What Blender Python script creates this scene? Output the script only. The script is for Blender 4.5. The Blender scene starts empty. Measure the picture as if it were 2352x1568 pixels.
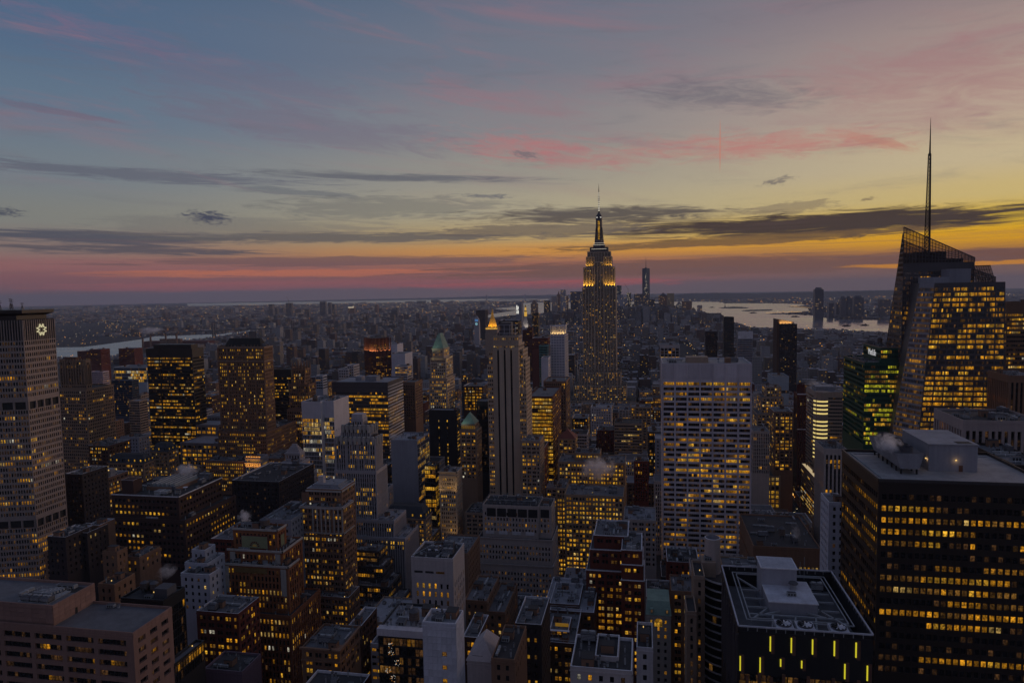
import bpy, math, random
import numpy as np
from mathutils import Matrix, Vector
sc = bpy.context.scene
COL = sc.collection
R = math.radians
# measured quantities
SKYSTR = 1.0
SUNSTR = 0.48
WALLGAIN = 1.12
LITGAIN = 1.0
FLOOD = .4
LITSHARE = .9
RAG = 2.2
HAZE = 3.4e-5
STEAMGLOW = 0.0
# ------------------------------------------------------------------ camera
CAM_H, YAW, PITCH, ROLL = 250.0, 10.8, 4.15, 1.06
cd = bpy.data.cameras.new("camera"); cam = bpy.data.objects.new("camera", cd); COL.objects.link(cam)
cd.sensor_width = 36.0; cd.lens = 36.0 * 1600.0 / 2352.0
cd.clip_start = 1.0; cd.clip_end = 90000.0
_y, _p, _r = R(YAW), R(PITCH), R(ROLL)
_f = Vector((-math.sin(_y)*math.cos(_p), math.cos(_y)*math.cos(_p), -math.sin(_p)))
_rt0 = Vector((math.cos(_y), math.sin(_y), 0)); _up0 = _rt0.cross(_f)
_rt = _rt0*math.cos(_r) - _up0*math.sin(_r); _up = _up0*math.cos(_r) + _rt0*math.sin(_r)
cam.matrix_world = Matrix(((_rt.x, _up.x, -_f.x, 0), (_rt.y, _up.y, -_f.y, 0), (_rt.z, _up.z, -_f.z, CAM_H), (0, 0, 0, 1)))
sc.camera = cam
# ------------------------------------------------------------------ view
sc.view_settings.view_transform = 'Standard'; sc.view_settings.look = 'None'
sc.view_settings.exposure = 0.0; sc.view_settings.gamma = 1.0; sc.view_settings.use_curve_mapping = False
cy = sc.cycles
cy.use_denoising = True; cy.use_adaptive_sampling = True; cy.adaptive_threshold = .015
cy.max_bounces = 8; cy.diffuse_bounces = 2; cy.glossy_bounces = 2; cy.transmission_bounces = 3; cy.volume_bounces = 5; cy.transparent_max_bounces = 8
cy.caustics_reflective = False; cy.caustics_refractive = False
cy.volume_step_rate = 2.0
cy.sample_clamp_indirect = 3.0

def lin(r, g, b):
    f = lambda c: (c/255/12.92) if c/255 <= .04045 else ((c/255+.055)/1.055)**2.4
    return (f(r), f(g), f(b))
# ------------------------------------------------------------------ node expression helper
class E:
    nt = None
    def __init__(s, k): s.k = k
    @staticmethod
    def m(op, *a):
        n = E.nt.nodes.new('ShaderNodeMath'); n.operation = op
        for i, x in enumerate(a):
            if isinstance(x, E): E.nt.links.new(x.k, n.inputs[i])
            else: n.inputs[i].default_value = x
        return E(n.outputs[0])
    def __add__(s, o): return E.m('ADD', s, o)
    def __radd__(s, o): return E.m('ADD', o, s)
    def __sub__(s, o): return E.m('SUBTRACT', s, o)
    def __rsub__(s, o): return E.m('SUBTRACT', o, s)
    def __mul__(s, o): return E.m('MULTIPLY', s, o)
    def __rmul__(s, o): return E.m('MULTIPLY', o, s)
    def __truediv__(s, o): return E.m('DIVIDE', s, o)
def esm(x, a, b):   # smooth step
    n = E.nt.nodes.new('ShaderNodeMapRange'); n.interpolation_type = 'SMOOTHSTEP'
    E.nt.links.new(x.k, n.inputs[0]); n.inputs[1].default_value = a; n.inputs[2].default_value = b
    return E(n.outputs[0])
def exyz(x, y, z):
    n = E.nt.nodes.new('ShaderNodeCombineXYZ')
    for i, v in enumerate((x, y, z)):
        if isinstance(v, E): E.nt.links.new(v.k, n.inputs[i])
        else: n.inputs[i].default_value = v
    return E(n.outputs[0])
def enoise(vec, scale=1., detail=4., rough=.55, dist=0.):
    n = E.nt.nodes.new('ShaderNodeTexNoise'); E.nt.links.new(vec.k, n.inputs['Vector'])
    n.inputs['Scale'].default_value = scale; n.inputs['Detail'].default_value = detail; n.inputs['Roughness'].default_value = rough
    n.inputs['Distortion'].default_value = dist
    return E(n.outputs[0])
def emix(f, a, b):
    n = E.nt.nodes.new('ShaderNodeMix'); n.data_type = 'RGBA'
    for i, x in ((0, f), (6, a), (7, b)):
        if isinstance(x, E): E.nt.links.new(x.k, n.inputs[i])
        elif i == 0: n.inputs[0].default_value = x
        else: n.inputs[i].default_value = (*x[:3], 1)
    return E(n.outputs[2])
def eramp(x, stops):
    n = E.nt.nodes.new('ShaderNodeValToRGB'); E.nt.links.new(x.k, n.inputs[0])
    cr = n.color_ramp; cr.interpolation = 'EASE'
    while len(cr.elements) < len(stops): cr.elements.new(.5)
    for e, (p, c) in zip(cr.elements, stops): e.position = p; e.color = (*c, 1)
    return E(n.outputs[0])
# ------------------------------------------------------------------ sky: dusk, sun just set off to the right (world, direction space)
w = bpy.data.worlds.new("World"); sc.world = w; w.use_nodes = True
nt = w.node_tree; E.nt = nt
for n in list(nt.nodes): nt.nodes.remove(n)
tc = nt.nodes.new('ShaderNodeTexCoord'); sp = nt.nodes.new('ShaderNodeSeparateXYZ'); nt.links.new(tc.outputs['Generated'], sp.inputs[0])
DX, DY, DZ = (E(sp.outputs[i]) for i in range(3))
EL = E.m('ARCSINE', DZ) * (180/math.pi)
AZ = E.m('ARCTAN2', DX, DY) * (180/math.pi) + YAW
def RP(*st): return [((e+4)/94.0, lin(*c)) for e, c in st]
T = (EL + 4.0) / 94.0
L_ = eramp(T, RP((-4,(64,60,72)),(0,(98,82,92)),(1.3,(126,86,92)),(2.4,(142,98,98)),(3.4,(134,114,108)),(5.5,(126,127,122)),(9,(114,124,133)),(13,(97,116,136)),(18,(81,104,132)),(25,(66,92,122)),(45,(68,86,114)),(90,(70,82,108))))
B_ = eramp(T, RP((-4,(58,56,68)),(0,(84,78,92)),(3,(94,84,98)),(8,(102,92,106)),(15,(94,91,110)),(25,(82,89,112)),(45,(72,86,112)),(90,(70,82,108))))
M_ = eramp(T, RP((-4,(66,60,68)),(0,(116,92,92)),(1.2,(142,90,86)),(2.2,(158,104,84)),(3.2,(206,144,66)),(4.4,(186,160,108)),(6.5,(172,162,136)),(9.5,(154,148,137)),(13,(136,133,136)),(18,(115,119,132)),(25,(90,106,128)),(45,(74,88,114)),(90,(70,82,108))))
R_ = eramp(T, RP((-4,(70,60,62)),(0,(114,90,88)),(1.2,(124,94,84)),(2.2,(172,118,56)),(3.2,(218,158,14)),(4.4,(212,174,54)),(6,(202,178,118)),(8.5,(196,178,144)),(12,(184,162,145)),(16,(162,142,136)),(20,(140,123,127)),(27,(116,112,124)),(45,(84,92,112)),(90,(70,82,108))))
dA = E.m('ABSOLUTE', E.m('WRAP', AZ - 52.0, 180.0, -180.0))
base = emix(esm(dA, 90., 130.), emix(esm(dA, 44., 88.), emix(esm(dA, 14., 52.), R_, M_), L_), B_)
def feat(col, az, el, saz, sel, tilt, stren, nx, ny, lo, hi, colour, seed, rag=RAG):
    """one bank of cloud: an uneven ellipse of streaky noise at a direction of the sky"""
    a = AZ - az; e = EL - el - a*tilt
    m = E.m('EXPONENT', (E.m('POWER', a/saz, 2.0) + E.m('POWER', e/sel, 2.0)) * -1.0)
    n = enoise(exyz(AZ*nx*2.2 + seed, (EL - AZ*tilt)*ny*1.5, seed), 1., 9., .68, 1.2)
    v = m + (n - .5)*rag
    return emix(esm(v, lo, hi) * esm(m, .02, .3) * stren, col, colour)
sky = base
sky = feat(sky, -29.50, 17.82, 9.46, 1.075, -0.100, 0.5, 0.12, 1.0, 0.35, 1.5, lin(136, 100, 124), 1.0, 2.2)
sky = feat(sky, -20.25, 15.60, 12.78, 1.788, -0.100, 0.3, 0.12, 0.8, 0.3, 1.0, lin(112, 98, 120), 8.3, 2.2)
sky = feat(sky, 2.89, 11.13, 11.43, 1.530, -0.100, 0.85, 0.14, 1.1, 0.35, 1.35, lin(176, 116, 118), 15.6, 2.2)
sky = feat(sky, 19.68, 10.63, 12.36, 1.196, -0.030, 0.85, 0.14, 1.2, 0.3, 1.35, lin(184, 120, 116), 22.9, 2.2)
sky = feat(sky, 27.36, 10.10, 3.05, 0.537, -0.350, 0.6, 0.2, 1.0, 0.3, 1.2, lin(186, 122, 108), 30.2, 2.2)
sky = feat(sky, -0.55, 15.12, 11.06, 1.595, -0.120, 0.5, 0.12, 1.0, 0.3, 1.4, lin(150, 114, 124), 37.5, 2.2)
sky = feat(sky, 31.02, 13.77, 10.80, 3.874, -0.120, 0.6, 0.08, 0.5, 0.3, 1.4, lin(160, 116, 120), 44.8, 2.2)
sky = feat(sky, 16.49, 14.55, 9.59, 1.353, -0.120, 0.6, 0.12, 1.0, 0.3, 1.2, lin(100, 98, 110), 52.1, 2.2)
sky = feat(sky, -15.96, 12.80, 13.43, 1.576, -0.100, 0.35, 0.1, 0.8, 0.3, 0.9, lin(114, 98, 118), 59.4, 2.2)
sky = feat(sky, -31.86, 12.47, 4.29, 0.280, -0.100, 0.5, 0.12, 1.5, 0.3, 0.8, lin(110, 94, 112), 66.7, 2.2)
sky = feat(sky, -28.13, 8.74, 14.73, 0.541, -0.010, 0.7, 0.08, 2.2, 0.3, 0.8, lin(92, 94, 108), 74.0)
sky = feat(sky, -9.41, 9.12, 12.19, 0.368, -0.020, 0.8, 0.08, 2.4, 0.25, 0.95, lin(92, 94, 104), 81.3)
sky = feat(sky, -16.80, 7.88, 5.49, 0.295, -0.050, 0.6, 0.1, 2.4, 0.3, 0.7, lin(98, 102, 110), 88.6)
sky = feat(sky, -9.48, 6.86, 11.56, 1.021, -0.000, 0.5, 0.12, 1.5, 0.35, 0.8, lin(104, 104, 104), 95.9)
sky = feat(sky, -29.72, 4.27, 10.16, 0.487, -0.010, 0.95, 0.08, 2.2, 0.25, 0.85, lin(80, 81, 92), 103.2)
sky = feat(sky, -27.58, 3.41, 9.75, 0.406, -0.020, 0.9, 0.09, 2.4, 0.25, 0.85, lin(84, 80, 88), 110.5)
sky = feat(sky, -12.97, 4.44, 15.83, 0.444, -0.000, 0.85, 0.09, 2.4, 0.3, 0.7, lin(94, 90, 90), 117.8)
sky = feat(sky, -20.71, 5.25, 12.89, 0.848, -0.000, 0.4, 0.08, 1.6, 0.35, 0.8, lin(104, 102, 104), 125.1)
sky = feat(sky, -23.30, 5.91, 1.79, 0.479, -0.030, 0.95, 0.55, 2.6, 0.25, 1.1, lin(62, 66, 84), 132.4, 3.4)
sky = feat(sky, -35.51, 5.79, 1.08, 0.340, -0.100, 0.9, 0.55, 2.6, 0.3, 1.1, lin(70, 74, 88), 139.7, 3.4)
sky = feat(sky, 20.64, 7.85, 1.36, 0.320, 0.150, 0.85, 0.55, 2.6, 0.3, 1.1, lin(116, 108, 104), 147.0, 3.4)
sky = feat(sky, 1.30, 10.84, 1.34, 0.334, -0.100, 0.75, 0.55, 2.6, 0.3, 1.1, lin(110, 106, 112), 154.3, 3.4)
sky = feat(sky, -2.11, 7.68, 2.26, 0.206, -0.050, 0.75, 0.5, 2.6, 0.3, 1.0, lin(96, 98, 106), 161.6, 3.4)
sky = feat(sky, 26.06, 3.67, 1.38, 0.316, 0.100, 0.95, 0.55, 2.6, 0.3, 1.1, lin(88, 70, 56), 168.9, 3.4)
sky = feat(sky, 27.01, 6.13, 0.56, 0.154, 0.000, 0.8, 0.55, 2.6, 0.3, 1.0, lin(118, 102, 82), 176.2, 3.4)
sky = feat(sky, 21.88, 5.82, 3.66, 0.515, 0.050, 0.55, 0.2, 1.8, 0.35, 0.7, lin(120, 106, 92), 183.5)
sky = feat(sky, 7.38, 5.94, 11.36, 0.826, -0.020, 0.92, 0.1, 1.6, 0.25, 0.9, lin(84, 77, 75), 190.8)
sky = feat(sky, 24.30, 4.55, 19.14, 0.860, -0.004, 1.0, 0.07, 1.7, 0.2, 0.75, lin(70, 58, 53), 198.1)
sky = feat(sky, 2.79, 4.82, 9.13, 0.628, -0.000, 0.75, 0.12, 2.0, 0.3, 0.65, lin(102, 92, 86), 205.4)
sky = feat(sky, 18.14, 3.57, 15.16, 0.367, 0.020, 0.85, 0.1, 2.8, 0.3, 0.6, lin(106, 82, 58), 212.7)
sky = feat(sky, 35.03, 1.78, 8.15, 0.464, -0.000, 0.97, 0.07, 2.2, 0.2, 0.7, lin(114, 72, 52), 220.0)
sky = feat(sky, 16.53, 1.60, 24.91, 0.747, 0.004, 0.92, 0.06, 2.0, 0.2, 0.7, lin(116, 83, 74), 227.3)
sky = feat(sky, -13.03, 2.59, 17.11, 0.378, -0.000, 0.75, 0.06, 2.4, 0.28, 0.6, lin(108, 84, 86), 234.6)
sky = feat(sky, -16.40, 1.66, 14.20, 0.306, -0.000, 0.8, 0.06, 2.4, 0.3, 0.65, lin(184, 108, 82), 241.9)
sky = feat(sky, 32.58, 1.29, 6.59, 0.179, -0.000, 0.85, 0.07, 2.4, 0.3, 0.6, lin(210, 136, 28), 249.2)
sky = feat(sky, -18.06, 0.77, 20.03, 0.372, -0.000, 0.6, 0.06, 2.2, 0.3, 0.65, lin(154, 88, 90), 256.5)
sky = feat(sky, 2.73, 0.48, 12.61, 0.320, -0.000, 0.85, 0.06, 2.2, 0.3, 0.6, lin(172, 86, 82), 263.8)
sky = feat(sky, 16.63, 10.77, 0.04, 1.919, -0.000, 0.75, 0.01, 0.01, 0.3, 0.5, lin(196, 120, 100), 271.1)

# thin mauve veils drawn out across the upper sky, and grey wisps lower down
for tl, sc_, thr, col_, st_, lo_, hi_, sd_ in ((-.10, .5, .5, (150,112,122), .5, 5., 12., 3.), (-.16, .85, .53, (156,110,120), .45, 6., 11., 9.), (-.03, 1.3, .52, (104,102,112), .34, 3.5, 7., 14.), (.06, .7, .55, (96,100,114), .3, 8., 13., 21.)):
    n_ = enoise(exyz(AZ*.075*sc_ + sd_, (EL - AZ*tl)*.62*sc_, sd_), 1., 9., .62, .9)
    sky = emix(esm(n_, thr, thr + .28) * esm(EL, lo_, hi_) * st_, sky, lin(*col_))
n2 = enoise(exyz(AZ*.06, EL*2.6, 5.), 1., 7., .62, .4)
sky = emix(esm(n2, .48, .72) * (1.0 - esm(EL, 2.5, 6.)) * esm(EL, .8, 1.6) * .45, sky, lin(108, 86, 88))
bg = nt.nodes.new('ShaderNodeBackground'); wo = nt.nodes.new('ShaderNodeOutputWorld')
nt.links.new(sky.k, bg.inputs[0]); bg.inputs[1].default_value = SKYSTR
nt.links.new(bg.outputs[0], wo.inputs[0])
# one weak sun lamp: the glow of the sun that has just set to the right of the frame
sl = bpy.data.lights.new("sunset_glow", 'SUN'); sl.energy = SUNSTR; sl.angle = R(30); sl.color = (1.0, .66, .5)
so = bpy.data.objects.new("sunset_glow", sl); COL.objects.link(so)
_sa, _se = R(62 - YAW), R(7)
so.rotation_euler = Vector((math.sin(_sa)*math.cos(_se), math.cos(_sa)*math.cos(_se), math.sin(_se))).to_track_quat('Z', 'Y').to_euler()

# ------------------------------------------------------------------ materials
MAT = {}
def newmat(name):
    m = bpy.data.materials.new(name); m.use_nodes = True; MAT[name] = m
    t = m.node_tree; E.nt = t
    b = t.nodes['Principled BSDF']
    return m, t, b
def wall(name, rgb, rough=.85, var=.35, scale=.09, streak=.25, spec=.3, metal=0.):
    m, t, b = newmat(name)
    tc = t.nodes.new('ShaderNodeTexCoord'); o = E(tc.outputs['Object'])
    oi = t.nodes.new('ShaderNodeObjectInfo')
    s = t.nodes.new('ShaderNodeSeparateXYZ'); t.links.new(tc.outputs['Object'], s.inputs[0])
    X, Y, Z = (E(s.outputs[i]) for i in range(3))
    big = enoise(o, scale, 5., .6)
    st = enoise(exyz(X*.9, Y*.9, Z*.035), 1., 3., .6)
    fine = enoise(o, 1.3, 3., .6)
    k = (1.0 - var*.5) + var*big + (st - .5)*streak*1.6 + (fine - .5)*.3
    k = k * (E(oi.outputs['Random'])*.22 + .89)
    mx = t.nodes.new('ShaderNodeMix'); mx.data_type = 'RGBA'; mx.blend_type = 'MULTIPLY'; mx.inputs[0].default_value = 1
    mx.inputs[6].default_value = (*rgb, 1); t.links.new(k.k, mx.inputs[7])
    t.links.new(mx.outputs[2], b.inputs['Base Color'])
    b.inputs['Roughness'].default_value = rough; b.inputs['Specular IOR Level'].default_value = spec; b.inputs['Metallic'].default_value = metal
    return m
G = WALLGAIN
for n_, c_ in dict(pink_stone=(.23,.16,.14), black_metal=(.02,.02,.022), mauve_metal=(.15,.115,.135), pale_grey=(.36,.36,.39), red_brick=(.135,.055,.045),
    orange_brick=(.2,.1,.065), brown_stone=(.195,.13,.097), dark_brick=(.095,.06,.048), pale_panel=(.45,.43,.44), white_panel=(.42,.42,.45),
    pale_concrete=(.38,.35,.345), soot_brick=(.045,.037,.037), pale_stone=(.32,.3,.28), pale_stone2=(.33,.31,.315), bronze=(.024,.018,.016),
    brown_brick=(.18,.12,.092), dark_metal=(.07,.065,.066), limestone_grey=(.35,.31,.29), tan_brick=(.25,.19,.145), tan_stone=(.25,.2,.165),
    grey_panel=(.25,.25,.27), tan_stone_light=(.34,.285,.235), dark_brown_brick=(.075,.05,.045), travertine=(.46,.43,.445), tower_concrete=(.24,.205,.19), tan_brick2=(.24,.18,.14),
    pink_white=(.45,.37,.38), glass_pale=(.3,.33,.36), blue_metal=(.05,.06,.085), dark_red=(.09,.036,.03), white_panel2=(.5,.48,.5),
    dark_steel=(.085,.08,.086), teal_metal=(.08,.16,.15), green_metal=(.018,.065,.042), pale_rib=(.3,.26,.25), beige_panel=(.3,.25,.215), grey_brown=(.17,.145,.14)).items():
    metal = 'metal' in n_ or n_ in ('bronze', 'dark_steel')
    g_ = G*(1.22 if sum(c_)/3 > .19 else 1.08 if sum(c_)/3 > .12 else .9); l_ = sum(c_)/3; c_ = tuple(max(.006, l_ + (v-l_)*1.4) for v in c_)
    wall(n_, tuple(min(.85, v*g_) for v in c_), .45 if metal else .85, spec=.5 if metal else .25)
for n_, c_ in dict(roof_pale=(.24,.24,.26), roof_grey=(.12,.12,.128), roof_bright=(.42,.42,.46), roof_dark=(.042,.04,.042), roof_gravel=(.26,.25,.25), red_tile=(.2,.07,.05), slate=(.05,.055,.065),
    copper=(.18,.26,.215), coping=(.55,.54,.56), steel=(.26,.27,.28), dark_steel2=(.09,.09,.1), rust=(.14,.07,.045), wood=(.13,.1,.085), gold=(.65,.42,.1), sooty=(.03,.03,.03),
    spandrel_dark=(.03,.028,.028), spandrel_grey=(.16,.15,.15), spandrel_green=(.03,.06,.05)).items():
    wall(n_, tuple(min(.85, v*(G*1.1 if 'span' not in n_ else 1)) for v in c_), .8, .95, .22, .2)
def glass(name, rgb=(.012,.013,.016), rough=.1, emit=None, es=0., spec=.5):
    m, t, b = newmat(name)
    b.inputs['Base Color'].default_value = (*rgb, 1); b.inputs['Roughness'].default_value = rough; b.inputs['Specular IOR Level'].default_value = spec
    if emit:
        uv = t.nodes.new('ShaderNodeUVMap'); s = t.nodes.new('ShaderNodeSeparateXYZ'); t.links.new(uv.outputs[0], s.inputs[0])
        U, V = E(s.outputs[0]), E(s.outputs[1])
        oi = t.nodes.new('ShaderNodeObjectInfo'); rnd = E(oi.outputs['Random'])
        fu, fv = E.m('FRACT', U), E.m('FRACT', V)
        sd = E.m('FLOOR', U)*1.7 + E.m('FLOOR', V)*3.1 + rnd*57.0
        wn = t.nodes.new('ShaderNodeTexWhiteNoise'); wn.noise_dimensions = '1D'; t.links.new(sd.k, wn.inputs['W']); r1 = E(wn.outputs['Value'])
        wn2 = t.nodes.new('ShaderNodeTexWhiteNoise'); wn2.noise_dimensions = '1D'; t.links.new((sd + 13.7).k, wn2.inputs['W']); r2 = E(wn2.outputs['Value'])
        nz = enoise(exyz(fu*2.6 + sd*3.3, fv*2.2 + sd*1.9, sd), 1., 3., .6)
        k = esm(nz, .32, .64)*1.0 + .16                                # people, desks, partitions, blinds seen through the pane
        k = k * (fv*.6 + .6) * (r1*r1*1.15 + .32)  # brighter upwards: ceiling light painted into the pane's glow
        blind = E.m('GREATER_THAN', fv, r2*1.9 + .12)                  # a blind drawn part of the way down on some
        k = k * (1.0 - blind*.45)
        em = t.nodes.new('ShaderNodeMix'); em.data_type = 'RGBA'; em.blend_type = 'MULTIPLY'; em.inputs[0].default_value = 1
        em.inputs[6].default_value = (*emit, 1); t.links.new(k.k, em.inputs[7])
        t.links.new(em.outputs[2], b.inputs['Emission Color']); b.inputs['Emission Strength'].default_value = es*LITGAIN
        m.cycles.emission_sampling = 'NONE'
    return m
glass('glass_dark')
glass('lit_amber', emit=(.66,.275,.012), es=.95)
glass('lit_gold', emit=(.73,.37,.028), es=1.0)
glass('lit_pale', emit=(.68,.43,.12), es=.9)
glass('lit_orange', emit=(.52,.22,.018), es=.8)
glass('lit_dim', emit=(.30,.14,.025), es=.5)
glass('lit_brown', emit=(.12,.055,.018), es=.55)
glass('lit_white', emit=(.6,.55,.42), es=.8)
glass('glass_blue', (.02,.03,.045), .06, spec=.8)
glass('glass_mirror', (.06,.065,.07), .05, spec=1.0)
glass('glass_blind', (.3,.3,.36), .3)
glass('glass_curtain', (.3,.28,.25), .25)
glass('glass_green', (.015,.06,.04), .06, spec=.8)
glass('lit_lime', emit=(.5,.46,.02), es=1.0)
LIT = ['glass_dark','lit_amber','lit_gold','lit_pale','lit_orange','lit_dim','lit_brown','lit_white','glass_curtain','lit_lime']
def glow(name, rgb, s, sample=False):
    m, t, b = newmat(name); b.inputs['Base Color'].default_value = (.02,.02,.02,1)
    b.inputs['Emission Color'].default_value = (*rgb, 1); b.inputs['Emission Strength'].default_value = s
    if not sample: m.cycles.emission_sampling = 'NONE'
glow('glow_yellow', (.75,.66,.03), .8, True); glow('glow_white', (.8,.78,.7), 1.1); glow('glow_warm', (.8,.5,.15), 1.2); glow('glow_red', (.8,.08,.04), 1.0)
glow('glow_orange', (.8,.3,.04), 1.6); glow('glow_blue', (.1,.35,.8), .8); glow('glow_green', (.25,.7,.3), .8); glow('glow_sign', (.6,.54,.32), .85); glow('glow_head', (.9,.72,.42), 1.6)
glow('glow_far', (.8,.45,.14), 1.1); glow('glow_far2', (.75,.62,.42), .8); glow('glow_gold', (.75,.42,.06), .8)
wall('asphalt', (.05,.05,.052), .9, .5, .05, 0.); wall('pavement', (.16,.155,.15), .9, .4, .05, 0.); wall('land', (.055,.052,.052), .95, .8, .004, 0.)
wall('hill', (.05,.05,.05), .95, .5, .002, 0.)
m, t, b = newmat('water')
b.inputs['Base Color'].default_value = (.22,.2,.225,1); b.inputs['Roughness'].default_value = .1; b.inputs['Specular IOR Level'].default_value = 1.
tc = t.nodes.new('ShaderNodeTexCoord'); E.nt = t
o = E(tc.outputs['Object']); s_ = t.nodes.new('ShaderNodeSeparateXYZ'); t.links.new(tc.outputs['Object'], s_.inputs[0])
nz = enoise(exyz(E(s_.outputs[0])*.004, E(s_.outputs[1])*.012, 0.), 1., 5., .6)
# wind waves: their visible slopes face the viewer and mirror the sky higher up
wv = enoise(exyz(E(s_.outputs[0])*.02, E(s_.outputs[1])*.05, 0.), 1., 4., .6); wl = enoise(exyz(E(s_.outputs[0])*.0012, E(s_.outputs[1])*.006, 3.), 1., 4., .6)
nm = t.nodes.new('ShaderNodeVectorMath'); nm.operation = 'NORMALIZE'; t.links.new(exyz((wv - .5)*.1, (wl - .5)*.1 + (wv - .5)*.1 - .062, 1.).k, nm.inputs[0])
t.links.new(nm.outputs[0], b.inputs['Normal']); t.links.new((nz*.06 + .08).k, b.inputs['Roughness'])
for n_ in ('car_black','car_silver','car_yellow','car_white'):
    m, t, b = newmat(n_); b.inputs['Base Color'].default_value = {'car_black':(.02,.02,.022,1),'car_silver':(.35,.35,.37,1),'car_yellow':(.6,.38,.03,1),'car_white':(.6,.6,.6,1)}[n_]; b.inputs['Roughness'].default_value = .3
# light through the lattice tops of the crystal tower
m, t, b = newmat('glass_screen'); tr = t.nodes.new('ShaderNodeBsdfTransparent'); mx = t.nodes.new('ShaderNodeMixShader'); mx.inputs[0].default_value = .45
tr.inputs[0].default_value = (.8,.75,.72,1); b.inputs['Base Color'].default_value = (.03,.03,.03,1); b.inputs['Roughness'].default_value = .08
t.links.new(tr.outputs[0], mx.inputs[1]); t.links.new(b.outputs[0], mx.inputs[2]); t.links.new(mx.outputs[0], t.nodes['Material Output'].inputs[0])

# ------------------------------------------------------------------ mesh building
class Q:
    """collects quads (N,4,3) and builds them as one mesh"""
    def __init__(s): s.q = []; s.m = []; s.u = []; s.mats = []
    def mi(s, mat):
        if mat not in s.mats: s.mats.append(mat)
        return s.mats.index(mat)
    def add(s, quads, mat, uv=None):
        a = np.asarray(quads, float).reshape(-1, 4, 3)
        if len(a) == 0: return
        s.q.append(a)
        s.m.append(np.full(len(a), s.mi(mat)) if isinstance(mat, str) else np.array([s.mi(x) for x in mat]))
        s.u.append(np.zeros((len(a), 4, 2)) if uv is None else uv)
    def box(s, x0, x1, y0, y1, z0, z1, mat, bottom=False):
        p = lambda x, y, z: (x, y, z)
        f = [[p(x0,y0,z0),p(x1,y0,z0),p(x1,y0,z1),p(x0,y0,z1)], [p(x1,y0,z0),p(x1,y1,z0),p(x1,y1,z1),p(x1,y0,z1)],
             [p(x1,y1,z0),p(x0,y1,z0),p(x0,y1,z1),p(x1,y1,z1)], [p(x0,y1,z0),p(x0,y0,z0),p(x0,y0,z1),p(x0,y1,z1)],
             [p(x0,y0,z1),p(x1,y0,z1),p(x1,y1,z1),p(x0,y1,z1)]]
        if bottom: f.append([p(x0,y1,z0),p(x1,y1,z0),p(x1,y0,z0),p(x0,y0,z0)])
        s.add(f, mat)
    def frustum(s, cx, cy, z0, z1, r0, r1, n, mat, cap=True, rot=0., sy=1.):
        a = np.linspace(0, 2*math.pi, n+1) + rot
        P0 = np.stack([cx+r0*np.cos(a), cy+r0*sy*np.sin(a), np.full(n+1, z0)], 1); P1 = np.stack([cx+r1*np.cos(a), cy+r1*sy*np.sin(a), np.full(n+1, z1)], 1)
        s.add(np.stack([P0[:-1], P0[1:], P1[1:], P1[:-1]], 1), mat)
        if cap and r1 > .01:
            c = np.array([cx, cy, z1]); k = np.arange(0, n, 2)
            s.add(np.stack([np.repeat(c[None], len(k), 0), P1[k], P1[k+1], P1[np.minimum(k+2, n)]], 1), mat)
    def bar(s, a, b_, th, mat, up=(0,0,1)):
        a = np.array(a, float); b_ = np.array(b_, float); d = b_-a; d /= np.linalg.norm(d)+1e-9
        u = np.cross(d, up)
        if np.linalg.norm(u) < 1e-3: u = np.cross(d, (1,0,0))
        u /= np.linalg.norm(u); v = np.cross(u, d); h = th/2
        c = [(-h,-h),(h,-h),(h,h),(-h,h)]
        A = [a+u*i+v*j for i, j in c]; Bv = [b_+u*i+v*j for i, j in c]
        s.add([[A[k], A[(k+1)%4], Bv[(k+1)%4], Bv[k]] for k in range(4)] + [[A[3],A[2],A[1],A[0]], Bv], mat)
    def build(s, name, parent=None, off=(0,0,0), uvs=True):
        if not s.q: return None
        q = np.concatenate(s.q).reshape(-1, 3) - np.array(off)
        n = len(q)//4
        me = bpy.data.meshes.new(name); me.vertices.add(n*4); me.loops.add(n*4); me.polygons.add(n)
        me.vertices.foreach_set('co', q.astype(np.float32).ravel())
        me.loops.foreach_set('vertex_index', np.arange(n*4, dtype=np.int32))
        me.polygons.foreach_set('loop_start', np.arange(0, n*4, 4, dtype=np.int32))
        me.polygons.foreach_set('material_index', np.concatenate(s.m).astype(np.int32))
        if uvs:
            l = me.uv_layers.new(name='UVMap'); l.data.foreach_set('uv', np.concatenate(s.u).astype(np.float32).ravel())
        me.update(calc_edges=True)
        for x in s.mats: me.materials.append(MAT[x])
        o = bpy.data.objects.new(name, me); COL.objects.link(o)
        if parent is not None: o.parent = parent
        return o
def tag(o, label=None, cat=None, group=None, kind=None):
    if label: o['label'] = label
    if cat: o['category'] = cat
    if group: o['group'] = group
    if kind: o['kind'] = kind
    return o
def root(name, loc, label, cat, group=None):
    o = bpy.data.objects.new(name, None); COL.objects.link(o); o.location = loc; o.empty_display_size = 1
    return tag(o, label, cat, group)
class Thing:
    def __init__(s, name, loc, label, cat, group=None):
        s.loc = tuple(float(v) for v in loc); s.o = root(name, s.loc, label, cat, group)
    def part(s, name, q, parent=None):
        return q.build(name, parent or s.o, s.loc)
    def box(s, name, *a):
        q = Q(); q.box(*a); return s.part(name, q)
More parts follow.
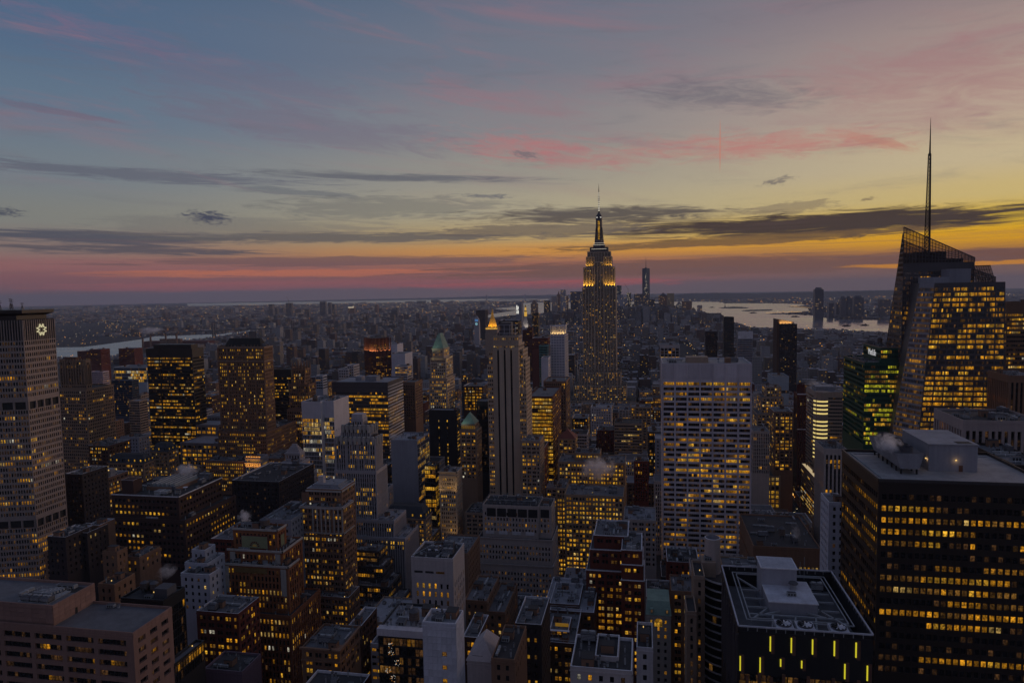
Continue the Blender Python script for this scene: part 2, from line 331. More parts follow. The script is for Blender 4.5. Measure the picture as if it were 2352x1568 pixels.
# ------------------------------------------------------------------ window parts (shared meshes)
WM = {}
def window_mesh(w_, h_, mat, frame):
    k = (round(w_, 2), round(h_, 2), mat, frame)
    if k not in WM:
        q = Q(); x, z = w_/2, h_/2; f = min(.12, w_*.07)
        q.add([[(-x,0,-z),(x,0,-z),(x,0,z),(-x,0,z)]], mat, np.array([[[0,0],[1,0],[1,1],[0,1]]]) + .0005)
        y = -.06
        bars = [(-x,-x+f,-z,z),(x-f,x,-z,z),(-x+f,x-f,z-f,z),(-x+f,x-f,-z,-z+f)]
        if h_ > w_*1.1: bars.append((-x+f, x-f, -f*.4, f*.4))
        elif w_ > 1.6: bars.append((-f*.4, f*.4, -z+f, z-f))
        q.add([[(a,y,c),(b2,y,c),(b2,y,d),(a,y,d)] for a, b2, c, d in bars], frame)
        o = q.build('window'); me = o.data; bpy.data.objects.remove(o)
        WM[k] = me
    return WM[k]
NWIN = [0]
def window_obj(parent, loc, cen, ang, w_, h_, mat, frame):
    me = window_mesh(w_, h_, mat, frame)
    o = bpy.data.objects.new('window', me); COL.objects.link(o); o.parent = parent
    o.location = (cen[0]-loc[0], cen[1]-loc[1], cen[2]-loc[2]); o.rotation_euler = (0, 0, ang)
    NWIN[0] += 1
    return o
# ------------------------------------------------------------------ facade styles
PAL = {'mix': ('lit_amber',.36,'lit_gold',.2,'lit_pale',.12,'lit_orange',.12,'lit_dim',.17,'lit_white',.03), 'office': ('lit_amber',.42,'lit_gold',.2,'lit_dim',.24,'lit_orange',.1,'lit_pale',.04),
       'warm': ('lit_amber',.4,'lit_orange',.3,'lit_gold',.2,'lit_dim',.1), 'pale': ('lit_pale',.35,'lit_gold',.3,'lit_amber',.2,'lit_white',.15), 'dim': ('lit_dim',.5,'lit_brown',.35,'lit_amber',.15),
       'lime': ('lit_lime',.5,'lit_gold',.3,'lit_dim',.2), 'hot': ('lit_gold',.6,'lit_amber',.3,'lit_pale',.1)}
def S(bw, fh, ww, wh, m=1., tb=1.5, r=.3, sd=0., sm=None, pair=0., split=1, per=.35, pal='mix', frame='spandrel_dark', dk='glass_dark', unlit=('lit_brown', .12), row=.25, blank=False):
    return dict(bw=bw, fh=fh, ww=ww, wh=wh, m=m, tb=tb, r=r, sd=sd, sm=sm, pair=pair, split=split, per=per, pal=pal, frame=frame, dk=dk, unlit=unlit, row=row, blank=blank)
ST = dict(
 blank=S(3,3.5,.5,.5,blank=True),
 punch_pair=S(2.3,3.5,.6,.56,pair=.14), punch_pair3=S(2.0,3.45,.58,.56,pair=.1), punch_small=S(3.4,3.6,.36,.5), punch_small2=S(2.6,3.4,.42,.5), punch_reg=S(2.15,3.75,.46,.55,tb=4.5,pal='dim',per=.1,unlit=('lit_brown',.35)),
 punch_reg2=S(1.9,3.5,.52,.58,tb=5), punch_tall=S(2.2,3.6,.5,.66,sd=.25,sm=None,tb=2.2), punch_tall2=S(2.5,3.6,.5,.58,tb=2.), punch_lit=S(2.5,3.6,.62,.56,pal='hot',pair=.08), punch_lincoln=S(2.0,3.55,.46,.56,tb=2.,pal='hot'),
 punch_five=S(1.6,3.75,.62,.5,m=.4,tb=1.,pair=.0), punch_far=S(3.2,3.6,.6,.5,m=.5), ribbon_stone=S(13.,3.8,.86,.56,m=2.,tb=2.3,r=.7,split=8,pal='dim',per=.6,unlit=('lit_brown',.14)), ribbon_side=S(6.4,3.8,.62,.5,m=1.2,tb=2.3,r=.9,split=2,pal='dim',per=.6,unlit=('lit_brown',.2)),
 ribbon_steel=S(1.5,3.7,.9,.62,m=.3,tb=1.,pal='office',per=.7,row=.3,frame='steel'), ribbon_far=S(2.6,3.4,.86,.46,m=.4,per=.6), ribbon_beige=S(2.2,3.7,.93,.5,m=.3,tb=5.,per=.6,pal='pale',dk='glass_mirror'),
 glass_dim=S(1.6,3.8,.92,.88,m=.2,tb=.8,pal='office',per=.6), glass_black=S(1.5,3.6,.93,.9,m=.3,tb=5.,per=.4,row=.1), glass_festive=S(1.6,3.6,.94,.8,m=.3,tb=3.,pal='dim',per=.4,unlit=('lit_brown',.35)),
 slits=S(3.1,3.9,.34,.62,m=1.4,tb=11.5,sd=.0,pal='warm',unlit=('lit_brown',.1)), slits2=S(2.6,3.3,.4,.62,m=1.,tb=2.), panel_col=S(3,3.4,.5,.6,blank=True), gem=S(1.5,4.,.9,.9,m=.4,tb=14.,pal='dim',per=.4,unlit=('lit_brown',.4),frame='bronze'),
 grid1166=S(2.12,4.05,.72,.5,m=.8,tb=4.2,pal='office',per=.85,row=.5,unlit=('lit_brown',.3),frame='bronze'), grace=S(9.0,3.82,.87,.6,m=.35,tb=13.5,r=.9,split=6,pal='office',per=.72,row=.25,unlit=('lit_brown',.3)),
 deco=S(1.75,3.5,.56,.66,m=.8,tb=2.,sd=.3,sm='spandrel_grey',pal='hot',r=.45), deco2=S(2.6,4.2,.46,.6,m=.6,tb=2.), grid_brick=S(3.1,3.9,.62,.5,m=1.2,tb=2.,pal='mix',per=.65,r=.6), big_lit=S(4.2,4.6,.66,.68,m=1.,tb=1.,pal='hot',per=.9), big_bays=S(6.,4.4,.72,.6,m=2.,tb=2.,split=3,per=.7,pal='warm'),
 glass_lit=S(1.6,3.7,.93,.86,m=.1,tb=.6,pal='hot',per=.8), glass_yellow=S(1.6,3.75,.95,.68,m=.2,tb=1.5,pal='hot',per=.92,row=.1), glass_dimside=S(3.,3.75,.7,.4,m=1.,tb=1.,pal='dim',per=.5), glass_white=S(1.55,4.0,.94,.86,m=.3,tb=16.,pal='pale',per=.7,row=.4,dk='glass_mirror',frame='steel'), glass_strip=S(1.5,3.75,.95,.6,m=.3,tb=11.5,pal='office',per=.85,row=.3,dk='glass_mirror'),
 sidewin=S(5.,8.,.2,.2,m=2.,tb=25.,unlit=('lit_brown',0.)), stripes=S(1.,3.6,1.,.5,m=0.,tb=1.,r=.2), blackslab=S(12.,3.6,.1,.55,m=6,tb=10.,pal='hot'),
 parkav=S(1.7,3.7,.8,.48,m=.6,tb=9.,pal='mix',per=.6,row=.35,frame='bronze'), parkstrip=S(2.2,3.6,.6,.55,m=1.,tb=12.,sd=.3,sm='spandrel_dark',pal='warm',per=.6), glass_far=S(2.,5.2,.94,.8,m=.2,tb=1.,pal='pale',per=.8,row=.5,dk='glass_mirror'), glass_far2=S(1.9,4.2,.92,.82,m=.2,tb=18.,pal='pale',per=.8,dk='glass_mirror'), glass_blue=S(1.8,3.3,.9,.7,m=.3,tb=1.,dk='glass_blue',per=.2),
 far_dots=S(3.,3.4,.5,.45,m=1.,tb=4.,per=.2), vstripe=S(2.,3.6,.4,.9,m=.8,tb=3.,sd=.3,sm='spandrel_dark'), vstripe2=S(1.6,3.6,.45,.8,m=.5,tb=2.), ribs=S(2.7,3.9,.55,.78,m=.8,tb=4.5,r=.9,sd=.8,sm='spandrel_dark',pal='warm',per=.8,row=.45), ribs_far=S(6.,5.,.8,.85,m=.8,tb=5.,per=.4), glass_teal=S(2.,3.6,.8,.6,m=.3,per=.2), grid400=S(4.2,4.1,.74,.66,m=.6,tb=1.,dk='glass_blind',per=.1,r=.4,unlit=('lit_brown',0.)),
 glass_green=S(1.6,3.9,.93,.6,m=.2,tb=2.,pal='lime',per=.75,row=.3,dk='glass_green'), lowwide=S(2.2,4.,.6,.5,m=1.,tb=10.5,pal='hot'), metlife=S(1.68,3.85,.62,.6,m=.25,tb=0.,r=.35,pal='mix',per=.75,row=.3,unlit=('lit_brown',.4)), esb=S(2.5,3.7,.44,.56,m=.8,tb=.8,sd=.5,sm='spandrel_dark',pal='mix',per=.25,r=.7,pair=.1,row=.15), crystal=S(7.3,3.95,.88,.6,m=.4,tb=.5,split=5,pal='warm',per=.72,row=.3,dk='glass_mirror',unlit=('lit_brown',.3)), crystal_sheen=S(1.52,3.95,.92,.62,m=.1,tb=.5,pal='dim',per=.7,row=.3,dk='glass_mirror',unlit=('lit_dim',.4)), facade7=S(2.,3.8,.5,.6))
def lit_matrix(nf, nb, st, p, rng):
    """which windows are lit: runs along a floor, some floors busier than others"""
    p = p*LITSHARE; pal = PAL[st['pal']]; names = pal[0::2]; wts = np.array(pal[1::2], float); wts /= wts.sum()
    out = np.zeros((nf, nb), int)
    for j in range(nf):
        pf = min(.98, max(0., p + rng.normal(0, st['row'])*min(1, p*2.5)))
        cur = rng.random() < pf; tone = rng.choice(len(names), p=wts)
        for i in range(nb):
            if rng.random() > st['per']: cur = rng.random() < pf
            if rng.random() > st['per']*.8: tone = rng.choice(len(names), p=wts)
            if cur: out[j, i] = LIT.index(names[tone])
            elif rng.random() < st['unlit'][1]: out[j, i] = LIT.index(st['unlit'][0])
    return out
def facade(q, panes, P00, P10, P11, P01, st, p, rng, wm, flat=False, zv=-1e9, flr=None):
    """a wall with real openings (recessed panes); P.. are its corners seen from outside: bottom left, bottom right, top right, top left"""
    P00, P10, P11, P01 = (np.array(v, float) for v in (P00, P10, P11, P01))
    Lu = (np.linalg.norm(P10-P00)+np.linalg.norm(P11-P01))/2; Hv = (np.linalg.norm(P01-P00)+np.linalg.norm(P11-P10))/2
    if Lu < .3 or Hv < .3: return
    n = np.cross(P10-P00, P01-P00)
    if np.linalg.norm(n) < 1e-6: n = np.cross(P10-P00, P11-P00)
    n /= np.linalg.norm(n)
    def P(u, v, d=0.):
        u = np.asarray(u, float)[..., None]/Lu; v = np.asarray(v, float)[..., None]/Hv
        return P00*(1-u)*(1-v)+P10*u*(1-v)+P11*u*v+P01*(1-u)*v - n*np.asarray(d, float)[..., None]
    def rect(u0, u1, v0, v1, d=0.):
        return np.stack([P(u0,v0,d), P(u1,v0,d), P(u1,v1,d), P(u0,v1,d)], -2)
    m = min(st['m'], Lu*.2)
    vmin = max(0.3, (zv - min(P00[2], P10[2]))*Hv/max(.1, (P01[2]-P00[2])))
    top = Hv - st['tb']
    if st['blank'] or top - vmin < st['fh']*.7 or Lu - 2*m < st['bw']*.5:
        q.add(rect(0., Lu, 0., Hv), wm); return
    nb = max(1, int(round((Lu-2*m)/st['bw']))); bw = (Lu-2*m)/nb
    nf = max(1, int((top-vmin)/st['fh'])); fh = st['fh']
    ww, wh = bw*st['ww'], fh*st['wh']
    uc = m + (np.arange(nb)+.5)*bw
    if st['pair']: uc = uc + bw*st['pair']*np.where(np.arange(nb)%2 == 0, 1, -1)
    uL, uR = uc-ww/2, uc+ww/2
    vT = top - np.arange(nf)*fh - (fh-wh)*.45; vB = vT - wh
    if flat:
        q.add(rect(0., Lu, 0., Hv), wm); r = -.06
    else:
        r = st['r']; sd = st['sd']; smat = st['sm'] or wm
        a = np.concatenate([[0.], uR]); b_ = np.concatenate([uL, [Lu]])
        q.add(rect(a, b_, np.zeros(nb+1), np.full(nb+1, Hv)), wm)
        lo = np.concatenate([vT, [0.]])[1:]                      # spandrels: below each window row
        U0, Vb = np.meshgrid(uL, vB); U1, _ = np.meshgrid(uR, vB)
        _, Lo = np.meshgrid(uL, np.concatenate([vT[1:], [0.]]))
        q.add(rect(U0, U1, Lo, Vb, sd).reshape(-1, 4, 3), smat)
        q.add(rect(uL, uR, np.full(nb, vT[0]), np.full(nb, Hv)), wm)
        _, Vt = np.meshgrid(uL, vT)
        if sd > 0:                                              # sides of the piers
            z0, z1 = np.zeros(nb), np.full(nb, vT[0])
            q.add(np.stack([P(uL,z0), P(uL,z0,np.full(nb,r)), P(uL,z1,np.full(nb,r)), P(uL,z1)], -2), wm)
            q.add(np.stack([P(uR,z0,np.full(nb,r)), P(uR,z0), P(uR,z1), P(uR,z1,np.full(nb,r))], -2), wm)
        else:
            f = lambda A: A.reshape(-1, 4, 3)
            D = np.full(U0.shape, r)
            q.add(f(np.stack([P(U0,Vb), P(U0,Vb,D), P(U0,Vt,D), P(U0,Vt)], -2)), wm)
            q.add(f(np.stack([P(U1,Vb,D), P(U1,Vb), P(U1,Vt), P(U1,Vt,D)], -2)), wm)
        D = np.full(U0.shape, r); D0 = np.full(U0.shape, sd)
        f = lambda A: A.reshape(-1, 4, 3)
        q.add(f(np.stack([P(U0,Vb,D0), P(U1,Vb,D0), P(U1,Vb,D), P(U0,Vb,D)], -2)), wm)     # sill
        q.add(f(np.stack([P(U0,Vt,D), P(U1,Vt,D), P(U1,Vt,D0), P(U0,Vt,D0)], -2)), wm)     # head
    sp_ = st['split']
    if sp_ > 1:
        uc = (uL[:, None] + (np.arange(sp_)+.5)*ww/sp_).ravel(); ww = ww/sp_ - .06; nb = nb*sp_
    lm = lit_matrix(nf, nb, st, p, rng)
    if flr is not None: lm = flr(lm, nf, nb)
    U, V = np.meshgrid(uc, (vT+vB)/2)
    cen = P(U, V, np.full(U.shape, r-.02))
    ud = (P10-P00)/np.linalg.norm(P10-P00)
    vert = abs(n[2]) < 1e-3 and abs(ud[2]) < 1e-3
    qd = rect(U-ww/2, U+ww/2, V-wh/2, V+wh/2, np.full(U.shape, r-.02)).reshape(-1, 4, 3)
    ang = math.atan2(n[0], -n[1])
    panes.append(dict(c=cen.reshape(-1, 3), q=qd, lit=lm.ravel(), w=ww, h=wh, ang=ang, vert=vert, dk=st['dk'], frame=st['frame'], n=n, nb=nb))
EYE = np.array([0, 0, CAM_H])
def place_windows(th, panes, rng, most=300, minpx=9.0, subname='window'):
    """each window that shows about 10 px or more in the photograph is an object; the others are one mesh of kind stuff"""
    cand = []
    for k, pn in enumerate(panes):
        d = np.linalg.norm(pn['c']-EYE, axis=1)
        facing = np.clip(((EYE-pn['c'])@pn['n'])/d, 0, 1)
        px = np.minimum(pn['w']*np.maximum(facing, .25), pn['h'])*2786/d if pn['vert'] else np.zeros(len(d))
        big = np.maximum(pn['w']*facing, pn['h'])*2786/d if pn['vert'] else px
        for i in np.nonzero(big >= minpx)[0]: cand.append((-(big[i] + pn['c'][i][2]*.25), k, i))
    cand.sort(); cand = cand[:most]
    taken = [set() for _ in panes]
    for _, k, i in cand:
        pn = panes[k]; taken[k].add(i)
        mat = LIT[pn['lit'][i]]
        if mat == 'glass_dark': mat = pn['dk']
        window_obj(th.o, th.loc, pn['c'][i], pn['ang'], pn['w'], pn['h'], mat, pn['frame'])
    q = Q()
    base = np.array([[0,0],[.999,0],[.999,.999],[0,.999]]) + .0004
    for k, pn in enumerate(panes):
        keep = np.array([i not in taken[k] for i in range(len(pn['c']))])
        if not keep.any(): continue
        qs = pn['q'][keep]; ml = [LIT[x] if x else pn['dk'] for x in pn['lit'][keep]]
        off = rng.integers(0, 400, (len(qs), 1, 2))
        uv = base[None] + off
        q.add(qs, ml, uv)
    o = th.part(subname, q)
    if o: tag(o, kind='stuff')
PALECOP = ('travertine','white_panel','white_panel2','pale_concrete','red_brick','dark_brick','pale_grey','pale_panel','soot_brick','brown_brick')
def roof(th, X0, X1, Y0, Y1, z, wm, rm, holes=(), name='roof', par=.35, drop=1.0, qq=None):
    q = qq or Q(); p = par
    o_ = [(X0,Y0),(X1,Y0),(X1,Y1),(X0,Y1)]; i_ = [(X0+p,Y0+p),(X1-p,Y0+p),(X1-p,Y1-p),(X0+p,Y1-p)]
    for k in range(4):
        a, b_, c, d = o_[k], o_[(k+1)%4], i_[(k+1)%4], i_[k]
        q.add([[(*a,z),(*b_,z),(*c,z),(*d,z)], [(*d,z),(*c,z),(*c,z-drop),(*d,z-drop)]], 'coping' if wm in PALECOP else wm)
    q.add([[(*i_[0],z-drop),(*i_[1],z-drop),(*i_[2],z-drop),(*i_[3],z-drop)]], rm)
    return th.part(name, q) if qq is None else None
UNIT = {}
def unit(kind):
    if kind in UNIT: return UNIT[kind]
    q = Q()
    if kind == 'air_handler':
        q.box(-.5,.5,-.5,.5,.12,.92,'steel'); q.box(-.42,.42,-.42,.42,.92,1.,'dark_steel2')
        for k in (-.3,.0,.3): q.box(k-.1,k+.1,-.53,-.5,.25,.75,'sooty')
        q.box(-.45,-.38,-.45,.45,0,.12,'sooty'); q.box(.38,.45,-.45,.45,0,.12,'sooty')
    elif kind == 'stair_house':
        q.box(-.5,.5,-.5,.5,0,.93,'brown_brick'); q.box(-.53,.53,-.53,.53,.93,1.,'roof_dark'); q.box(-.12,.12,-.52,-.5,0,.6,'sooty')
    elif kind == 'duct':
        q.box(-.5,.5,-.5,.5,.3,1.,'steel'); q.box(-.45,-.4,-.4,.4,0,.3,'sooty'); q.box(.4,.45,-.4,.4,0,.3,'sooty'); q.box(-.02,.02,-.55,.55,.25,1.05,'coping')
    elif kind == 'vent_stack':
        q.frustum(0,0,0,.8,.3,.3,8,'steel'); q.frustum(0,0,.8,1.,.5,.42,8,'dark_steel2')
    elif kind == 'cooling_tower':
        q.box(-.5,.5,-.5,.5,.2,.85,'dark_steel2'); q.frustum(-.24,0,.85,1.,.2,.22,10,'steel'); q.frustum(.24,0,.85,1.,.2,.22,10,'steel')
        for k in (-.42,.42): q.box(k-.04,k+.04,-.45,.45,0,.2,'sooty')
        for k in range(4): q.box(-.46,.46,-.515,-.5,.28+k*.13,.34+k*.13,'steel')
    o = q.build(kind); UNIT[kind] = o.data; bpy.data.objects.remove(o); return UNIT[kind]
def put(th, kind, x, y, z, sx, sy, sz, rot=0.):
    o = bpy.data.objects.new(kind, unit(kind)); COL.objects.link(o); o.parent = th.o
    o.location = (x-th.loc[0], y-th.loc[1], z-th.loc[2]); o.scale = (sx, sy, sz); o.rotation_euler = (0, 0, rot)
    return o
TANKM = {}
def water_tank(th, x, y, z, r, h):
    """a roof tank on legs: a part with its own legs and cone"""
    q = Q(); q.frustum(x, y, z+h*.35, z+h*.85, r, r*.97, 12, 'wood'); q.frustum(x, y, z+h*.85, z+h*1.08, r*1.06, .02, 12, 'dark_steel2', cap=False)
    for k in (.45,.6,.75): q.frustum(x, y, z+h*k, z+h*k+.08, r*1.02, r*1.02, 12, 'sooty')
    t_ = th.part('water_tank', q)
    for a in range(4):
        q2 = Q(); xx, yy = x+r*.7*math.cos(a*1.571+.78), y+r*.7*math.sin(a*1.571+.78); q2.box(xx-.12, xx+.12, yy-.12, yy+.12, z, z+h*.36, 'sooty')
        o = q2.build('leg', t_, th.loc)
def clutter(th, X0, X1, Y0, Y1, z, rng, n, avoid=(), tank=0., near=True):
    A = [tuple(a) for a in avoid]
    def free(x, y, sx, sy):
        if x-sx/2 < X0+.8 or x+sx/2 > X1-.8 or y-sy/2 < Y0+.8 or y+sy/2 > Y1-.8: return False
        for a in A:
            if x+sx/2 > a[0]-.3 and x-sx/2 < a[1]+.3 and y+sy/2 > a[2]-.3 and y-sy/2 < a[3]+.3: return False
        return True
    kinds = ['air_handler','duct','vent_stack','cooling_tower','vent_stack','air_handler','duct','vent_stack']
    done = tries = 0
    while done < n and tries < n*8:
        tries += 1
        k = kinds[rng.integers(len(kinds))] if done else 'stair_house'
        sx, sy, sz = {'air_handler': (rng.uniform(1.8,4), rng.uniform(1.5,3), rng.uniform(1.3,2.4)), 'stair_house': (rng.uniform(2.5,4.5), rng.uniform(2.5,4.5), rng.uniform(2.4,3.4)),
            'duct': (rng.uniform(4,9), rng.uniform(.6,1.1), rng.uniform(.9,1.4)), 'vent_stack': (rng.uniform(.7,1.3),)*2+(rng.uniform(1.2,3),), 'cooling_tower': (rng.uniform(4,6), rng.uniform(2.5,3.5), rng.uniform(2.6,4))}[k]
        rot = math.pi/2 if rng.random() < .4 else 0.
        ex, ey = (sy, sx) if rot else (sx, sy)
        x, y = rng.uniform(X0, X1), rng.uniform(Y0, Y1)
        if not free(x, y, ex, ey): continue
        put(th, k, x, y, z, sx, sy, sz, rot); A.append((x-ex/2, x+ex/2, y-ey/2, y+ey/2)); done += 1
    if rng.random() < tank:
        for _ in range(12):
            x, y = rng.uniform(X0, X1), rng.uniform(Y0, Y1); r = rng.uniform(1.7, 2.4)
            if free(x, y, 2*r, 2*r): water_tank(th, x, y, z, r, rng.uniform(5.5, 7.5)); break
def spot(th, loc, tgt, color, power, size=2., cone=90):
    """one of the place's own floodlights"""
    l = bpy.data.lights.new('floodlight', 'SPOT'); l.energy = power; l.color = color; l.spot_size = R(cone); l.spot_blend = .8; l.shadow_soft_size = size
    o = bpy.data.objects.new('floodlight', l); COL.objects.link(o); o.parent = th.o
    o.location = Vector(loc) - Vector(th.loc); o.rotation_euler = (Vector(tgt)-Vector(loc)).to_track_quat('-Z', 'Y').to_euler()
def building(d, rng=None):
    """an office tower, loft or slab made of stacked boxes with facades towards the camera"""
    rng = rng or np.random.default_rng(abs(hash(d['key'])) % 99991 if False else sum(ord(c)*(i+3) for i, c in enumerate(d['key'])))
    T = d['T']; X0 = min(t[0] for t in T); X1 = max(t[1] for t in T); Y0 = min(t[2] for t in T); Y1 = max(t[3] for t in T)
    th = Thing(d['name'], ((X0+X1)/2, (Y0+Y1)/2, 0), d['label'], d['cat'], d.get('group'))
    st = ST[d['st']]; sst = ST[d.get('side') or d['st']]; wm = d['mat']; rm = d.get('roofm') or 'roof_grey'
    far = Y0 > 640; lit = d.get('lit', .4); zv = d.get('zv', 0)
    wq = Q(); panes = []; bp = []; rq = Q()
    for ti, t in enumerate(T):
        x0, x1, y0, y1, z0, z1 = t; st = ST[(d.get('tst') or {}).get(ti) or d['st']]; sst = ST[(d.get('tst') or {}).get(ti) or d.get('side') or d['st']]
        facade(wq, panes, (x0,y0,z0), (x1,y0,z0), (x1,y0,z1), (x0,y0,z1), st, lit, rng, wm, far, zv, d.get('flr'))
        if x1 <= 0 or (x0 < 0 < x1 and x1 < 5): facade(wq, panes, (x1,y0,z0), (x1,y1,z0), (x1,y1,z1), (x1,y0,z1), sst, d.get('slit', lit*.8), rng, d.get('smat') or wm, far, zv)
        else: wq.add([[(x1,y0,z0),(x1,y1,z0),(x1,y1,z1),(x1,y0,z1)]], wm)
        if x0 >= 0: facade(wq, panes, (x0,y1,z0), (x0,y0,z0), (x0,y0,z1), (x0,y1,z1), sst, d.get('slit', lit*.8), rng, d.get('smat') or wm, far, zv)
        else: wq.add([[(x0,y1,z0),(x0,y0,z0),(x0,y0,z1),(x0,y1,z1)]], wm)
        wq.add([[(x1,y1,z0),(x0,y1,z0),(x0,y1,z1),(x1,y1,z1)]], wm)
        if d['key'] != 'gem': roof(th, x0, x1, y0, y1, z1, wm, rm)
        if not far and d.get('ledge', True):                      # a cornice course, proud of the wall
            wq.box(x0-.18, x1+.18, y0-.18, y0-.003, z1-1.5, z1-1.1, wm)
            if x1 <= 0: wq.box(x1+.003, x1+.18, y0-.18, y1, z1-1.5, z1-1.1, wm)
    th.part('wall', wq)
    place_windows(th, panes, rng)
    n = d.get('clutter')
    for t in T:
        above = [u for u in T if u is not t and u[4] >= t[5]-2 and u[0] < t[1] and u[1] > t[0] and u[2] < t[3] and u[3] > t[2]]
        area = (t[1]-t[0])*(t[3]-t[2]); k = n if n is not None else int(min(20, area/24)) if not far else int(min(3, area/250))
        if not far and t[5] < CAM_H and rng.random() < .4 and d['key'] not in ('gem', 'slab1166', 'pinkstone'):
            xx, yy = rng.uniform(t[0]+1, t[1]-1), rng.uniform(t[2]+2, t[3]-1); th.box('roof_lamp', xx-.14, xx+.14, yy-.14, yy+.14, t[5]-1, t[5]-.55, 'glow_warm')
        if t[5] < CAM_H and k > 0: clutter(th, t[0], t[1], t[2], t[3], t[5]-1.0, rng, k, [(u[0],u[1],u[2],u[3]) for u in above], d.get('tank', .25 if not far else .1))
    return th
# ------------------------------------------------------------------ touches that single buildings have of their own
def rail(q, X0, X1, Y0, Y1, z, h=1.1, mat='steel', step=3.):
    for (a, b_) in (((X0,Y0),(X1,Y0)), ((X1,Y0),(X1,Y1)), ((X1,Y1),(X0,Y1)), ((X0,Y1),(X0,Y0))):
        q.bar((*a, z+h), (*b_, z+h), .1, mat); L = math.dist(a, b_); n = max(1, int(L/step))
        for i in range(n): 
            x, y = a[0]+(b_[0]-a[0])*i/n, a[1]+(b_[1]-a[1])*i/n; q.bar((x,y,z), (x,y,z+h), .08, mat)
def fan(th, x, y, z, r, mat='steel', blades=8):
    q = Q(); q.frustum(x, y, z, z+.5, r*1.08, r*1.08, 18, 'dark_steel2', cap=False); q.frustum(x, y, z+.05, z+.1, r, r, 16, 'sooty'); q.frustum(x, y, z+.2, z+.75, r*.18, r*.12, 8, mat)
    o = th.part('cooling_fan', q)
    for k in range(blades):
        a = k*2*math.pi/blades; c, s = math.cos(a), math.sin(a); q2 = Q()
        P = lambda u, v, dz: (x+c*u-s*v, y+s*u+c*v, z+.42+dz)
        q2.add([[P(r*.15,-r*.07,-.1), P(r*.94,-r*.14,-.14), P(r*.94,r*.12,.14), P(r*.15,r*.06,.1)]], mat)
        q2.build('fan_blade', o, th.loc)
def hip_roof(th, x0, x1, y0, y1, z0, z1, inset, mat, name='hipped_roof', topmat=None, over=.4):
    q = Q(); a = [(x0-over,y0-over,z0),(x1+over,y0-over,z0),(x1+over,y1+over,z0),(x0-over,y1+over,z0)]
    b_ = [(x0+inset,y0+inset,z1),(x1-inset,y0+inset,z1),(x1-inset,y1-inset,z1),(x0+inset,y1-inset,z1)]
    q.add([[a[k], a[(k+1)%4], b_[(k+1)%4], b_[k]] for k in range(4)] + [b_], [mat]*4+[topmat or mat]); return th.part(name, q)
def sp_pyr(th, d):
    x0,x1,y0,y1,z0,z1 = d['T'][0]; m = {'pyramid_pale': 'pale_concrete', 'pyr': 'red_tile', 'pyr_lit': 'copper'}[d['special']]
    e = .8 if m == 'pale_concrete' else .4
    hip_roof(th, x0, x1, y0, y1, z1-.5 if m != 'pale_concrete' else z1+.05, d['apex'], min(x1-x0, y1-y0)/2-.15, m)
    if m == 'copper':
        q = Q()
        q.box(x0-.12, x1+.12, y0-.12, y0-.03, z1-5.2, z1-2.2, 'lit_gold'); th.part('lit_band', q)
        for k in range(7):
            xx = x0 + (x1-x0)*(k+.5)/7; th.box('pilaster', xx-.3, xx+.3, y0-.4, y0-.14, z1-6, z1-1.6, d['mat'])
        spot(th, (x0-1.5, y0-9, z1-1), ((x0+x1)/2, (y0+y1)/2, z1+6), (.75,1.,.8), 1200, 1.5, 80)
def sp_french(th, d):
    x0,x1,y0,y1,z0,z1 = d['T'][0]; xa, xb = x0+(x1-x0)*.2, x1-(x1-x0)*.22
    q = Q(); q.box(xa-.5, xb+.5, y0-.35, y0-.02, z1-11., z1-3.4, 'frame_red'); o = th.part('panel_frame', q)
    q = Q(); q.box(xa, xb, y0-.45, y0-.36, z1-10.4, z1-4., 'panel_green'); o = th.part('painted_panel', q)
    cx = (xa+xb)/2; q = Q()
    for k in range(7):                                            # the half sun on the panel
        a0, a1 = math.pi*k/7, math.pi*(k+.7)/7
        P = lambda r, a: (cx+r*math.cos(a), y0-.5, z1-9.6+r*math.sin(a))
        q.add([[P(1.9,a0), P(2.9,a0), P(2.9,a1), P(1.9,a1)]], 'frame_red')
    q.add([[(cx-1.3,y0-.5,z1-9.6),(cx+1.3,y0-.5,z1-9.6),(cx+.8,y0-.5,z1-8.4),(cx-.8,y0-.5,z1-8.4)]], 'gold'); q.build('sunburst', o, th.loc)
    q = Q(); q.box(x1+.02, x1+.3, y0+2.5, y1-2.5, z1-11, z1-3.4, 'frame_red'); q.box(x1+.3, x1+.38, y0+3, y1-3, z1-10.4, z1-4, 'panel_green'); th.part('side_panel', q)
    u = d['T'][2]; q = Q(); q.box(u[0]+8, u[1]-12, u[2]-.3, u[2]-.02, u[5]-4.6, u[5]-1.8, 'gold_dull'); th.part('frieze', q)
    for t, dz in ((d['T'][0], 2.), (d['T'][1], 2.2), (d['T'][2], 2.4)):
        q = Q(); q.box(t[0]-.5, t[1]+.5, t[2]-.5, t[2]-.02, t[5]-.9, t[5]+.15, 'pale_stone'); q.box(t[1]+.02, t[1]+.5, t[2]-.5, t[3], t[5]-.9, t[5]+.15, 'pale_stone'); th.part('cornice', q)
    for t in d['T'][1:3]:                                         # corner pavilions with pale quoins
        for xx in (t[0]+1.2, t[1]-4.2):
            th.box('corner_pier', xx, xx+3., t[2]-.35, t[2]-.02, t[5]-16, t[5]-1.6, 'pale_stone')
    water_tank(th, x0+16, y0+5, z1-1, 2.6, 5.5); put(th, 'air_handler', x0+8, y0+5, z1-1, 9, 3, 2.5)
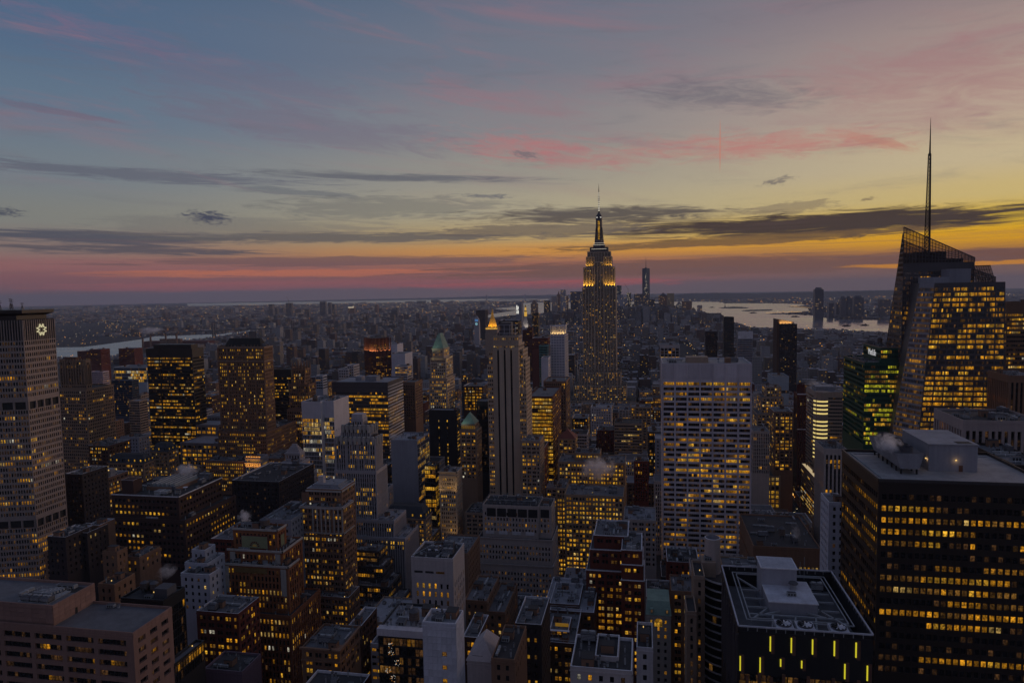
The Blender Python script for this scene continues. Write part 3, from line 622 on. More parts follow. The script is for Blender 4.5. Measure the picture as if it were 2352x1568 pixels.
def sp_rounded(th, d):
    x0,x1,y0,y1,z0,z1 = d['T'][0]; rng = np.random.default_rng(5)
    for zz, o in ((z1+.1, .7), (z1-5.2, .45)):
        q = Q(); q.box(x0-o, x1+o-4, y0-o, y0-.02, zz-.8, zz, 'brown_stone', True); q.box(x1+.02, x1+o, y0+4, y1, zz-.8, zz, 'brown_stone', True)
        q.box(x1-4+o*0, x1+o, y0-o, y0+4-.02, zz-.8, zz, 'brown_stone', True); th.part('cornice', q)
    q = Q(); xc, yc = x1-4, y0+4
    for k in range(8): put(th, 'air_handler', x0+2.5+k*.9, y0+13, z1-1, .8, 4, 1.6)
def sp_panels(th, d):
    x0,x1,y0,y1,z0,z1 = d['T'][0]; q = Q(); rng = np.random.default_rng(3)
    me = {}
    def pan(w_, h_):
        k = (round(w_,2), round(h_,2))
        if k not in me:
            q = Q(); q.box(-w_/2, w_/2, -.1, 0, -h_/2, h_/2, 'white_panel', True); o = q.build('panel'); me[k] = o.data; bpy.data.objects.remove(o)
        return me[k]
    def put_p(cx, cy, cz, ang, w_, h_):
        o = bpy.data.objects.new('panel', pan(w_, h_)); COL.objects.link(o); o.parent = th.o; o.location = (cx-th.loc[0], cy-th.loc[1], cz-th.loc[2]); o.rotation_euler = (0,0,ang)
    nx, ny, hh = 7, 6, 2.3; wx, wy = (x1-x0)/nx, (y1-y0)/ny; nz = 14
    for j in range(nz):
        z = z1 - .3 - (j+.5)*hh
        for i in range(nx):
            if i == 4 and j >= 3:
                lit = {4:'lit_dim', 6:'lit_orange', 8:'lit_amber', 10:'lit_amber', 12:'lit_orange'}.get(j)
                if lit: window_obj(th.o, th.loc, (x0+(i+.5)*wx, y0-.03, z), 0., wx-.1, hh*.62, lit, 'spandrel_dark')
                if lit: continue
            put_p(x0+(i+.5)*wx, y0-.01, z, 0., wx-.07, hh-.07)
        for i in range(ny): put_p(x1+.01, y0+(i+.5)*wy, z, math.pi/2, wy-.07, hh-.07)
    q = Q(); q.box(x0+2.2, x0+6, y0+3, y1-3, z1-1, z1+.2, 'dark_steel2'); th.part('plant_unit', q)
    for k in range(5): put(th, 'vent_stack', x0+2.5+k*.9, y0+4.5+(k%2)*1.5, z1+.2, 1., 1., .8)
def sp_fans(th, d):
    x0,x1,y0,y1,z0,z1 = d['T'][0]
    for k in range(4): fan(th, x0+6.5+(k%2)*3.4, y0+6+(k//2)*5.4, z1+1.0, 1.5, 'coping', 6)
    q = Q(); q.box(x0+4.5, x0+12, y0+3.8, y0+14, z1-1, z1+.98, 'dark_steel2'); th.part('cooling_unit', q)
    put(th, 'air_handler', x0+14.5, y0+7, z1-1, 3.4, 4, 1.8); q = Q()
    for j in range(3): q.box(x0+1.5+j*5.2, x0+5.5+j*5.2, y0-.04, y0+.0-.01, z1-7.4, z1-6.4, 'lit_dim' if j == 2 else 'sooty')
    th.part('louvre', q)
    q = Q(); q.bar((x0+.4,y0+.4,z1+.3), (x0+8,y0+13,z1+2.2), .25, 'steel'); th.part('gantry_arm', q)
def sp_penthouse(th, d):
    a, b_ = d['T'][0], d['T'][1]; x0,x1,y0,y1 = a[0]+.4, a[1]-.2, a[2]-1.2, a[3]-5; z = b_[5]-1
    for k in range(3):
        xx = x0 + (x1-x0)*(k+.5)/3; window_obj(th.o, th.loc, (xx, a[2]-.12, z+2.2), 0., 2.0, 2.3, 'lit_amber' if k else 'lit_dim', 'coping')
    q = Q(); q.box(a[0]-.5, a[1]+.5, a[2]-1.4, a[2]-.02, a[5]-.1, a[5]+.25, 'coping', True); th.part('canopy', q)
    q = Q(); q.box(a[0]+2.4, a[1]-.3, a[2]+3, a[2]+3.2, a[5]+.3, a[5]+1.9, 'lit_gold'); th.part('lit_clerestory', q)
    q = Q(); rail(q, b_[0]+.2, b_[1]-.2, b_[2]+.2, b_[3]-.2, b_[5], 1., 'coping', 4); th.part('railing', q)
def sp_coping(th, d):
    q = Q()
    for t in d['T']:
        x0,x1,y0,y1,z0,z1 = t; q.box(x0-.3, x1+.3, y0-.35, y0-.03, z1-.35, z1+.15, 'coping'); q.box(x1+.03, x1+.3, y0-.35, y1, z1-.35, z1+.15, 'coping')
    th.part('coping', q)
    t = d['T'][3]
    for k in range(4): put(th, 'duct', t[0]+5, t[2]+3+k*2.2, t[5]-1, 5, 1.1, 1.6)
def sp_beaux(th, d):
    x0,x1,y0,y1,z0,z1 = d['T'][0]; q = Q()
    q.add([[(x0-.3,y0-.3,z1+.1),(x1+.3,y0-.3,z1+.1),(x1-.5,y0+3.5,z1+5.6),(x0+.5,y0+3.5,z1+5.6)], [(x0+.5,y0+3.5,z1+5.6),(x1-.5,y0+3.5,z1+5.6),(x1-.5,y1,z1+5.2),(x0+.5,y1,z1+5.2)]], 'copper'); th.part('mansard_roof', q)
    for k in (2, 9.2):
        th.box('dormer', x0+k, x0+k+1.4, y0-.2, y0+2.4, z1+1., z1+3., 'copper'); window_obj(th.o, th.loc, (x0+k+.7, y0-.22, z1+2), 0., .9, 1.4, 'lit_dim', 'coping')
    cx = (x0+x1)/2; q = Q()
    for k in range(8):
        a0, a1 = math.pi*k/8, math.pi*(k+1)/8; P = lambda r, a, dy=0: (cx+r*math.cos(a), y0-.42+dy, z1-3.4+r*math.sin(a))
        q.add([[P(2.1,a0), P(3.1,a0), P(3.1,a1), P(2.1,a1)], [P(3.1,a0), P(3.1,a0,.4), P(3.1,a1,.4), P(3.1,a1)]], 'pale_stone')
    th.part('arch_surround', q); q = Q()
    for k in range(8):
        a0, a1 = math.pi*k/8, math.pi*(k+1)/8; P = lambda r, a: (cx+r*math.cos(a), y0-.1, z1-3.4+r*math.sin(a))
        q.add([[P(.2,a0+.02), P(1.95,a0+.05), P(1.95,a1-.05), P(.2,a1-.02)]], 'lit_gold' if k % 3 else 'lit_amber', np.array([[[0,0],[.99,0],[.99,.99],[0,.99]]])+k*5)
    for k in range(3): q.add([[(cx-1.9+k*1.3,y0-.1,z1-5.6),(cx-.8+k*1.3,y0-.1,z1-5.6),(cx-.8+k*1.3,y0-.1,z1-3.6),(cx-1.9+k*1.3,y0-.1,z1-3.6)]], 'lit_gold', np.array([[[0,0],[.99,0],[.99,.99],[0,.99]]])+k*9)
    th.part('arched_window', q)
def sp_curved(th, d):
    # curved glass bow with a pale band at each floor, and the drum above
    cx, cy, r = 34., 291., 12.; z1 = 132.5; a0, a1, n = math.pi*.98, math.pi*1.5, 12; A = np.linspace(a0, a1, n+1)
    P = lambda a, z, k=0.: (cx+(r+k)*math.cos(a), cy+(r+k)*math.sin(a), z)
    for j in range(20):
        zt = z1 - j*3.4; q = Q(); g = Q()
        for i in range(n):
            q.add([[P(A[i],zt-.55,.35), P(A[i+1],zt-.55,.35), P(A[i+1],zt,.35), P(A[i],zt,.35)], [P(A[i],zt,.35), P(A[i+1],zt,.35), P(A[i+1],zt,-.3), P(A[i],zt,-.3)], [P(A[i],zt-.55,-.3), P(A[i+1],zt-.55,-.3), P(A[i+1],zt-.55,.35), P(A[i],zt-.55,.35)]], 'coping')
            m = 'glass_dark' if (i*7+j*5) % 23 else 'lit_dim'
            g.add([[P(A[i],zt-3.4), P(A[i+1],zt-3.4), P(A[i+1],zt-.5), P(A[i],zt-.5)]], m, np.array([[[0,0],[.99,0],[.99,.99],[0,.99]]])+i+j*20)
        th.part('balcony_band', q); th.part('window_band', g)
    q = Q()
    for i in range(n): q.add([[(cx,cy,z1), P(A[i],z1), P(A[i+1],z1), (cx,cy,z1)]], 'roof_dark')
    th.part('bow_roof', q)
    q = Q(); ccx, ccy = 27.2, 291.; q.frustum(ccx, ccy, 131, 147.2, 3.2, 3.2, 24, 'limestone_grey', cap=False); q.frustum(ccx, ccy, 147.1, 147.25, 3.25, 2.8, 24, 'coping', cap=False); q.frustum(ccx, ccy, 143.0, 147.2, 2.8, 2.85, 24, 'grey_panel', cap=False)
    q.frustum(ccx, ccy, 143.2, 145.2, 2.8, .1, 24, 'rust', cap=False); th.part('drum', q)
    th.box('stair_tower', 22.6, 28.0, 285.5, 294, 80, 138.5, 'tan_stone'); put(th, 'air_handler', 25.2, 289, 138.5, 3, 3, 1.5)
def sp_gem(th, d):
    x0,x1,y0,y1,z0,z1 = d['T'][0]; zr = z1 - 6.5
    q = Q()
    for t_, (a, b_) in enumerate((((x0,y0),(x1,y0)), ((x1,y0),(x1,y1)), ((x1,y1),(x0,y1)), ((x0,y1),(x0,y0)))):
        q.bar((*a, z1+.35), (*b_, z1+.35), .4, 'roof_bright')
        L = math.dist(a, b_); n = int(L/2.6)
        for i in range(n+1):
            x, y = a[0]+(b_[0]-a[0])*i/n, a[1]+(b_[1]-a[1])*i/n; q.bar((x,y,z1-1), (x,y,z1+.3), .22, 'steel')
    th.part('parapet_rail', q)
    # window washing track inside the parapet
    q = Q(); i_ = 3.2; rail_ = [(x0+i_,y0+i_*1.6),(x1-i_,y0+i_*1.6),(x1-i_,y1-i_),(x0+i_,y1-i_)]
    for dd in (0, 1.2):
        c = [(x0+i_+dd,y0+6.5+dd),(x1-i_-dd,y0+6.5+dd),(x1-i_-dd,y1-i_-dd),(x0+i_+dd,y1-i_-dd)]
        for k in range(4): q.bar((*c[k], z1-.6), (*c[(k+1)%4], z1-.6), .3, 'steel')
    th.part('track', q)
    bx0, bx1, by0, by1 = x0+11.2, x0+25.5, y0+15.5, y0+32.
    th.box('plant_room', bx0, bx1, by0, by1, zr, z1+1.2, 'grey_panel'); th.box('plant_room_roof', bx0-.25, bx1+.25, by0-.25, by1+.25, z1+1.203, z1+1.5, 'coping')
    th.box('plant_room_floor', bx0+.1, bx1-.1, by0+.1, by1-.1, z1+1.5, z1+1.56, 'roof_bright')
    th.box('lift_house', bx0-.4, bx0+10.6, by0+12.6, by1+5.5, zr, z1+7.0, 'grey_panel'); th.box('lift_house_roof', bx0-.7, bx0+10.9, by0+12.3, by1+5.8, z1+7.003, z1+7.4, 'coping'); th.box('lift_house_deck', bx0-.3, bx0+10.5, by0+12.7, by1+5.4, z1+7.4, z1+7.46, 'roof_bright')
    put(th, 'air_handler', bx0+7.5, by0+5, z1+1.55, 2.8, 1.4, 1.2); put(th, 'vent_stack', bx0+9, by0+10, z1+1.55, 3.2, 3.2, 2.4); put(th, 'cooling_tower', bx1+4, by1+3, zr+4, 4, 2, 3)
    def beam(a, b_): q = Q(); q.bar(a, b_, .5, 'steel'); th.part('roof_beam', q)
    zc = z1 - 1.6
    for k in range(3): y = by0 + 2 + k*6.3; beam((x0+4.5,y,zc), (bx0,y,zc)); beam((bx1,y,zc), (x1-4.5,y,zc))
    beam((x0+4.5,y1-5,zc), (bx0,by1-3,zc)); beam((x1-4.5,y1-5,zc), (bx1,by1-1,zc)); beam((x0+4.5,y0+8,zc), (bx0,by0+2,zc)); beam((x1-4.5,y0+8,zc), (bx1,by0+4,zc))
    beam((x0+4.5,y0+12.5,zc), (x1-4.5,y0+12.5,zc)); beam((x0+4.5,y0+1.5,zc), (x1-4.5,y0+1.5,zc))
    for xx in (.32, .5, .66): beam((x0+(x1-x0)*xx-2,y0+1.6,zc), (x0+(x1-x0)*xx,y0+12.5,zc))
    beam((bx0+3,by0,zc), (x0+9,y0+12.5,zc)); beam((bx1-3,by0,zc), (x1-9,y0+12.5,zc))
    th.box('lower_deck', x0+1, x1-1, y0+1, y1-1, zr-.3, zr-.05, 'roof_grey')
    for k, xx in enumerate((13.3, 19.2, 28.4)):
        th.box('fan_deck', x0+xx-2.5, x0+xx+2.5, y0+.9, y0+6.1, z1-1.2, z1+.1, 'roof_bright'); fan(th, x0+xx, y0+3.5, z1+.1, 2.0, 'coping', 9)
    # glowing fins and bronze fins on the front
    for row, (zt, xs) in enumerate(((z1-2.2, (8.9, 14.7, 20.5, 26.4, 32.2)), (z1-8.8, (.5, 6.1, 11.8, 17.6, 29.3, 35.3)), )):
        for i, xx in enumerate(xs):
            if x0+xx > x1-.2: continue
            h = 4.4 if not (row == 1 and i in (2, 3)) else 2.2
            th.box('light_fin', x0+xx-.16, x0+xx+.16, y0-.3, y0-.02, zt-h, zt, 'glow_yellow')
            th.box('bronze_fin', x0+xx+.2, x0+xx+1.1, y0-.55, y0-.03, zt-h-.6, zt+.5, 'rust')
    for i in range(10): th.box('bronze_fin', x0+2+i*3.4, x0+2.9+i*3.4, y0-.5, y0-.03, z1-22, z1-14.5+(i%2)*1.2, 'rust')
    q = Q(); q.add([[(x0+.3+i*1.93,y0-.05,z1-21.5),(x0+2.1+i*1.93,y0-.05,z1-21.5),(x0+2.1+i*1.93,y0-.05,z1-16.2),(x0+.3+i*1.93,y0-.05,z1-16.2)] for i in range(18)], 'lit_dim', np.stack([np.array([[0,0],[.99,0],[.99,.99],[0,.99]])+i*3 for i in range(18)])); tag(th.part('lit_lobby_band', q), kind='stuff')
    # a faceted rib at each bay of the left side
    for i in range(14): th.box('bronze_fin', x0-.4, x0-.02, y0+1.5+i*3.1, y0+2.1+i*3.1, z1-26-(i%3)*3, z1-3-(i%2)*4, 'dark_steel')
    q = Q(); q.bar((bx0+16,y1-3,z1-2), (bx0+16,y1-3,z1+6), .15, 'steel'); q.bar((x0+26,y1-2.5,z1-1), (x0+26,y1-2.5,z1+4), .12, 'steel'); th.part('mast', q)
def sp_slab1166(th, d):
    x0,x1,y0,y1,z0,z1 = d['T'][0]; z = z1-1
    th.box('plant_house', x0+21.7, x0+37.6, y0+17, y0+43, z, z+9.5, 'grey_panel'); th.box('plant_house_roof', x0+21.4, x0+37.9, y0+16.7, y0+43.3, z+9.503, z+9.9, 'roof_pale'); th.box('well_shade', x0+31.5, x0+36.5, y0+18, y0+22, z+9.9, z+9.95, 'sooty')  # flat dark sheet on the plant house paints the shade of a roof well
    q = Q(); a, b_, c, e = x0+8.6, x0+17.6, y0+11, y0+41                         # cooling tower with battered sides
    q.add([[(a+2,c,z+2),(b_-1,c,z+2),(b_+.5,c,z+7.5),(a,c,z+7.5)], [(b_-1,c,z+2),(b_-1,e,z+2),(b_+.5,e,z+7.5),(b_+.5,c,z+7.5)], [(a+2,e,z+2),(a+2,c,z+2),(a,c,z+7.5),(a,e,z+7.5)], [(b_-1,e,z+2),(a+2,e,z+2),(a,e,z+7.5),(b_+.5,e,z+7.5)], [(a,c,z+7.5),(b_+.5,c,z+7.5),(b_+.5,e,z+7.5),(a,e,z+7.5)]], ['roof_pale']*4+['dark_steel2'])
    th.part('cooling_tower', q)
    for k in range(6):
        q = Q(); q.frustum(a+4.6, c+3+k*4.8, z+7.5, z+9.4, 2.1, 2.2, 14, 'dark_steel2', cap=False); q.frustum(a+4.6, c+3+k*4.8, z+8., z+8.1, 2., 2., 14, 'sooty'); th.part('fan_cowl', q)
    for k in range(7):
        for xx in (a+2.3, b_-1.6): q = Q(); q.box(xx-.25, xx+.25, c+.5+k*4.8, c+1+k*4.8, z, z+2.2, 'sooty'); th.part('support_leg', q)
    for (xx, yy, zz) in ((x0+21.5, y0+19, z+4), (x0+30.6, y0+16.85, z+4)):
        th.box('wall_lamp', xx-.25, xx+.25, yy-.2, yy, zz, zz+.4, 'glow_warm')
        l = bpy.data.lights.new('wall_lamp_light', 'POINT'); l.energy = 22; l.color = (1.,.6,.25); l.shadow_soft_size = .3; o = bpy.data.objects.new('wall_lamp_light', l); COL.objects.link(o); o.parent = th.o; o.location = (xx-th.loc[0], yy-.8-th.loc[1], zz-th.loc[2])
    th.box('plant_door', x0+31.6, x0+32.9, y0+16.9, y0+16.98, z, z+2.3, 'rust')
    q = Q(); q.box(x0-.25, x1, y0-.25, y0-.02, z1-.9, z1+.1, 'dark_metal'); q.box(x0-.25, x0-.02, y0-.25, y1, z1-.9, z1+.1, 'dark_metal'); th.part('parapet_trim', q)
    q = Q(); q.box(x0+2.2, x0+3.0, y0+3, y1-3, z, z+.3, 'steel'); q.box(x0+3.2, x1-2, y1-4, y1-3.2, z, z+.3, 'steel'); th.part('track', q)
def sp_crown42(th, d):
    t, u = d['T'][0], d['T'][1]
    for k in range(3): th.box('roof_step', t[0]+1+k*1.2, t[1]-1-k*1.2, t[2]+1+k, t[3]-1-k, t[5]-.9+k*.9, t[5]+k*.9, 'roof_pale')
    q = Q(); q.box(t[0]+5, t[0]+8.5, t[2]+6, t[2]+9, t[5]+1.7, t[5]+6, 'pale_concrete'); th.part('chimney', q)
    for tt, zz in ((t, 1.0), (u, .4), (u, 16.)):
        q = Q(); q.box(tt[0]-.5, tt[1]+.5, tt[2]-.55, tt[2]-.02, tt[5]-zz-.9, tt[5]-zz, 'pale_stone'); q.box(tt[1]+.02, tt[1]+.5, tt[2]-.55, tt[3], tt[5]-zz-.9, tt[5]-zz, 'pale_stone'); th.part('cornice', q)
    for k in range(8):
        xx = u[0]+8+k*2.75; th.box('pilaster', xx, xx+.8, u[2]-.4, u[2]-.03, u[5]-15.9, u[5]-1.4, 'pale_stone')
    q = Q(); q.box(t[0]-.02-4.5, t[0]-.03, t[2]+2, t[3]-1, u[5]-1, u[5]+6, 'brown_brick'); q.add([[(t[0]-5,t[2]+1.5,u[5]+6),(t[0],t[2]+1.5,u[5]+9),(t[0],t[3],u[5]+9),(t[0]-5,t[3],u[5]+6)]], 'roof_pale'); th.part('lean_to', q)
def sp_deco(th, d):
    t = d['T']
    th.box('plant_cube', t[0][0]+.5, t[0][1]-.5, t[0][2]+.4, t[0][3]-.4, t[0][5]-1, t[0][5]+3.2, 'pale_stone2')
    for tt, n, h in ((t[1], 7, 3.2), (t[2], 9, 3.0)):                # fluted crown blocks along the parapets
        for k in range(n):
            xx = tt[0] + (tt[1]-tt[0])*(k+.5)/n; q = Q(); q.frustum(xx, tt[2]-.2, tt[5]-4.5, tt[5]+1.2, 1.15, 1.25, 8, 'pale_stone'); th.part('crown_block', q)
        for k in range(3):
            yy = tt[2] + (tt[3]-tt[2])*(k+.5)/3; q = Q(); q.frustum(tt[1]+.2, yy, tt[5]-4.5, tt[5]+1.2, 1.15, 1.25, 8, 'pale_stone'); th.part('crown_block', q)
    for k in range(8):
        xx = t[2][0] + (t[2][1]-t[2][0])*k/7; th.box('pier', xx-.35, xx+.35, t[2][2]-.6, t[2][2]-.03, t[3][5]-30, t[2][5]-1, 'pale_stone2')
def sp_limestone(th, d):
    t, t2, u, v, w_ = d['T']
    th.box('louvre', t2[0]+1.5, t2[1]-1.5, t2[2]-.1, t2[2]-.02, t2[5]-8.2, t2[5]-2.4, 'spandrel_dark')
    q = Q()
    for k in range(5): q.box(t[0]+3+k*7.3, t[0]+9.4+k*7.3, t[2]-.1, t[2]-.02, t[5]-8.2, t[5]-2.4, 'spandrel_dark')
    th.part('louvre', q)
    for k in range(4): th.box('pale_shutter', t[0]+2+k*9.4, t[0]+8+k*9.4, t[2]-.35, t[2]-.05, u[5]+1.2, u[5]+3.6, 'coping')
    for tt in (u, v, w_):
        q = Q(); q.box(tt[0]-.4, tt[1]+.4, tt[2]-.45, tt[2]-.02, tt[5]-.7, tt[5]+.1, 'limestone_grey'); q.box(tt[1]+.02, tt[1]+.4, tt[2]-.45, tt[3], tt[5]-.7, tt[5]+.1, 'limestone_grey'); th.part('cornice', q)
    for k in range(8):
        q = Q(); xx = t[0]+5+k*4.3; q.frustum(xx, t[2]+5, t[5]-1, t[5]+1.4, 1.7, 1.7, 12, 'dark_steel2', cap=False); q.frustum(xx, t[2]+5, t[5]+.6, t[5]+.7, 1.65, 1.6, 12, 'sooty'); th.part('fan_cowl', q)
    q = Q(); rail(q, t[0]+.5, t[1]-.5, t[2]+.6, t[3]-.6, t[5], 1.6, 'steel', 3); q.bar((t[0]+2,t[2]+9,t[5]+.5), (t[1]-2,t[2]+9,t[5]+.5), .5, 'steel'); th.part('pipe_rack', q)
def sp_mansard(th, d):
    x0,x1,y0,y1,z0,z1 = d['T'][0]; h = 8. if d['key'] == 'mansard' else 7
    hip_roof(th, x0, x1, y0, y1, z1-.2, z1+h, 4.2, 'slate', 'mansard_roof', 'roof_dark')
    n = max(3, int((x1-x0)/6)); rng = np.random.default_rng(len(d['key']))
    for k in range(n):
        xx = x0 + (x1-x0)*(k+.5)/n; q = Q(); q.box(xx-.9, xx+.9, y0+.1, y0+3.4, z1+.6, z1+3.6, 'slate'); o = th.part('dormer', q)
        window_obj(th.o, th.loc, (xx, y0+.08, z1+2.1), 0., 1.3, 1.9, 'lit_gold' if rng.random() < .75 else 'glass_dark', 'spandrel_dark')
    for k in range(3):
        yy = y0 + (y1-y0)*(k+.5)/3; q = Q(); q.box(x1-3.4, x1-.1, yy-.9, yy+.9, z1+.6, z1+3.6, 'slate'); th.part('dormer', q)
        window_obj(th.o, th.loc, (x1-.08, yy, z1+2.1), math.pi/2, 1.3, 1.9, 'lit_gold', 'spandrel_dark')
    q = Q(); q.box(x0-.5, x1+.5, y0-.55, y0-.02, z1-1., z1-.25, d['mat']); q.box(x1+.02, x1+.5, y0-.55, y1, z1-1., z1-.25, d['mat']); th.part('cornice', q)
    if d['key'] == 'gc1':
        for k in range(8):
            xx = x0+4+k*4.2; q = Q(); n_ = 6
            for i in range(n_):
                a0, a1 = math.pi*i/n_, math.pi*(i+1)/n_; P = lambda a: (xx+1.1*math.cos(a), y0-.12, z1-9+1.1*math.sin(a)); q.add([[(xx,y0-.12,z1-9), P(a0), P(a1), (xx,y0-.12,z1-9)]], 'lit_gold', np.array([[[.2,.2],[.6,.2],[.6,.6],[.2,.6]]])+i+k*4)
            q.add([[(xx-1.1,y0-.12,z1-11.4),(xx+1.1,y0-.12,z1-11.4),(xx+1.1,y0-.12,z1-9),(xx-1.1,y0-.12,z1-9)]], 'lit_gold', np.array([[[0,0],[.99,0],[.99,.99],[0,.99]]])+k*3); th.part('arched_window', q)
def sp_ornate(th, d):
    x0,x1,y0,y1,z0,z1 = d['T'][0]
    for zz, o in ((z1+.2, .9), (z1-3.2, .5), (z1-14, .5)):
        q = Q(); q.box(x0-o, x1+o, y0-o, y0-.02, zz-.9, zz, d['mat'], True); q.box(x1+.02, x1+o, y0-o, y1, zz-.9, zz, d['mat'], True); th.part('cornice', q)
    for k in range(8):
        xx = x0 + (x1-x0)*k/7; th.box('pilaster', xx-.3, xx+.3, y0-.35, y0-.02, z1-13.8, z1-4.2, d['mat'])
    spot(th, (x0-4, y0-7, z1-20), (x0+6, y0, z1-5), (1.,.68,.3), 2600, 1.2, 80); spot(th, (x1+3, y0-7, z1-20), (x1-4, y0, z1-5), (1.,.68,.3), 2600, 1.2, 80)
    spot(th, (x1, y0-8, d['zv']+4), (x0+6, y0, d['zv']+24), (1.,.66,.28), 1800, 1.2, 80)
def sp_zig(th, d):
    t = d['T'][0]
    for k in range(5): th.box('roof_step', t[0]+k*1.1+.6, t[1]-k*1.1-.6, t[2]+k*.8+.5, t[3]-k*.8-.4, t[5]-1+k*1.6, t[5]+.6+k*1.6, 'pale_stone2')
    w_ = d['T'][3]
    for k in range(10):
        xx = w_[0] + (w_[1]-w_[0])*(k+.5)/10; q = Q(); q.frustum(xx, w_[2]-.5, w_[5]-13, w_[5]-2, .5, .45, 8, 'pale_stone2'); th.part('column', q)
    for tt in d['T']:
        q = Q(); q.box(tt[0]-.5, tt[1]+.5, tt[2]-.9, tt[2]-.02, tt[5]-1.4, tt[5]-.4, 'pale_stone2'); th.part('cornice', q)
def sp_skylight(th, d):
    x0,x1,y0,y1,z0,z1 = d['T'][0]; z = z1-1
    a, b_, c, e = x0+15, x0+35, y0+15, y0+38
    th.box('skylight_base', a-1, b_+1, c-1, e+1, z, z+2.2, 'brown_brick'); n = 6; w_ = (b_-a)/n
    for k in range(n):                                             # ridges of the saw tooth skylight, one part each
        xa = a+k*w_; q = Q(); q.add([[(xa,c,z+2.2),(xa+w_*.7,c,z+4.4),(xa+w_*.7,e,z+4.4),(xa,e,z+2.2)], [(xa+w_*.7,c,z+4.4),(xa+w_-.05,c,z+2.2),(xa+w_-.05,e,z+2.2),(xa+w_*.7,e,z+4.4)], [(xa,c,z+2.2),(xa+w_-.05,c,z+2.2),(xa+w_*.7,c,z+4.4),(xa+w_*.7,c,z+4.4)]], 'glass_roof'); q.bar((xa+w_*.7,c,z+4.5), (xa+w_*.7,e,z+4.5), .2, 'coping'); th.part('skylight_ridge', q)
    th.box('lift_house', x0+4, x0+12.5, y0+4, y0+12, z, z+9, 'dark_brown_brick'); q = Q(); rail(q, x0+4, x0+12.5, y0+4, y0+12, z+8.6, .6, 'coping', 20); th.part('lift_house_coping', q)
    for k in range(2): put(th, 'duct', x0+31, y0+6+k*3, z, 9, 2, 2.4)
    for k in range(3): put(th, 'vent_stack', x0+39+k*1.6, y0+9, z, 2., 2., 3.2)
    q = Q(); q.frustum(x0+41, y0+16, z+1.6, z+2.4, .3, 1.6, 10, 'coping'); q.bar((x0+41,y0+16,z), (x0+41,y0+16,z+1.8), .4, 'steel'); th.part('dish', q)
    q = Q(); q.box(x0-.3, x1+.3, y0-.3, y0-.02, z1-.5, z1+.2, 'coping'); q.box(x1+.02, x1+.3, y0-.3, y1, z1-.5, z1+.2, 'coping'); th.part('coping', q)
    put(th, 'cooling_tower', x0+38, y0+41, z, 9, 4, 5); put(th, 'air_handler', x0+8, y0+34, z, 5, 6, 3)
def sp_grace(th, d):
    x0,x1,y0,y1,z0,z1 = d['T'][0]
    n = 7; w_ = (x1-x0)/n
    for k in range(n+1):                                           # the white piers between the bays
        xx = x0 + k*w_; th.box('pier', max(x0, xx-.5), min(x1, xx+.5), y0-.6, y0-.02, d['zv'], z1-.3, 'travertine')
    for k in range(n): th.box('top_panel', x0+k*w_+.56, x0+(k+1)*w_-.56, y0-.22, y0-.02, z1-11.6, z1-.3, 'travertine')
    q = Q(); q.box(x0-.02, x1+.02, y0-.6, y0-.56, z1-12.6, z1-12., 'sooty'); 
    th.box('penthouse', x0+18, x0+34, y0+10, y0+22, z1-1, z1+3.4, 'tan_stone'); th.box('plant_room', x0+46, x0+50, y0+8, y0+14, z1-1, z1+3, 'brown_stone'); put(th, 'cooling_tower', x0+52, y0+20, z1-1, 9, 5, 3.4); put(th, 'air_handler', x0+8, y0+12, z1-1, 6, 4, 2.2)
    put(th, 'vent_stack', x0+41, y0+8, z1-1, 1.5, 1.5, 4.); put(th, 'duct', x0+10, y0+26, z1-1, 12, 1.2, 1.6)
def sp_chanin(th, d):
    t = d['T'][0]
    for k in range(10):                                            # the buttresses of the crown
        xx = t[0]+1.5+(t[1]-t[0]-3)*k/9; q = Q(); q.box(xx-.6, xx+.6, t[2]-1.6, t[2]-.02, t[5]-26, t[5]-9, 'tan_brick2'); q.box(xx-.45, xx+.45, t[2]-.9, t[2]-.02, t[5]-9, t[5]+1.2, 'tan_brick2'); th.part('buttress', q)
    for k in range(3):
        yy = t[2]+1+(t[3]-t[2]-2)*k/2; q = Q(); q.box(t[1]+.02, t[1]+1.2, yy-.5, yy+.5, t[5]-26, t[5]-5, 'tan_brick2'); th.part('buttress', q)
    th.box('plant_house', t[0]+5, t[0]+20, t[2]+1.5, t[3]-.8, t[5]-1, t[5]+3, 'rust')
def sp_parkav(th, d):
    x0,x1,y0,y1,z0,z1 = d['T'][0]; th.box('plant_house', x0+6, x1-4, y0+4, y1-4, z1-1, z1+4.5, 'bronze')
    q = Q(); q.box(x0-.4, x0+15, y0-.4, y0-.02, z1-9, z1+.2, 'bronze'); th.part('parapet_screen', q); q = Q(); q.box(x0+16, x0+17.2, y0-.9, y0-.02, d['zv'], z1, 'bronze'); th.part('corner_fold', q)
def sp_lincoln(th, d):
    x0,x1,y0,y1,z0,z1 = d['T'][0]; hip_roof(th, x0+5, x1-4, y0+3, y1-3, z1-1, z1+8, 4, 'sooty', 'hipped_roof', 'roof_dark', 0.)
    for zz in (.3, 14.):
        q = Q(); q.box(x0-.6, x1+.6, y0-.7, y0-.07, z1-zz-1, z1-zz, 'tan_stone'); q.box(x1+.07, x1+.6, y0-.7, y1, z1-zz-1, z1-zz, 'tan_stone'); th.part('cornice', q)
    for k in range(6):
        xx = x0 + (x1-x0)*k/5; th.box('pier', xx-.7, xx+.7, y0-.5, y0-.08, d['T'][1][5], z1-1.4, 'brown_stone')
    for k in range(14): q = Q(); xx = x0+1+k*3.6; q.frustum(xx, y0-.1, z1+.2, z1+2.2, .5, .1, 4, 'brown_stone', cap=False); th.part('finial', q)
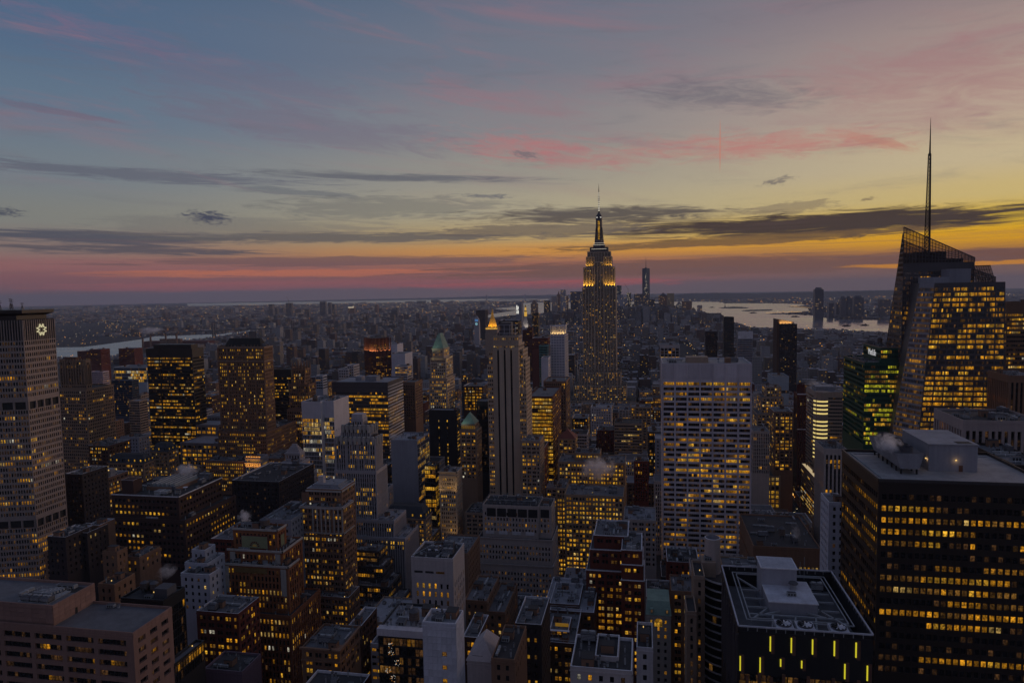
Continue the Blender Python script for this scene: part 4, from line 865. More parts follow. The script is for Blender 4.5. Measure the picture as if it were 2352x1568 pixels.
def sp_orange(th, d):
    x0,x1,y0,y1,z0,z1 = d['T'][0]
    for k in range(6): spot(th, (x0+1.5+k*(x1-x0-3)/5, y0-3.2, z1-11), (x0+1.5+k*(x1-x0-3)/5, y0, z1-2), (1.,.40,.05), 1500, .6, 100)
    q = Q(); q.box(x0-.7, x1+.7, y0-.8, y0-.07, z1-6, z1-5.2, 'pale_stone2'); th.part('cornice', q)
    for k in range(9): th.box('roof_lamp', x0+.8+k*1.7, x0+1.4+k*1.7, y0+.4, y0+1., z1, z1+.7, 'glow_orange')
    spot(th, (x0-8, y0-2.5, z1-24), (x0-9, y0+8, z1-6), (1.,.38,.05), 2500, .6, 90)
def sp_spikes(th, d):
    t = d['T'][0]; u = d['T'][1]
    for (tt, n, h) in ((t, 5, 9), (u, 6, 6)):
        for k in range(n):
            xx = tt[0] + (tt[1]-tt[0])*k/(n-1)
            for yy in (tt[2], tt[3]): q = Q(); q.frustum(xx, yy, tt[5]-8, tt[5]+h*.3, .9, .8, 4, d['mat'], cap=False, rot=.785); q.frustum(xx, yy, tt[5]+h*.3, tt[5]+h, .8, .05, 4, d['mat'], cap=False, rot=.785); th.part('spire', q)
def sp_mercantile(th, d):
    x0,x1,y0,y1,z0,z1 = d['T'][0]; hip_roof(th, x0+.5, x1-.5, y0+.5, y1-.5, z1-.6, z1+17, (x1-x0)/2-1.4, 'copper')
    for k in range(5):
        xx = x0+1.4+k*(x1-x0-2.8)/4; th.box('arcade_pier', xx-.35, xx+.35, y0-.5, y0-.08, z1-11, z1-2, d['mat'])
    for tt in d['T']:
        q = Q(); q.box(tt[0]-.5, tt[1]+.5, tt[2]-.6, tt[2]-.08, tt[5]-.8, tt[5]+.1, d['mat']); q.box(tt[1]+.08, tt[1]+.5, tt[2]-.6, tt[3], tt[5]-.8, tt[5]+.1, d['mat']); th.part('cornice', q)
    for xx in (x0+2, (x0+x1)/2, x1-2): spot(th, (xx, y0-3.0, z1-12), (xx, y0, z1-2), (1.,.82,.35), 6000, .8, 100)
    for yy in (y0+5, y1-5): spot(th, (x1+3.5, yy, z1-12), (x1, yy, z1-2), (1.,.82,.35), 5000, .8, 100)
    spot(th, (x0-2, y0-12, z1-2), ((x0+x1)/2, y0+8, z1+8), (.75,1.,.75), 1600, 2, 80)
def sp_five(th, d):
    x0,x1,y0,y1,z0,z1 = d['T'][1]; w_ = x1-x0
    for k, f in enumerate((.2, .455, .71)):
        xx = x0+w_*f; q = Q(); q.box(xx-.85, xx+.85, y0-.06, y0-.02, d['zv'], z1-6.5, 'glass_dark'); q.add([[(xx-.85,y0-.06,z1-6.5),(xx+.85,y0-.06,z1-6.5),(xx,y0-.06,z1-4.6),(xx,y0-.06,z1-4.6)]], 'glass_dark'); th.part('window_strip', q)
    for k, (a, b_) in enumerate(((0,.165),(.235,.42),(.49,.675),(.745,1.))):
        th.box('pier', x0+w_*a, x0+w_*b_, y0-.5, y0-.02, d['zv'], z1-2.5, d['mat'])
    t = d['T'][0]
    for k in range(12): th.box('crown_rib', t[0]+w_*k/12+.1, t[0]+w_*k/12+.9, t[2]-.4, t[2]-.08, t[5]-8, t[5]+.3, d['mat'])
    th.box('plant_house', x0+5.2, x0+15, y0+8, y0+18, t[5]-1, t[5]+11.5, 'dark_steel'); q = Q()
    for zz in (3, 6.5, 10.5): 
        for (a, b_) in (((x0+4.4,y0+7),(x0+19,y0+7)), ((x0+19,y0+7),(x0+19,y0+19)), ((x0+4.4,y0+7),(x0+4.4,y0+19))): q.bar((*a,t[5]+zz-1), (*b_,t[5]+zz-1), .25, 'coping')
    for xx in (4.4, 9, 14, 19): q.bar((x0+xx,y0+7,t[5]-1), (x0+xx,y0+7,t[5]+9.5), .25, 'coping')
    th.part('screen_frame', q)
def sp_threepark(th, d):
    pass
def sp_topband(th, d):
    x0,x1,y0,y1,z0,z1 = d['T'][0]
    for k in range(3):
        q = Q(); q.box(x0-.25, x1+.25, y0-.25, y0-.07, z1-3.2-k*3.6, z1-1.6-k*3.6, 'dark_steel'); q.box(x1+.07, x1+.25, y0-.25, y1, z1-2.6-k*3.6, z1-1.6-k*3.6, 'coping' if k else 'dark_steel'); th.part('top_band', q)
    th.box('plant_house', x0+22, x0+29, y0+18, y0+30, z1-1, z1+4, 'roof_pale'); th.box('lift_house', x0+36, x0+50, y0+14, y0+26, z1-1, z1+5, 'roof_pale')
    nf = int((z1-13-d['zv'])/3.75); q = Q()
    for j in range(nf): zz = z1-12.5-j*3.75; q.box(x1+.07, x1+.3, y0, y1, zz-1.4, zz, 'coping')
    tag(th.part('sill_bands', q), kind='stuff')
def sp_fourhundred(th, d):
    x0,x1,y0,y1,z0,z1 = d['T'][0]; H_ = 15.
    th.box('crown_core', x0+1.8, x1-1.8, y0+1.8, y1-1.8, z1-1, z1+H_-1.5, 'white_panel2')
    for k in range(6):
        xx = x0+.5+(x1-x0-1)*k/5; q = Q(); q.add([[(xx-.5,y0+.8,z1),(xx+.5,y0+.8,z1),(xx+.5,y0-1.0,z1+H_),(xx-.5,y0-1.0,z1+H_)], [(xx+.5,y0+.8,z1),(xx+.5,y0+1.8,z1),(xx+.5,y0+1.8,z1+H_),(xx+.5,y0-1.,z1+H_)], [(xx-.5,y0+1.8,z1),(xx-.5,y0+.8,z1),(xx-.5,y0-1.,z1+H_),(xx-.5,y0+1.8,z1+H_)]], 'white_panel2'); th.part('crown_fin', q)
    for k in range(5):
        yy = y0+2+(min(y1,y0+22)-y0)*k/4; q = Q(); q.add([[(x1-.8,yy-.5,z1),(x1-.8,yy+.5,z1),(x1+1.,yy+.5,z1+H_),(x1+1.,yy-.5,z1+H_)], [(x1-1.8,yy-.5,z1),(x1-.8,yy-.5,z1),(x1+1.,yy-.5,z1+H_),(x1-1.8,yy-.5,z1+H_)]], 'white_panel2'); th.part('crown_fin', q)
    q = Q(); q.box(x0-1.2, x1+1.2, y0-1.2, y0-.9, z1+H_-.4, z1+H_+.5, 'white_panel2'); q.box(x1+.9, x1+1.2, y0-.9, y1, z1+H_-.4, z1+H_+.5, 'white_panel2'); th.part('crown_rim', q)
    for k in range(5): xx = x0+.5+(x1-x0-1)*(k+.5)/5; spot(th, (xx, y0-.2, z1+.6), (xx, y0+1.2, z1+9), (1.,.66,.22), 1300, .4, 110)
    for k in range(3): spot(th, (x1+.2, y0+4+k*6, z1+.6), (x1-1.2, y0+4+k*6, z1+9), (1.,.66,.22), 1300, .4, 110)
def sp_hmark(th, d):
    x0,x1,y0,y1,z0,z1 = d['T'][0]; w_ = x1-x0
    for f, a, b_ in ((.08, 40, 12), (.3, 34, 18), (.08, 60, 44), (.3, 60, 40)): th.box('lit_strip', x0+w_*f, x0+w_*f+5, y0-1, y0-.1, z1-a, z1-b_, 'glow_white')
    th.box('lit_strip', x0+w_*.08+5.05, x0+w_*.3-.05, y0-1, y0-.1, z1-38, z1-32, 'glow_white')
def sp_strip(th, d):
    x0,x1,y0,y1,z0,z1 = d['T'][0]; th.box('strip_light', x0+3, x0+22, y0+4, y0+4.6, z1+5, z1+5.7, 'glow_warm'); th.box('plant_house', x0+2.5, x0+23, y0+4.7, y0+10, z1-1, z1+6, 'roof_pale'); th.box('strip_light', x0+5, x0+19, y0+.6, y0+1.1, z1, z1+.5, 'glow_warm')
def sp_metgreen(th, d):
    x0,x1,y0,y1,z0,z1 = d['T'][0]
    cu = bpy.data.curves.new('sign', 'FONT'); cu.body = 'MetLife'; cu.size = 7.2; cu.extrude = .15; cu.align_x = 'CENTER'; cu.space_character = .92
    o = bpy.data.objects.new('sign', cu); COL.objects.link(o); cu.materials.append(MAT['glow_letters'])
    bpy.context.view_layer.update(); me = bpy.data.meshes.new_from_object(o); bpy.data.objects.remove(o); o = bpy.data.objects.new('sign', me); COL.objects.link(o); o.parent = th.o
    o.rotation_euler = (math.pi/2, 0, -math.pi/2); o.location = (x0-.35-th.loc[0], (y0+y1)/2-2-th.loc[1], z1-8.2-th.loc[2])
    q = Q(); q.box(x0-.2, x1+.2, y0-.25, y0-.07, z1-.6, z1+.25, 'tan_stone'); q.box(x0-.25, x0-.07, y0, y1, z1-.6, z1+.25, 'tan_stone')
    u = d['T'][1]; q.box(u[0]-.25, u[0]-.07, u[2], u[3], u[5]-.5, u[5]+.25, 'tan_stone'); th.part('parapet_trim', q)
def sp_beige(th, d):
    x0,x1,y0,y1,z0,z1 = d['T'][0]; r = 7.6; cx, cyy = x0+6.2, y0+5.2; A = np.linspace(math.pi*1.02, math.pi*1.72, 10)
    for j in range(15):
        zt = z1-9-j*4.2; g = Q()
        for i in range(9): P = lambda k, z: (cx+(r+.2)*math.cos(A[k]), cyy+(r+.2)*math.sin(A[k]), z); g.add([[P(i,zt-1.5), P(i+1,zt-1.5), P(i+1,zt), P(i,zt)]], 'glow_corner')
        if j not in (4,): th.part('lit_corner_band', g)
    q = Q(); q.frustum(cx, cyy, d['zv'], z1-.4, r, r, 32, 'beige_panel'); th.part('rounded_corner', q)
    th.box('plant_house', x0+3, x1-4, y0+14, y0+32, z1-1, z1+3.5, 'roof_pale')
def sp_glowroof(th, d):
    x0,x1,y0,y1,z0,z1 = d['T'][0]
    for k in range(8): th.box('glass_roof_panel', x0+.4, x0+4.8, y0+1+k*8.2, y0+8.6+k*8.2, z1-.6, z1-.2, 'glow_roof')
    th.box('billboard', x0+1, x0+6, y0-.5, y0-.15, 8, 14, 'glow_green')
def sp_drum(th, d):
    x0,x1,y0,y1,z0,z1 = d['T'][0]; q = Q(); q.frustum((x0+x1)/2+1, (y0+y1)/2, z1-1, z1+10.5, 4.6, 4.6, 16, d['mat'], cap=False); q.frustum((x0+x1)/2+1, (y0+y1)/2, z1+10.4, z1+10.5, 4.6, 4.1, 16, 'coping', cap=False); q.frustum((x0+x1)/2+1, (y0+y1)/2, z1+9., z1+9.1, 4.1, 4.1, 16, 'roof_dark'); th.part('drum', q)
    q = Q(); q.box(x0-.4, x1+.4, y0-.5, y0-.07, z1-1, z1+.2, 'coping'); q.box(x0-.4, x1+.4, y0-.5, y0-.07, z1-42, z1-41.2, 'coping'); th.part('coping', q)
def sp_slant(th, d):
    x0,x1,y0,y1,z0,z1 = d['T'][0]; q = Q()
    q.add([[(x0-4,y0+2,z1-1),(x1-6,y0+2,z1-1),(x1-6,y0+2,z1+4),(x0-4,y0+2,z1+10)], [(x1-6,y0+2,z1-1),(x1-6,y1,z1-1),(x1-6,y1,z1+4),(x1-6,y0+2,z1+4)], [(x0-4,y1,z1-1),(x0-4,y0+2,z1-1),(x0-4,y0+2,z1+10),(x0-4,y1,z1+10)], [(x0-4,y0+2,z1+10),(x1-6,y0+2,z1+4),(x1-6,y1,z1+4),(x0-4,y1,z1+10)]], 'tan_stone'); th.part('slanted_top', q)
    for k in range(4): spot(th, (x0+3+k*6, y0-1.5, z1+.3), (x0+3+k*6, y0+2, z1+6), (1.,.62,.2), 2600, .6, 120)
    q = Q(); q.box(x0-4.2, x0-.1, y0+1, y1, d['zv'], z1+9, 'dark_brick'); th.part('side_wall', q)
def sp_paletop(th, d):
    x0,x1,y0,y1,z0,z1 = d['T'][0]; q = Q(); q.box(x0-.3, x1+.3, y0-.4, y0-.08, z1-14, z1+.2, 'coping'); th.part('top_band', q)
def sp_pink(th, d):
    x0,x1,y0,y1,z0,z1 = d['T'][0]; me = {}
    def pan(w_, h_):
        k = (round(w_,2), round(h_,2))
        if k not in me:
            q = Q(); q.box(-w_/2, w_/2, -.12, 0, -h_/2, h_/2, 'pink_stone', True); o = q.build('stone_panel'); me[k] = o.data; bpy.data.objects.remove(o)
        return me[k]
    def pp(cx, cy_, cz, ang, w_, h_):
        o = bpy.data.objects.new('stone_panel', pan(w_, h_)); COL.objects.link(o); o.parent = th.o; o.location = (cx-th.loc[0], cy_-th.loc[1], cz-th.loc[2]); o.rotation_euler = (0,0,ang)
    u = d['T'][1]; hz = (z1-u[5])/4
    for j in range(4):                                             # stone courses of the raised block, joints recessed
        z = u[5]+(j+.5)*hz; n = 8; w_ = (y1-y0)/n
        for i in range(n):
            if not (i == 4 and j == 0): pp(x1+.01, y0+(i+.5)*w_, z, math.pi/2, w_-.06, hz-.06)
        n = 12; w_ = 3.
        for i in range(n): pp(x1-(i+.5)*w_, y0-.01, z, 0., w_-.06, hz-.06)
    n = int((u[3]-u[2])/2.2); w_ = (u[3]-u[2])/n
    for i in range(n): pp(u[1]+.01, u[2]+(i+.5)*w_, u[5]-1.2, math.pi/2, w_-.05, 1.9)
    for i in range(30): pp(u[1]-(i+.5)*2.2, u[2]-.01, u[5]-1.1, 0., 2.15, 1.9)
    th.box('dark_door', x1+.14, x1+.2, y0+9.6, y0+10.6, u[5]-.9, u[5]+1.3, 'sooty')
    # plant deck sunk inside the raised parapet
    z = z1-1; q = Q(); q.box(x1-17, x1-4.5, y0+2.2, y0+13, z-.05+.06, z+.4, 'steel'); th.part('plant_deck', q)
    for k in range(3): put(th, 'cooling_tower', x1-14.2+k*4.1, y0+4, z+.4, 3.8, 3., 2.2)
    for k in range(5): put(th, 'duct', x1-12+k*.8, y0+8+k*1.1, z+.4, 8-k, .7, 1.2)
    put(th, 'duct', x1-20, y0+9, z, 6, 1.4, 1.5, 1.571); put(th, 'air_handler', x1-9, y0+16, z, 8, 2, 1.6); q = Q(); rail(q, x1-17, x1-4.5, y0+2.2, y0+13, z+.4, 1.2, 'steel', 2.); th.part('railing', q)
    th.box('well_shade', x1-9, x1-1.5, y0+12.5, y1-2, z+.01, z+.03, 'sooty')  # thin black sheet: shade of a sunken well painted on the roof
    put(th, 'air_handler', u[1]-24, u[3]-2.2, u[5]-1, 3, 1.5, 1.4); put(th, 'vent_stack', u[1]-21, u[3]-2, u[5]-1, 1.6, 1.6, 1.2)
def sp_tanks(th, d):
    x0,x1,y0,y1,z0,z1 = d['T'][0]
    for k in (0, 1): water_tank(th, x0+4.4+k*4.6, y0+9., z1-1, 1.7, 4.6)
    th.box('cooling_house', x1-7, x1-1, y0+4, y0+10, z1-1, z1+3, 'dark_steel2'); put(th, 'cooling_tower', x1-10, y0+10, z1-1, 3, 2, 2)
def sp_ledge(th, d):
    x0,x1,y0,y1,z0,z1 = d['T'][0]; th.box('roof_ledge', x0-.2, x1+.1, y0-.6, y0+2.5, z1-2.4, z1+.25, 'pale_panel')
    rng = np.random.default_rng(8)
    for k in range(5):                                             # strings of festive lights inside the glass front
        cx = x0+3+rng.uniform(0, 6); cz = z1-6-k*3.2; q = Q()
        for i in range(16): a = rng.uniform(0, 6.28); r = rng.uniform(.5, 1.3); q.box(cx+r*math.cos(a)-.06, cx+r*math.cos(a)+.06, y0-.12, y0-.05, cz+r*math.sin(a)-.06, cz+r*math.sin(a)+.06, 'glow_white' if i % 3 else 'glow_orange')
        tag(th.part('festive_lights', q), kind='stuff')
SPECIAL = dict(ledge=sp_ledge, pink=sp_pink, tanks=sp_tanks, pyramid_pale=sp_pyr, pyr=sp_pyr, pyr_lit=sp_pyr, french=sp_french, rounded=sp_rounded, panels=sp_panels, fans=sp_fans, penthouse=sp_penthouse, coping=sp_coping, beaux=sp_beaux, curved=sp_curved, gem=sp_gem,
    slab1166=sp_slab1166, crown42=sp_crown42, deco=sp_deco, limestone=sp_limestone, mansard=sp_mansard, ornate=sp_ornate, zig=sp_zig, skylight=sp_skylight, grace=sp_grace, chanin=sp_chanin, parkav=sp_parkav, lincoln=sp_lincoln,
    orange=sp_orange, spikes=sp_spikes, mercantile=sp_mercantile, fivehundred=sp_five, topband=sp_topband, fourhundred=sp_fourhundred, hmark=sp_hmark, strip=sp_strip, metgreen=sp_metgreen, beige=sp_beige, glowroof=sp_glowroof, drum=sp_drum, slant=sp_slant, paletop=sp_paletop)
for n_, c_ in dict(frame_red=(.16,.05,.04), panel_green=(.25,.27,.15), gold_dull=(.22,.14,.05), glass_roof=(.22,.25,.26)).items(): wall(n_, c_, .6, .4, .4, .1)
glow('glow_letters', (.6,.6,.62), .6); glow('glow_corner', (.78,.6,.2), 1.0); glow('glow_roof', (.62,.47,.26), .75)
wall('sunset_glint', (.4,.3,.15), .2, .3, .02, .1, .8)  # sunset reflection painted as a gold base colour
# ------------------------------------------------------------------ where everything stands, in metres (X west, Y downtown, Z up)
HEROES = [
{'key': 'pinkstone', 'name': 'office_building', 'label': 'pinkish stone block with flat roof and sunken plant deck, in the lower left corner', 'cat': 'office building', 'mat': 'pink_stone', 'st': 'ribbon_stone', 'roofm': 'roof_grey', 'clutter': 0, 'side': 'ribbon_side', 'special': 'pink', 'tst': {0: 'blank'}, 'lit': 0.2, 'T': [[-271.0, -208.0, 206.0, 225.4, 133.6, 141.2], [-269.5, -174.4, 204.2, 224.5, 0.0, 134.6]], 'zv': 109},
{'key': 'glasslow', 'name': 'office_wing', 'label': 'low black glass wing with pale parapet, tucked behind the pinkish stone block', 'cat': 'office wing', 'mat': 'black_metal', 'st': 'glass_dim', 'roofm': 'roof_grey', 'T': [[-178.0, -174.2, 224.0, 242.0, 0.0, 112.7]], 'zv': 102},
{'key': 'blacktank', 'name': 'office_building', 'label': 'black office block with two round water tanks on its roof, behind the pinkish stone block', 'cat': 'office building', 'mat': 'black_metal', 'st': 'glass_black', 'roofm': 'roof_dark', 'special': 'tanks', 'clutter': 2, 'lit': 0.12, 'T': [[-215.8, -195.9, 247.0, 261.0, 0.0, 125.3]], 'zv': 86},
{'key': 'purplebox', 'name': 'mechanical_penthouse', 'label': 'ribbed mauve metal plant house with open top, below the red brick block', 'cat': 'plant house', 'mat': 'mauve_metal', 'st': 'blank', 'roofm': 'roof_dark', 'T': [[-187.2, -169.3, 259.0, 274.0, 0.0, 90.4]], 'zv': 82},
{'key': 'greystep', 'name': 'office_building', 'label': 'small pale grey stepped building with boxy plant house, left of the painted panel tower', 'cat': 'office building', 'mat': 'pale_grey', 'st': 'punch_small', 'lit': 0.22, 'T': [[-232.0, -224.4, 316.0, 325.0, 112.8, 119.1], [-233.5, -220.5, 312.0, 327.0, 0.0, 113.8], [-231.6, -215.4, 306.0, 315.0, 0.0, 110.7]], 'zv': 89},
{'key': 'redbrick_low', 'name': 'brick_building', 'label': 'low red brick block with lit paired windows, above the ribbed mauve plant house', 'cat': 'brick building', 'mat': 'red_brick', 'st': 'punch_pair', 'lit': 0.5, 'T': [[-213.6, -191.3, 292.0, 310.5, 0.0, 98.8]], 'zv': 60},
{'key': 'french', 'name': 'office_tower', 'label': 'brown brick setback tower with a painted sunburst panel on its crown', 'cat': 'office tower', 'mat': 'orange_brick', 'st': 'punch_tall', 'lit': 0.42, 'roofm': 'roof_dark', 'special': 'french', 'T': [[-219.5, -193.5, 334.0, 343.5, 113.6, 125.0], [-221.0, -189.3, 331.0, 353.0, 82.6, 114.6], [-222.6, -184.1, 327.0, 338.6, 82.6, 108.2], [-222.6, -181.6, 323.0, 357.0, 0.0, 83.6]], 'zv': 42},
{'key': 'roundcorner', 'name': 'office_building', 'label': 'brown stone corner block with a rounded corner and a heavy cornice, at the bottom edge', 'cat': 'office building', 'mat': 'brown_stone', 'st': 'punch_pair', 'lit': 0.6, 'roofm': 'roof_grey', 'special': 'rounded', 'T': [[-142.8, -125.8, 262.0, 283.2, 0.0, 102.0]], 'zv': 84},
{'key': 'brownback', 'name': 'brick_building', 'label': 'long narrow brown brick building behind the round cornered block', 'cat': 'brick building', 'mat': 'dark_brick', 'st': 'punch_pair', 'lit': 0.45, 'T': [[-139.0, -132.6, 300.0, 320.0, 0.0, 93.1]], 'zv': 62},
{'key': 'darkglass', 'name': 'glass_building', 'label': 'black glass front under a pale roof ledge, with festive lights glinting inside', 'cat': 'glass building', 'mat': 'black_metal', 'st': 'glass_festive', 'roofm': 'roof_pale', 'lit': 0.15, 'special': 'ledge', 'T': [[-97.7, -80.1, 236.0, 258.0, 0.0, 126.2]], 'zv': 103},
{'key': 'whitepanel', 'name': 'office_tower', 'label': 'narrow white panelled tower with one column of amber windows, at the bottom edge', 'cat': 'office tower', 'mat': 'white_panel', 'st': 'panel_col', 'roofm': 'roof_pale', 'special': 'panels', 'T': [[-73.2, -61.7, 215.0, 225.0, 0.0, 140.8]], 'zv': 117},
{'key': 'whiteblock', 'name': 'office_tower', 'label': 'pale concrete block with slit windows and a sunken roof full of cooling fans', 'cat': 'office tower', 'mat': 'pale_concrete', 'st': 'slits', 'roofm': 'roof_dark', 'special': 'fans', 'T': [[-106.4, -86.4, 299.0, 319.4, 0.0, 128.7]], 'zv': 95},
{'key': 'mansard_pyr', 'name': 'stone_chapel', 'label': 'pale pyramid roofed stone tower top beside the narrow white panelled tower', 'cat': 'stone building', 'mat': 'pale_concrete', 'st': 'blank', 'special': 'pyramid_pale', 'roofm': 'roof_dark', 'T': [[-63.8, -53.9, 236.0, 252.0, 0.0, 116.8]], 'zv': 106, 'apex': 123.4},
{'key': 'arched', 'name': 'office_building', 'label': 'low building with an arched yellow lit top floor, behind the pale pyramid', 'cat': 'office building', 'mat': 'dark_brick', 'st': 'punch_pair', 'lit': 0.7, 'T': [[-72.4, -66.1, 262.0, 282.0, 0.0, 111.9]], 'zv': 90},
{'key': 'roofjunk', 'name': 'office_building', 'label': 'squat brown block with a roof crowded with ducts, right of the pale concrete block', 'cat': 'office building', 'mat': 'brown_stone', 'st': 'punch_small', 'lit': 0.3, 'roofm': 'roof_grey', 'T': [[-87.8, -76.4, 322.0, 352.0, 0.0, 99.1], [-76.5, -67.4, 322.0, 356.0, 0.0, 94.1]], 'zv': 55},
{'key': 'walls1', 'name': 'brick_building', 'label': 'low stone building with open roof courts and bare party walls, beside the pale pyramid', 'cat': 'stone building', 'mat': 'brown_stone', 'st': 'punch_small', 'lit': 0.1, 'roofm': 'roof_dark', 'T': [[-51.6, -43.5, 222.0, 246.0, 0.0, 126.3]], 'zv': 115},
{'key': 'darktank', 'name': 'brick_building', 'label': 'very dark block with grey roof and one round water tank, left of the white penthouse', 'cat': 'brick building', 'mat': 'soot_brick', 'st': 'punch_small', 'lit': 0.18, 'roofm': 'roof_grey', 'T': [[-52.8, -41.9, 272.0, 298.0, 0.0, 114.1]], 'zv': 86},
{'key': 'penthouse', 'name': 'loft_building', 'label': 'brick loft building with white glazed penthouse on a terrace and lit windows', 'cat': 'loft building', 'mat': 'dark_brick', 'st': 'punch_pair', 'lit': 0.75, 'roofm': 'roof_grey', 'special': 'penthouse', 'T': [[-44.3, -35.3, 312.0, 326.0, 88.9, 92.2], [-47.4, -31.6, 305.0, 340.1, 0.0, 89.9]], 'zv': 68},
{'key': 'greyroof', 'name': 'loft_building', 'label': 'block with a pale grey stepped roof behind the white penthouse', 'cat': 'loft building', 'mat': 'dark_brick', 'st': 'punch_pair', 'lit': 0.3, 'roofm': 'roof_pale', 'T': [[-48.0, -33.0, 340.0, 366.0, 89.3, 91.9], [-50.8, -25.3, 336.0, 376.0, 0.0, 90.3]], 'zv': 50},
{'key': 'redbrick', 'name': 'apartment_tower', 'label': 'dark red brick apartment tower with white copings, left of the white gridded slab', 'cat': 'apartment tower', 'mat': 'red_brick', 'st': 'punch_pair', 'lit': 0.62, 'roofm': 'roof_grey', 'special': 'coping', 'T': [[-27.3, -9.2, 368.0, 394.0, 111.0, 118.4], [-29.2, -8.3, 364.0, 394.0, 101.2, 112.0], [-31.0, -8.3, 360.0, 396.0, 0.0, 102.2], [-12.2, -1.9, 352.0, 378.0, 109.2, 117.1], [-12.2, -1.3, 350.0, 376.0, 101.9, 110.2], [-12.2, -0.6, 348.0, 376.0, 0.0, 102.9]], 'zv': 46},
{'key': 'beaux', 'name': 'mansion_block', 'label': 'narrow beaux arts front with green copper roof and a lit arched window', 'cat': 'townhouse', 'mat': 'pale_stone', 'st': 'punch_small', 'lit': 0.25, 'special': 'beaux', 'roofm': 'roof_dark', 'T': [[0.1, 11.8, 330.0, 348.0, 0.0, 94.0]], 'zv': 57},
{'key': 'archlit', 'name': 'brick_building', 'label': 'brown brick loft with rows of lit windows, right of the green roofed beaux arts front', 'cat': 'loft building', 'mat': 'brown_stone', 'st': 'punch_pair', 'lit': 0.6, 'T': [[12.2, 23.3, 342.0, 362.0, 0.0, 101.4]], 'zv': 51},
{'key': 'brownbeh', 'name': 'brick_building', 'label': 'broad reddish loft topped with tanks and vents, behind the beaux arts front', 'cat': 'loft building', 'mat': 'red_brick', 'st': 'punch_small', 'lit': 0.15, 'roofm': 'roof_dark', 'T': [[0.2, 14.2, 372.0, 396.0, 0.0, 83.9], [12.7, 31.6, 420.0, 445.0, 0.0, 85.5]], 'zv': 7},
{'key': 'bottomroof', 'name': 'loft_building', 'label': 'flat roofed loft with pale parapets at the bottom edge, below the dark red tower', 'cat': 'loft building', 'mat': 'pale_concrete', 'st': 'punch_small', 'lit': 0.3, 'roofm': 'roof_dark', 'T': [[-15.5, -8.4, 208.0, 222.0, 135.9, 137.6], [-22.5, -4.1, 202.0, 222.0, 0.0, 136.9]], 'zv': 129},
{'key': 'whitetop', 'name': 'loft_building', 'label': 'small dark building with white side wall, right of the flat roofed loft', 'cat': 'loft building', 'mat': 'pale_panel', 'st': 'punch_small', 'lit': 0.3, 'roofm': 'roof_dark', 'T': [[-3.1, 2.3, 226.0, 244.0, 0.0, 131.9]], 'zv': 117},
{'key': 'curved', 'name': 'apartment_tower', 'label': 'curved dark glass tower with pale balcony bands and a cylinder on top', 'cat': 'apartment tower', 'mat': 'tan_stone', 'st': 'slits2', 'special': 'curved', 'roofm': 'roof_dark', 'lit': 0.1, 'T': [[14.9, 18.5, 258.0, 272.0, 0.0, 130.3], [18.6, 22.7, 273.0, 289.0, 0.0, 137.9]], 'zv': 91},
{'key': 'gem', 'name': 'office_tower', 'label': 'black faceted glass tower with open roof deck, three big fans and glowing yellow fins', 'cat': 'office tower', 'mat': 'black_metal', 'st': 'gem', 'special': 'gem', 'roofm': 'roof_dark', 'clutter': 0, 'lit': 0.15, 'T': [[26.8, 63.5, 207.0, 252.5, 0.0, 150.3]], 'zv': 132},
{'key': 'slab1166', 'name': 'office_tower', 'label': 'broad black slab with rows of amber windows and grey plant house on its roof', 'cat': 'office tower', 'mat': 'bronze', 'st': 'grid1166', 'special': 'slab1166', 'roofm': 'roof_gravel', 'lit': 0.72, 'clutter': 0, 'slit': 0.3, 'T': [[78.4, 131.4, 253.0, 298.0, 0.0, 183.7]], 'zv': 111},
{'key': 'brick42', 'name': 'office_tower', 'label': 'tall brown brick tower with tan stone crown, right of the painted panel tower', 'cat': 'office tower', 'mat': 'brown_brick', 'st': 'punch_pair3', 'lit': 0.4, 'roofm': 'roof_grey', 'special': 'crown42', 'T': [[-206.5, -183.4, 393.0, 413.0, 0.0, 130.4], [-208.2, -180.4, 387.0, 403.0, 67.3, 121.1], [-207.4, -175.4, 380.0, 396.9, 0.0, 68.3]], 'zv': 46},
{'key': 'stepped', 'name': 'office_building', 'label': 'ziggurat of glass bands stepping out floor by floor, beside the tan crowned brick tower', 'cat': 'office building', 'mat': 'dark_metal', 'st': 'ribbon_steel', 'lit': 0.55, 'roofm': 'roof_grey', 'T': [[-196.3, -178.1, 437.0, 452.8, 65.3, 75.2], [-194.5, -173.9, 432.0, 452.0, 54.9, 66.3], [-191.8, -167.2, 425.0, 449.0, 45.6, 55.9], [-187.9, -159.3, 415.0, 445.0, 0.0, 46.6]], 'zv': 27},
{'key': 'deco', 'name': 'office_tower', 'label': 'pale art deco tower with fluted crown and a cube of plant on top', 'cat': 'office tower', 'mat': 'pale_stone2', 'st': 'deco', 'lit': 0.34, 'roofm': 'roof_pale', 'special': 'deco', 'T': [[-217.9, -208.5, 488.0, 497.0, 150.3, 156.3], [-223.9, -200.4, 483.0, 497.0, 142.5, 151.3], [-226.8, -194.9, 478.0, 491.8, 119.1, 143.5], [-226.6, -193.8, 475.0, 497.0, 84.3, 120.1], [-225.4, -179.3, 470.0, 496.0, 73.0, 85.3], [-224.3, -169.9, 466.0, 496.0, 0.0, 74.0]], 'zv': 62},
